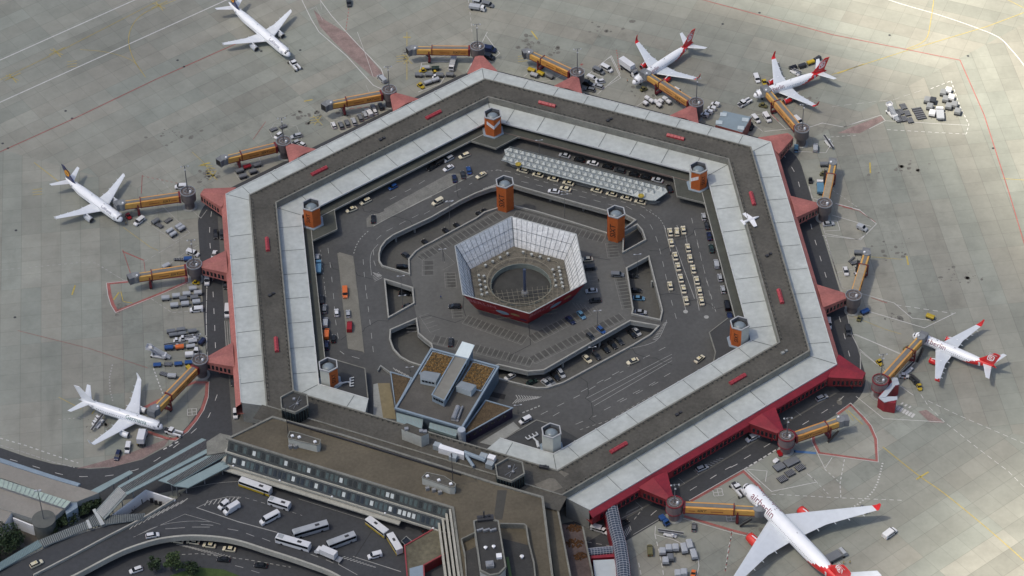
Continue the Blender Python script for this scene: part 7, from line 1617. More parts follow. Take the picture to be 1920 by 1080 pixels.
# apron, upper right of the top
V('N2',1278,412,110,60,'white van right of the mast, parked behind a grey one',L=5.6,w=2.0,h=2.1); V('N2',1172,445,110,50,'grey van between white vans, upper right of the top',L=5.3,w=2.0,h=2.0,col='grey'); V('N2',1085,535,110,45,'low white trailer beside the black van',L=4.8,w=1.8,h=1.5,band=False)
C('N2',1185,595,-110,20,'hatch','white','white car between the low trailer and the grey cars'); C('N2',1160,658,-100,-30,'estate','silver','silver car lower of two beside the black van'); C('N2',1048,702,-110,-20,'estate','grey','grey car nearest the terminal roof edge, by the black van'); V('N2',1003,608,90,30,'black van leaning on the rotunda base, upper right of the top',L=5.4,w=2.1,h=2.1,col='black',band=False)
K('N2',265,448,90,30,'yellow covered cart left of two under the right hand bridge','yellow'); K('N2',388,492,90,40,'yellow covered cart right of two under the right hand bridge','yellow'); K('N2',300,512,90,30,'grey cart with dark base below the yellow carts','silver'); K('N2',515,528,80,40,'grey cart at the right of the yellow carts','grey')
p, a = pos('N2',1575,405,120,85,0,2.5); boxtruck('tall white catering truck raised at the nose of the top right airliner', p, a, 9.5, 2.6, 3.6, 'white', lift=1.3, name='catering_truck')
wc = [(470,985),(520,1020),(450,1045),(575,1030),(628,1022),(610,1068),(680,990),(725,1030)]
wl8 = ['white box cart topmost left','white box cart right of the topmost left one','white box cart lowest left','white box cart in the middle left','white box cart in the middle','white box cart lowest middle','white box cart topmost right','white box cart far right']
for (x, y), l in zip(wc, wl8): K('P1',x,y,40,25,l+' in the cluster below the orange bridge','white',group='white box carts in a cluster',L=2.0,w=1.6,h=1.8)
T('P1',425,868,60,-20,'olive tow tractor below the nose of the top right airliner',col='olive',L=3.2); V('P1',832,890,50,30,'small white van behind the orange bridge, top right',L=4.2,w=1.8,h=1.8); T('P1',855,1008,-50,-40,'pale green small tractor beside the bridge, top right',col='silver',L=2.8)
for x, y, l in ((183,583,'white box truck top of the diagonal four, upper right'),(163,606,'white box truck second of the diagonal four'),(145,625,'white box truck third of the diagonal four'),(123,643,'white box truck lowest of the diagonal four')): V('T3',x,y,-40,-12,l,L=3.5,w=1.7,h=1.8)
p, a = pos('P2',338,675,-60,35,0,.8); pushback('white pushback tug in front of the airliner, upper right', p, a, 6.5, 2.4); 
V('P2',475,392,20,55,'white flatbed pickup near the wing of the upper right airliner',L=5.2,w=2.0,h=1.6); T('P2',560,447,25,70,'yellow loader tractor between the pickup and the airliner',col='yellow',L=3.8); T('P2',545,705,70,15,'olive ground power cart beside the bridge, upper right',col='olive',L=3.6,name='power_cart')
V('P2',590,838,50,75,'white van below the orange bridge, upper right',L=5.2,w=2.0,h=2.1); V('P2',465,850,50,55,'white pickup left of the white van, upper right',L=4.8,w=1.9,h=1.7); V('P2',940,875,60,55,'white van behind the orange bridge near its rotunda',L=5.2,w=2.0,h=2.1); T('P2',412,930,30,20,'small dark tractor beside the blue roofed shed',col='black',L=2.6); T('P2',398,960,30,20,'second small dark tractor beside the blue roofed shed',col='black',L=2.4)
K('P2',985,262,90,-30,'black baggage cart second from the left behind the wing','dark'); K('P2',1080,225,90,-30,'yellow baggage cart behind the wing','yellow'); K('P2',1155,185,60,-40,'dark baggage cart under the tailplane','dark'); K('P2',880,285,90,-30,'black baggage cart leftmost behind the wing','black'); p, a = pos('P2',905,325,80,50,0,1); beltloader('belt loader at the rear hold of the upper right airliner', p, a, 6)
# far right equipment park
NEc = [(515,465,'dark',0),(470,560,'dark',0),(585,585,'dark',0),(430,700,'dark',0),(535,685,'dark',0),(635,712,'dark',0),(410,600,'dark',0)]
nel = ['topmost dark dolly','left dark dolly of the middle pair','right dark dolly of the middle pair','lowest left dark dolly','lower middle dark dolly','lowest right dark dolly','dark dolly touching the white stairs']
for (x, y, c, _), l in zip(NEc, nel): K('NE',x,y,60,110,l+' in the right hand equipment park','grey',False,group='dark dollies in the equipment park',L=3.2,w=2.4)
p, a = pos('NE',310,610,60,60,0,1); stairs_truck('white boarding stairs at the left of the right hand equipment park', p, a, 6.0)
for x, y, c, l in ((945,375,'ash','grey covered cart top left'),(1045,385,'dark','dark covered cart top middle'),(990,492,'ash','grey covered cart middle left'),(1035,612,'white','white covered cart lower left'),(1235,242,'ash','grey covered cart topmost'),(1325,205,'white','white covered cart topmost right'),(1277,358,'ash','grey covered cart second row'),(1377,330,'white','white covered cart second row right'),(1332,487,'ash','grey covered cart third row'),(1435,458,'ash','grey covered cart third row right'),(1492,582,'ash','grey covered cart alone lower right')):
    K('NE',x,y,-30,100,l+' in the right hand equipment park',c,group='covered carts in the equipment park',L=2.9,w=2.5,h=2.0)
p, a = pos('NE',1175,600,-10,-110,0,1.2); boxtruck('pale green glazed loader truck with two white arms, equipment park', p, a, 7.5, 3.0, 1.8, 'white', boxcol='silver', name='loader_truck')
t = cart('long grey roller trailer with white ends in the equipment park', *pos('NE',800,590,60,110,0,.8), 'grey', False, None, 7.0, 4.0, name='roller_trailer')
# right side
V('E1',265,300,5,-90,'silver pickup beside the upper right rotunda',L=4.9,w=1.9,h=1.8,col='silver'); C('E1',70,310,5,-70,'estate','lightblue','light blue car partly under the upper right red finger'); p, a = pos('E1',400,255,-60,-70,0,1); beltloader('white belt loader right of the silver pickup', p, a, 7)
T('E1',215,640,5,40,'small dark brown tractor beside the road edge, right side',col='black',L=2.6); p, a = pos('E1',312,705,-5,-90,0,1.2); boxtruck('white loader lorry parked left of the upper bridge, right side', p, a, 7.8, 2.6, 2.0, 'white', boxcol='lightblue', name='loader_truck'); T('E1',345,572,50,10,'brown tow tractor left of the bridge cab, right side',col='olive',L=2.8)
K('E1',355,478,80,0,'grey covered platform left of the bridge cab, right side','grey',L=3.4); C('T6',820,178,60,-6,'sedan','silver','silver white car inside the white marked box, right side'); V('T6',1010,198,35,15,'pale green rounded van alone on the right apron',L=4.2,w=2.0,h=1.9,col='silver',band=False)
C('E2',275,408,20,80,'sedan','white','white car left of the lower bridge, right side'); K('E2',420,205,80,5,'grey covered platform left of the lower bridge cab','grey',L=3.4); K('E2',370,308,80,-20,'brown cart below the grey platform, right side','olive',False); K('E2',340,272,60,-50,'thin white towbar trailer by the brown cart, right side','white',False,L=3.6,w=.7)
for x, y, l in ((400,365,'small white bicycle trailer topmost left of the bridge'),(405,400,'small white bicycle trailer second left of the bridge'),(385,435,'small white bicycle trailer lowest left of the bridge')): K('E2',x,y,20,40,l,'white',True,L=1.4,w=.9,h=1.0)
t = cart('blue dolly beside the lower right side rotunda', *pos('E2',490,868,90,-40,0,.8), 'blue', True, None); T('E2',430,938,25,-60,'small olive tractor beside the blue dolly, right side',col='olive',L=3.0)
K('T6',1393,703,50,20,'yellow covered cart alone on the right apron','yellow'); V('T6',930,775,8,60,'dark pickup with white load on the service road, right side',L=5.0,w=1.9,h=1.8,col='dark'); V('T6',822,738,8,60,'white van hidden beside the red wall, right side',L=5.0,w=1.9,h=2.0)
T('R1',280,508,50,50,'yellow tow tractor beside the mast, right edge stand',col='yellow'); T('R1',540,650,90,5,'white and black tow tractor under the bridge, right edge stand',col='white',L=3.8); p, a = pos('R1',585,585,90,-70,0,1); beltloader('belt loader under the right edge bridge', p, a, 6.5); p, a = pos('R1',648,690,60,70,0,1); beltloader('dark conveyor in front of the yellow tractor, right edge', p, a, 5.5, 'dark'); T('R1',705,770,25,60,'yellow tow tractor in the open, right edge stand',col='yellow')
V('R1',580,350,60,-40,'olive generator cart beside the docked nose, right edge',L=3.6,w=1.7,h=1.5,col='olive',band=False)
# lower right
V('S1',345,535,-100,50,'white van parked under the red cladding, lower right',L=5.3,w=1.95,h=2.0); C('S1',1222,35,100,-40,'estate','silver','silver car parked near the right end of the service lane'); K('S1',680,912,90,-45,'grey pallet dolly left of two, below the lower right rotunda','grey',L=3.8,w=3.0,h=1.2); K('S1',835,845,110,-55,'large grey pallet dolly right of two, below the rotunda','grey',L=5.4,w=3.2,h=1.2)
for x, y, l in ((945,915,'rightmost dark roller dolly below the lower right rotunda'),(820,985,'middle dark roller dolly below the lower right rotunda'),(722,1058,'leftmost dark roller dolly below the lower right rotunda')): K('S1',x,y,100,-50,l,'dark',False,group='dark roller dollies',L=3.4,w=2.6)
T('S1',690,735,30,60,'red hydrant cart at the foot of the lower right rotunda',col='red',L=2.8,cab=False); T('S1',640,830,-40,30,'small white pump trailer beside the grey pallets',col='white',L=2.2,cab=False)
C('SE',965,85,95,-38,'estate','silver','silver car parked on the service lane beside the road, bottom right'); p, a = pos('SE',615,570,40,45,0,1); boxtruck('blue hydrant truck at the foot of the bottom rotunda', p, a, 4.6, 2.0, 1.8, 'blue', boxcol='blue', name='hydrant_truck')
p, a = pos('SE',672,690,110,25,0,1); beltloader('white belt loader near the bottom rotunda', p, a, 9.0); C('SE',890,628,5,-70,'hatch','grey','grey car below the long orange bridge, bottom right'); V('SE',485,835,-5,-80,'brown pickup with a white cab, bottom centre right',L=5.0,w=1.9,h=1.7,col='olive'); C('SE',235,592,60,-30,'sedan','black','black car beside the ribbed walkway, bottom')
wh = [(600,865,'silver'),(658,835,'silver'),(720,830,'silver'),(628,950,'silver'),(672,920,'grey'),(740,1068,'silver'),(797,1058,'silver')]
whl = ['pale box cart left in the bottom group','pale box cart second in the bottom group','pale box cart third in the bottom group','pale box cart lowest left in the bottom group','grey box cart in the middle of the bottom group','pale box cart cut by the bottom edge, left','pale box cart cut by the bottom edge, right']
for (x, y, c), l in zip(wh, whl): K('SE',x,y,5,90,l,c,group='pale box carts, bottom right',L=2.4,w=2.2,h=2.2)
for x, y, l in ((798,835,'long grey covered cart left of three beside the box carts'),(850,800,'long grey covered cart uppermost of three'),(888,890,'long grey covered cart lowest of three')): K('SE',x,y,25,95,l,'silver',group='long grey carts, bottom right',L=3.8,w=2.1,h=2.1)
T('SE',883,1058,-15,70,'orange tow tractor at the bottom edge',col='orange',L=3.2)
p, a = pos('S2',878,160,-75,-90,0,.8); pushback('white pushback tug at the nose of the largest airliner', p, a, 9.0, 3.6)
V('T9',1165,835,60,-45,'white cab truck with a dark bed near the big wing tip',L=5.6,w=2.4,h=2.0); K('T9',1020,702,50,30,'dark dolly near the leading edge of the big wing','dark',False,L=3.6,w=2.4); p, a = pos('T9',862,965,80,-40,0,1.2); t = boxtruck('dark cargo loader platform behind the big wing', p, a, 8.0, 3.2, 1.8, 'silver', boxcol='grey', name='cargo_loader')
V('MB',1385,640,70,20,'white truck with a black load left of the ribbed walkway',L=5.5,w=2.1,h=2.0); T('MB',1435,668,60,30,'white tractor between the truck and the ribbed walkway',col='white',L=3.2)
# left side
V('LH',1025,742,-90,70,'white people carrier in front of the docked jet, left corner',L=5.0,w=1.95,h=1.95); K('LH',1210,752,-90,60,'grey covered cart nearest the white people carrier','grey'); K('LH',1250,790,90,50,'dark open cart beside the grey covered cart','dark',False); K('LH',1350,732,90,-60,'dark dolly between carts, left corner','dark',False)
for x, y, l in ((1370,862,'grey cart upper left of the four near the mast'),(1408,900,'grey cart lower left of the four near the mast'),(1470,810,'grey cart upper right of the four near the mast'),(1503,835,'grey cart lower right of the four near the mast')): K('LH',x,y,90,-55,l,'silver',L=2.8,w=1.6)
V('LH',1490,352,-60,3,'white van half hidden behind the left corner rotunda',L=4.6,w=1.9,h=1.9); T('LH',905,690,40,50,'red and white power cart under the bridge at the left corner',col='red',L=3.2,name='power_cart')
C('T4',1213,237,0,40,'estate','black','black car on the service lane near the left corner'); V('T4',1250,237,0,40,'dark pickup with a white roof beside the black car, left',L=4.6,w=1.9,h=1.7,col='dark'); C('T4',1205,352,-10,35,'sedan','white','white car on the service road above the left finger')
V('T4',1165,490,-3,45,'white van coming out under the left finger',L=5.6,w=2.0,h=2.2); C('T4',1270,520,-3,45,'estate','black','black car hidden beside the red wall, left side'); V('T4',1279,668,-3,50,'long white van beside the red wall, left side',L=6.2,w=2.0,h=2.3)
l2 = [(890,735),(1038,705),(1183,680),(1137,745),(1267,605),(1338,665),(1290,728),(1012,835),(1160,815),(1317,790)]
l2l = ['grey cart far left','grey cart second in the upper line','grey cart third in the upper line','dark topped grey cart in the middle','grey cart nearest the rotunda foot','grey cart far right','grey cart right of the dark topped one','grey cart lowest left','grey cart lowest middle','grey cart above the white truck']
for (x, y), l in zip(l2, l2l): K('L2',x,y,100,-10,l+' of the group below the left rotunda','silver' if 'dark' not in l else 'grey',group='grey carts below the left rotunda',L=2.9,w=1.8,h=1.9)
V('L2',1315,880,-60,5,'white pickup truck below the grey carts, left side',L=5.0,w=2.0,h=1.9); V('L2',1268,98,60,20,'white cab truck behind the mast, left side',L=5.2,w=2.0,h=1.9); K('L2',1200,192,80,-5,'blue tank trailer behind the left rotunda','blue',name='tank_trailer'); K('L2',1072,187,100,2,'thin steel frame trailer left of the blue tank','dark',False,L=3.8,w=1.2); K('L2',897,290,90,-45,'pale cart standing alone left of the bridge','silver'); T('L2',1312,510,50,5,'yellow tow tractor at the foot of the left rotunda',col='yellow',L=2.8)
l3 = [(545,240,'dark'),(690,215,'dark'),(580,292,'dark'),(700,275,'dark'),(855,238,'dark'),(860,385,'grey'),(830,458,'grey')]
l3l = ['flat dark cart top left','flat dark cart top middle','flat dark cart second row left','flat dark cart second row right','flat dark cart top right','grey cart right of the white tractors','grey cart right of the orange one']
for (x, y, c), l in zip(l3, l3l): K('L3',x,y,110,-15,l+' beside the stairs truck group','grey' if c == 'dark' else 'silver',group='carts by the stairs truck',L=3.2,w=1.6,h=1.5)
p, a = pos('L3',370,568,150,25,0,1.6); stairs_truck('white boarding stairs truck on the left apron', p, a+0, 8.5); T('L3',632,375,60,-5,'white tractor left of two in the left equipment group',col='white',L=2.8); T('L3',722,342,60,-5,'white tractor right of two in the left equipment group',col='white',L=2.8)
p, a = pos('L3',600,430,150,-15,0,1.0); beltloader('long belt loader with blue end in the left equipment group', p, a, 8.0, 'silver', .3); K('L3',515,482,80,-5,'blue cart left of the orange one, left equipment group','blue'); K('L3',670,472,100,-12,'orange brown cart in the left equipment group','orange'); p, a = pos('L3',850,325,110,-10,0,1.0); beltloader('white belt loader by the mast, left equipment group', p, a, 6.0, 'white', .3)
K('L3',812,590,60,-5,'rounded white tank trailer beside the rotunda, left','white',name='tank_trailer',L=3.0,w=2.0,h=2.2); V('L3',912,540,-10,40,'white cab tractor behind the rotunda, left',L=3.6,w=1.9,h=2.0); K('L3',992,395,60,-70,'dark blue cart beside the road, left equipment group','navy')
for x, y, l in ((345,722,'blue dolly leftmost of three under the stairs truck'),(650,706,'blue dolly in the middle of three'),(800,686,'blue dolly rightmost of three beside the rotunda')): K('L3',x,y,90,-5,l,'blue',group='blue dollies',L=2.8,w=1.9,h=1.1)
K('L3',500,708,80,0,'white frame trailer between blue dollies','white',False,L=2.8); K('L3',560,890,90,5,'grey cart with dark end below the blue dollies','silver'); K('L3',440,850,60,20,'grey folded equipment left of the grey cart','grey',False); T('L3',800,755,30,30,'yellow hydrant cart beside the bridge root, left',col='yellow',L=2.2,cab=False); C('L3',1440,960,3,60,'sedan','dark','dark car beside the red wall below the left finger')
p, a = pos('GE',848,745,25,-100,0,2.4); boxtruck('white catering truck raised at the front door of the all white airliner', p, a, 7.5, 2.6, 3.4, 'white', lift=1.2, name='catering_truck')
V('GE',700,855,-15,70,'white pickup below the wing of the all white airliner',L=4.8,w=1.9,h=1.8); C('GE',597,935,-25,70,'estate','navy','dark blue car at the lower left stand'); p, a = pos('GE',1165,705,-120,-35,0,.8); pushback('white pushback tug ahead of the all white airliner', p, a, 6.8, 2.5)
p, a = pos('GE',408,605,120,-140,0,1.0); beltloader('belt loader reaching the rear hold of the all white airliner', p, a, 8.5); T('GE',400,560,40,-20,'small white tractor upper of two by the belt loader',col='white',L=2.4); T('GE',370,610,40,-20,'small white tractor lower of two by the belt loader',col='white',L=2.4); V('T7',1325,165,0,30,'white topped van beside the terminal end wall, lower left',L=4.2,w=1.8,h=1.9)
p, a = pos('P',553,122,-40,-45,0,.8); pushback('white and black pushback tug towing the airliner, upper left', p, a, 9.5, 3.4)
# bus station
def B_(w_, x, y, dx, dy, label, z=DECK, **k):
    p, a = pos(w_, x, y, dx, dy, z, 2.2); return bus(label, p, a, **k)
B_('BU',975,245,-300,-105,'white roofed city bus with yellow sides under the main building',L=12.2,skirt='yellow',roofbox=1)
B_('BU',1195,398,-190,-60,'white minibus behind the yellow bus',L=8.0,h=2.8); V('BU',1108,548,-180,95,'white minibus van with dark side windows, bus yard',DECK,L=7.4,w=2.1,h=2.7,name='minibus'); V('BU',757,458,-130,80,'white high roofed van on the hatched island edge',DECK,L=6.2,w=2.1,h=2.6,band=False); V('BU',682,422,-60,45,'small white van on the hatched island',DECK,L=4.2,w=1.9,h=2.0)
B_('T7',1745,812,-190,55,'grey coach with dark sides, longer of two',L=12.5,col='silver'); B_('T7',1648,885,-190,-55,'white coach parked at the yard edge beside the box truck',L=12.5); B_('B2',392,745,-230,85,'grey coach with dark sides, shorter of two',L=10.2,col='silver')
p, a = pos('B2',250,855,-210,-90,DECK,2.2); boxtruck('white box truck with a lowered tail lift', p, a, 8.2, 2.4, 3.4, 'white', plat=True); V('B2',700,885,-110,28,'small white van beside the articulated bus',DECK,L=4.9,w=1.9,h=2.0)
# articulated bus: two sections in one thing
pf, af = pos('B2',722,618,-200,-150,DECK,2.2); pr2, ar2 = pos('B2',885,772,-110,-180,DECK,2.2)
t = thing('articulated_bus', 'yellow sided articulated bus with white roofs bending by the red framed block', 'bus', (pf.x,pf.y,DECK+.03)); o = Vector((pf.x,pf.y,DECK+.03))
for p_, a_, L_ in ((pf,af,9.4),(pr2,ar2,8.2)):
    s_ = bus('x','', 0, L=L_, skirt='yellow') if False else None
    b = MB(); b.box(0,0,1.75,L_,2.55,2.7); part_ = b.build('bus_section', paint('white'), t, loc=(p_.x-o.x,p_.y-o.y,0), rz=a_); edgecut(part_, .15)
    MB().box(0,0,2.15,L_-.4,2.6,1.0).build('side_windows', glass, part_); MB().box(0,0,.9,L_-.1,2.61,.95).build('skirt', paint('yellow'), part_); MB().box(.6,0,3.16,1.3,.8,.12).build('roof_hatch', dark, part_)
    for sx in (-.3,.3):
        for sy in (-1,1): MB().tube((0,-.14,0),(0,.14,0),.5,n=10).build('wheel', black, part_, loc=(sx*L_,sy*1.15,.5))
mid = (pf+pr2)/2-o; m2 = Vector((math.cos(af),math.sin(af),0)); e0 = pf-o-m2*4.7; e1 = pr2-o+Vector((math.cos(ar2),math.sin(ar2),0))*4.1
MB().loft([[(q.x+nx*1.15, q.y+ny*1.15, .6), (q.x-nx*1.15, q.y-ny*1.15, .6), (q.x-nx*1.15, q.y-ny*1.15, 2.9), (q.x+nx*1.15, q.y+ny*1.15, 2.9)] for q, (nx, ny) in ((e0,(-math.sin(af),math.cos(af))),(e1,(-math.sin(ar2),math.cos(ar2))))]).build('bellows', dark, t)
for k, (x, y) in enumerate(((255,752),(402,762),(552,795),(735,830))): C('BU',x,y,-120,-15,'sedan','cream',['cream taxi half hidden under the elevated road, leftmost','cream taxi second from the left under the elevated road','cream taxi third from the left under the elevated road','cream taxi rightmost under the elevated road'][k],.06,True,'taxis under the elevated road')
C('BU',682,925,-110,-10,'sedan','black','black car on the lower road, nearer the taxis',.06); C('BU',1025,980,-130,-15,'sedan','black','black car on the lower road, farther right',.06); C('T7',765,1045,-60,20,'estate','white','white car on the lower road by the trees',.06); C('T7',858,850,70,-12,'estate','white','white car on the elevated road by the curved parapet',DECK); C('T7',205,1010,75,-35,'estate','cream','cream taxi on the side road, bottom left',DECK-.02,True)
# white glider shaped model lying on the gravel roof
p = W('T6',385,155,ZB+.2); t = thing('model_aeroplane', 'white flat aeroplane shape displayed on the gravel roof, right side', 'model aeroplane', (p.x,p.y,ZB-.3), R(20))
MB().loft([[(x,r_*math.cos(k*math.pi/4),.6+r_*math.sin(k*math.pi/4)) for k in range(8)] for x, r_ in ((-4,.15),(-2.5,.5),(1.5,.55),(3.4,.15))]).build('fuselage', white, t); MB().prism([(-1.3,-4.2),(.1,-4.2),(1.2,0),(.1,4.2),(-1.3,4.2),(-1.0,0)],.55,.75).build('wing', white, t); MB().prism([(-4,-1.5),(-3.2,-1.5),(-2.8,0),(-3.2,1.5),(-4,1.5)],.6,.75).build('tailplane', white, t)
# ================================================================== LAMP POSTS, TREES, PEOPLE
def lamp(label, w_, x, y0, y1, z0, h=None, heads=2):
    p = W(w_, x, y1, z0); q = W(w_, x, y0, z0); h = h or (q-p).length*.87; t = thing('lamp_post', label, 'lamp post', (p.x,p.y,z0), 0, 'lamp posts')
    MB().tube((0,0,0),(0,0,h),.11,r2=.07,n=6).build('pole', MATS['mast_grey'], t)
    for s in (-1,1)[:heads]: MB().tube((0,0,h),(s*1.0,0,h+.2),.05,n=4).box(s*1.1,0,h+.2,.7,.35,.14).build('lamp_head', MATS['lamp_grey'], t)
for l, w_, x, y0, y1, z0 in (('thin lamp post on the deck left of the billboard','T5',572,318,390,DECK),('lamp post in the upper left pit road','T5',612,50,215,.05),('lamp post in the northern lower level behind the billboard','T5',1256,10,150,.05),('lamp post at the right hand bridge of the parking deck','C3',515,515,700,.05),
    ('lamp post at the left bridge of the parking deck','C4',1045,820,1060,DECK-.5),('lamp post in the small left opening','C5',912,60,185,.05),('lamp post in the lower right edge row of the deck','T5',1440,660,745,DECK),('lamp post at the lower edge of the deck above the dark cars','T5',1412,870,900,DECK-.1),
    ('lamp post on the upper left road of the court','C1',893,840,960,DECK),('lamp post in front of the taxi line','C2',705,540,700,DECK),('lamp post beside the chevron markings by the office wing','C6',350,770,860,DECK),('lamp post above the taxi canopy','C2',445,20,165,DECK),('lamp post on the island by the yellow ramp','OF',338,330,380,DECK)):
    lamp(l, w_, x, y0, y1, z0)
def tree(label, w_, x, y, z0, h, rad, seed, col, name='tree', n=None):
    p = W(w_, x, y, z0); rn = random.Random(seed); t = thing(name, label, 'tree' if name == 'tree' else 'shrub', (p.x,p.y,z0), rn.random()*6)
    b = MB(); b.tube((0,0,0),(0.1,0,h*.5),rad*.07+.05,r2=rad*.045)
    for k in range(6): a = k*1.05+rn.random(); b.tube((0,0,h*(.3+.03*k)),(math.cos(a)*rad*.6,math.sin(a)*rad*.6,h*(.6+.05*k)),rad*.035,r2=.02,n=5)
    b.build('trunk', mat('bark', (.07,.055,.04), .9, .2, 2), t)
    b = MB(); n = n or int(260*rad*rad/4)+200
    cl_ = [(rn.gauss(0,.42)*rad, rn.gauss(0,.42)*rad, h*(.5+rn.random()*.45), (.35+rn.random()*.35)*rad) for _ in range(11)]
    for k in range(n):
        cx_, cy_, cz_, r_ = rn.choice(cl_); u_ = Vector((rn.gauss(0,1),rn.gauss(0,1),rn.gauss(0,1))).normalized()*r_*(rn.random()**.4); q = Vector((cx_,cy_,cz_))+Vector((u_.x,u_.y,u_.z*.7))
        d = Vector((rn.gauss(0,1),rn.gauss(0,1),rn.gauss(0,1)+.8)).normalized(); e = d.orthogonal().normalized(); f = d.cross(e); s_ = .16+rn.random()*.24
        b.add([q-e*s_-f*s_*.6, q+e*s_-f*s_*.6, q+e*s_*.7+f*s_, q-e*s_*.7+f*s_], [(0,1,2,3)], rn.choice((0,0,1,2)))
    b.build('foliage', [mat('leaf_'+col+'_a', {'dark':(.020,.040,.014),'mid':(.035,.062,.018)}[col], .8, .3, 1.5), mat('leaf_'+col+'_b', {'dark':(.012,.026,.010),'mid':(.022,.042,.013)}[col], .8, .3, 1.5), mat('leaf_'+col+'_c', {'dark':(.036,.062,.020),'mid':(.055,.085,.025)}[col], .8, .3, 1.5)], t)
tree('leafy tree leftmost of the group on the grass, bottom edge','T7',880,1055,.05,5,2.1,1,'dark'); tree('tallest leafy tree of the group on the grass, bottom edge','T7',965,1050,.05,7,3.0,2,'mid'); tree('leafy tree rightmost of the group on the grass, bottom edge','T7',1085,1072,.05,5.5,2.4,3,'dark')
tree('big dark tree at the left edge below the white wall','SW',60,860,.1,7,5.2,4,'dark'); tree('dark tree cut by the left edge, bottom left','SW',-30,960,.1,6,4.5,5,'dark')
for k, (x, y, r_) in enumerate(((450,705,2.6),(520,650,2.7),(600,610,2.7),(680,560,2.8),(760,510,2.6),(720,470,2.2),(830,480,1.8),(560,570,2.2),(480,620,2.0))):
    tree(['dark shrub lowest of the hedge by the striped walkway','dark shrub second from the bottom of the hedge','dark shrub in the lower middle of the hedge','dark shrub in the upper middle of the hedge','dark shrub near the top of the hedge by the sloping glass','dark shrub at the gable end of the hall','small dark shrub touching the sloping glazed walkway','dark shrub nearest the blue gable of the hall','dark shrub beside the round platform'][k],'SW',x,y+20,.1,4.8,r_,20+k,'dark','shrub')
# people: small standing and walking figures, one continuous body each
def person(label, w_, x, y, z0, rz=0.0, top='dark', leg='black', walk=.18):
    p = W(w_, x, y, z0); t = thing('person', label, 'person', (p.x,p.y,z0+.02), rz)
    J = [((0,0,.95),.15),((0,0,1.2),.14),((0,0,1.42),.155),((0,0,1.53),.06),((0,0,1.62),.085),((0,0,1.74),.09),((0,.10,.88),.10),((walk,.10,.48),.07),((walk*1.2,.10,.07),.045),((walk*1.2+.14,.10,.04),.035),
         ((0,-.10,.88),.10),((-walk*.5,-.10,.48),.07),((-walk*1.5,-.10,.08),.045),((-walk*1.5+.14,-.10,.05),.035),((0,.21,1.40),.06),((-.06,.26,1.13),.045),((.06,.27,.90),.035),((0,-.21,1.40),.06),((.10,-.26,1.13),.045),((.22,-.25,.94),.035)]
    E_ = [(0,1),(1,2),(2,3),(3,4),(4,5),(0,6),(6,7),(7,8),(8,9),(0,10),(10,11),(11,12),(12,13),(2,14),(14,15),(15,16),(2,17),(17,18),(18,19)]
    if 'person' not in MESH:
        me = bpy.data.meshes.new('body'); me.from_pydata([j[0] for j in J], E_, []); o = bpy.data.objects.new('b', me); COL.objects.link(o); o.modifiers.new('s','SKIN')
        for v, j in zip(me.skin_vertices[0].data, J): v.radius = (j[1], j[1])
        me.skin_vertices[0].data[0].use_root = True; o.modifiers.new('d','SUBSURF').levels = 1
        dg = bpy.context.evaluated_depsgraph_get(); dg.update(); m2 = bpy.data.meshes.new_from_object(o.evaluated_get(dg)); bpy.data.objects.remove(o); m2.name = 'body'
        m2.materials.clear(); [m2.materials.append(None) for _ in range(3)]
        for f in m2.polygons: z = f.center.z; f.material_index = 2 if z > 1.5 else (0 if z > .93 else 1)
        MESH['person'] = m2
    o = link('body', MESH['person'], t)
    for s_, m in zip(o.material_slots, (paint(top), paint(leg), mat('skin', (.40,.24,.17), .6))): s_.link = 'OBJECT'; s_.material = m
    h_ = mesh_of(('hair','p'), lambda: MB().lathe([(.085,-.05),(.10,.0),(.085,.07),(.02,.10)],8)); q = link('hair', h_, t, (-.02,0,1.74)); q.material_slots[0].link = 'OBJECT'; q.material_slots[0].material = mat('hair_brown', (.03,.02,.012), .7)
for l, w_, x, y, z0, rz, c in (('person in dark clothes standing by the ledge left end of the bus stop','B2',128,385,DECK,0,'dark'),('person in white top in the group waiting at the bus stop','B2',238,398,DECK,1,'white'),('person in dark coat left in the waiting group','B2',222,418,DECK,2,'black'),('person in a dark red jacket right in the waiting group','B2',270,412,DECK,3,'red'),
    ('person in grey walking alone along the bus stop','B2',402,452,DECK,-.4,'silver'),('person in black beside the head of the articulated bus','B2',745,555,DECK,.6,'black'),('person in dark blue near the canopy corner','B2',865,590,DECK,1.5,'navy'),('person in red beside the red framed block','B2',1145,690,DECK,2.2,'red'),('person in black next to the red dressed one by the block','B2',1128,678,DECK,0,'dark'),
    ('person in a white shirt in the sunken courtyard','SW',1140,522,.1,0,'white'),('person in dark clothes in the sunken courtyard','SW',1120,545,.1,1,'dark'),('person in black at the taxi rank beside the left column','C3',800,530,DECK,0,'black'),('person in yellow vest behind the big wing','T9',905,1015,.02,0,'yellow'),('second person in yellow vest behind the big wing, farther right','T9',940,1012,.02,2,'yellow'),
    ('person in dark clothes by the hedge of the bus yard path','BU',285,345,DECK,1,'black')):
    person(l, w_, x, y, z0, rz, c)
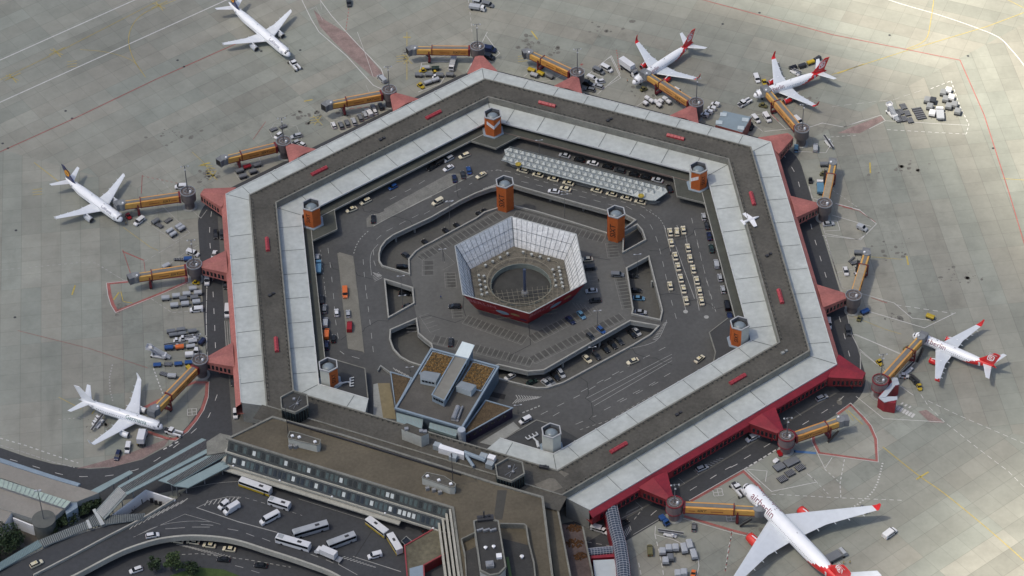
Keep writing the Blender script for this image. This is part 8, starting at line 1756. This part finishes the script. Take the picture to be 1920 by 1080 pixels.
for l, w_, x, y, z0, rz, c in (('person in yellow vest below the left docked jet nose','LH',880,790,.02,0,'yellow'),('person in dark overalls by the belt loader, lower left','GE',440,640,.02,1,'dark'),('person in yellow vest by the raised catering truck, lower left','GE',800,850,.02,2,'yellow'),('person in white near the pushback tug, lower left','GE',1130,770,.02,0,'white'),
    ('person in yellow vest under the wing of the upper right jet','P2',760,690,.02,1,'yellow'),('person in orange vest beside the tall catering truck','P1',230,790,.02,0,'orange'),('person in orange vest by the belt loader, right edge stand','R1',545,700,.02,0,'orange'),('person in dark clothes on the deck right of the billboard','C3',190,760,DECK,1,'dark'),
    ('person in blue on the deck left of the billboard','T5',560,600,DECK,1,'blue'),('person in black crossing the taxi lane by the canopy','C2',345,330,DECK+.15,2,'black'),('person in white walking on the island by the canopy','C2',860,440,DECK+.15,2,'white'),('person in red on the left pavement of the court','C5',158,300,DECK+.15,0,'red'),
    ('person in grey at the upper left pavement of the court','C1',430,400,DECK+.15,0,'silver'),('person in blue waiting near the coach','B2',500,500,DECK,1,'blue'),('person in white waiting near the canopy end','B2',620,500,DECK,1,'white'),('person in dark clothes left of the waiting group','B2',185,378,DECK,2,'dark'),('person in black at the yellow bus door','BU',1060,345,DECK,2,'black')):
    person(l, w_, x, y, z0, rz, c)
# oil spots and scorch marks where the aircraft stand, small iron drain covers
sp = MB(); rn = random.Random(9)
for w_, x, y, n, sx, sy in (('P',760,105,26,5,9),('P',985,85,30,10,12),('P',395,330,30,10,9),('P',590,222,26,9,9),('P',225,580,14,8,6),('P',330,255,24,22,9),('P',555,215,20,12,5),('P',230,405,18,16,7),('P',1680,590,18,14,8),('P',1690,315,26,24,6),('P',1680,470,24,16,14),
    ('P',1790,520,30,30,10),('P',1500,190,16,20,8),('P',1560,760,14,12,14),('P',1130,55,16,20,6),('P',190,790,22,30,12),('P',1450,1000,20,14,14),('P',650,215,14,8,4),('P',1040,95,14,8,5),('P',1210,175,18,12,6)):
    for k in range(n):
        p = W(w_, x+rn.gauss(0,sx), y+rn.gauss(0,sy)); r_ = .15+rn.random()**3*1.0; e = .5+rn.random(); a0 = rn.random()*3
        sp.poly([(p.x+r_*e*math.cos(q)*math.cos(a0)-r_*math.sin(q)*math.sin(a0), p.y+r_*e*math.cos(q)*math.sin(a0)+r_*math.sin(q)*math.cos(a0), .04) for q in [j*math.pi/4+rn.random()*.4 for j in range(8)]])
struct(sp.build('oil_stains', mat('oil_stain', (.135,.132,.115), .8, .3, 1)), 'stuff')
for k, (x, y) in enumerate(((333,113),(345,125),(123,208),(135,222),(5,269),(15,278),(563,94),(30,432),(28,595),(1355,45),(1424,24),(1668,66),(1815,105),(1862,278),(490,96))):
    p = W('P',x,y); o = MB().lathe([(.55,.03),(.5,.07),(.02,.07)],10).build('drain_cover', dark, loc=(p.x,p.y,0)); tag(o, 'small round dark drain cover let into the apron concrete', 'drain cover', 'drain covers on the apron')
# ================================================================== CLOUD above the airport: it shades all but the right hand corners
def cloud():
    top = 1500.0; off_ = Vector((-SD.x/SD.z, -SD.y/SD.z))*-1
    # edge of the shade on the ground, surveyed
    edge = [W('P',x,y) for x, y in ((1060,-250),(1250,-60),(1440,20),(1620,130),(1760,280),(1900,450),(2110,620),(2200,820),(2060,950),(1830,1000),(1640,1120),(1520,1400))]
    sh = Vector((SD.x/SD.z, SD.y/SD.z))*(1500)   # plan shift from ground up to the cloud base
    E2 = [Vector((p.x, p.y)) for p in edge]
    from mathutils import noise
    def inside(x, y):
        best = 1e9; sgn = -1
        for a, b in zip(E2, E2[1:]):
            ab = b-a; t = max(0, min(1, (Vector((x,y))-a).dot(ab)/ab.length_squared)); q = a+ab*t; d = (Vector((x,y))-q).length
            if d < best: best = d; cr = ab.x*(y-a.y)-ab.y*(x-a.x); sgn = 1 if cr < 0 else -1
        return best*sgn
    nx, ny = 70, 60; x0, x1, y0, y1 = -900, 420, -700, 900; th = {}
    b = MB(); vt = []; vb = []
    for j in range(ny+1):
        for i in range(nx+1):
            x = x0+(x1-x0)*i/nx; y = y0+(y1-y0)*j/ny; d = inside(x, y)
            e = min(x-x0, y-y0, y1-y)/160; f = max(0, min(1, (d+45)/150)); f = f*f*(3-2*f); f *= max(0, min(1, e))
            n_ = noise.fractal(Vector((x/170, y/170, 3.1)), 1.0, 2.0, 4)
            T_ = max(0.0, (max(120, min(225, 203-.11*y-.09*x))+50*n_)*f + 30*min(1, f*3)*n_*(1-f)); cx, cy = x+sh.x, y+sh.y
            vt.append((cx, cy, 1500+T_*.72+.05)); vb.append((cx, cy, 1500-T_*.28-.05))
    W_ = nx+1; b.v = vt+vb; N_ = len(vt)
    for j in range(ny):
        for i in range(nx):
            a = j*W_+i; b.f.append((a,a+1,a+W_+1,a+W_)); b.f.append((a+N_,a+W_+N_,a+W_+1+N_,a+1+N_)); b.m += [0,0]
    rim = [i for i in range(nx+1)]+[j*W_+nx for j in range(1,ny+1)]+[ny*W_+i for i in range(nx-1,-1,-1)]+[j*W_ for j in range(ny-1,0,-1)]
    for a, c in zip(rim, rim[1:]+rim[:1]): b.f.append((a+N_, c+N_, c, a)); b.m.append(0)
    m = bpy.data.materials.new('cloud'); m.use_nodes = True; t = m.node_tree; t.nodes.remove(t.nodes['Principled BSDF'])
    v = t.nodes.new('ShaderNodeVolumePrincipled'); v.inputs['Density'].default_value = CLOUD_D; v.inputs['Color'].default_value = (1,1,1,1); v.inputs['Anisotropy'].default_value = .6
    t.links.new(v.outputs[0], t.nodes['Material Output'].inputs['Volume'])
    o = b.build('cloud', m, smooth=True); o['kind'] = 'stuff'
CLOUD_D = .0092
cloud()
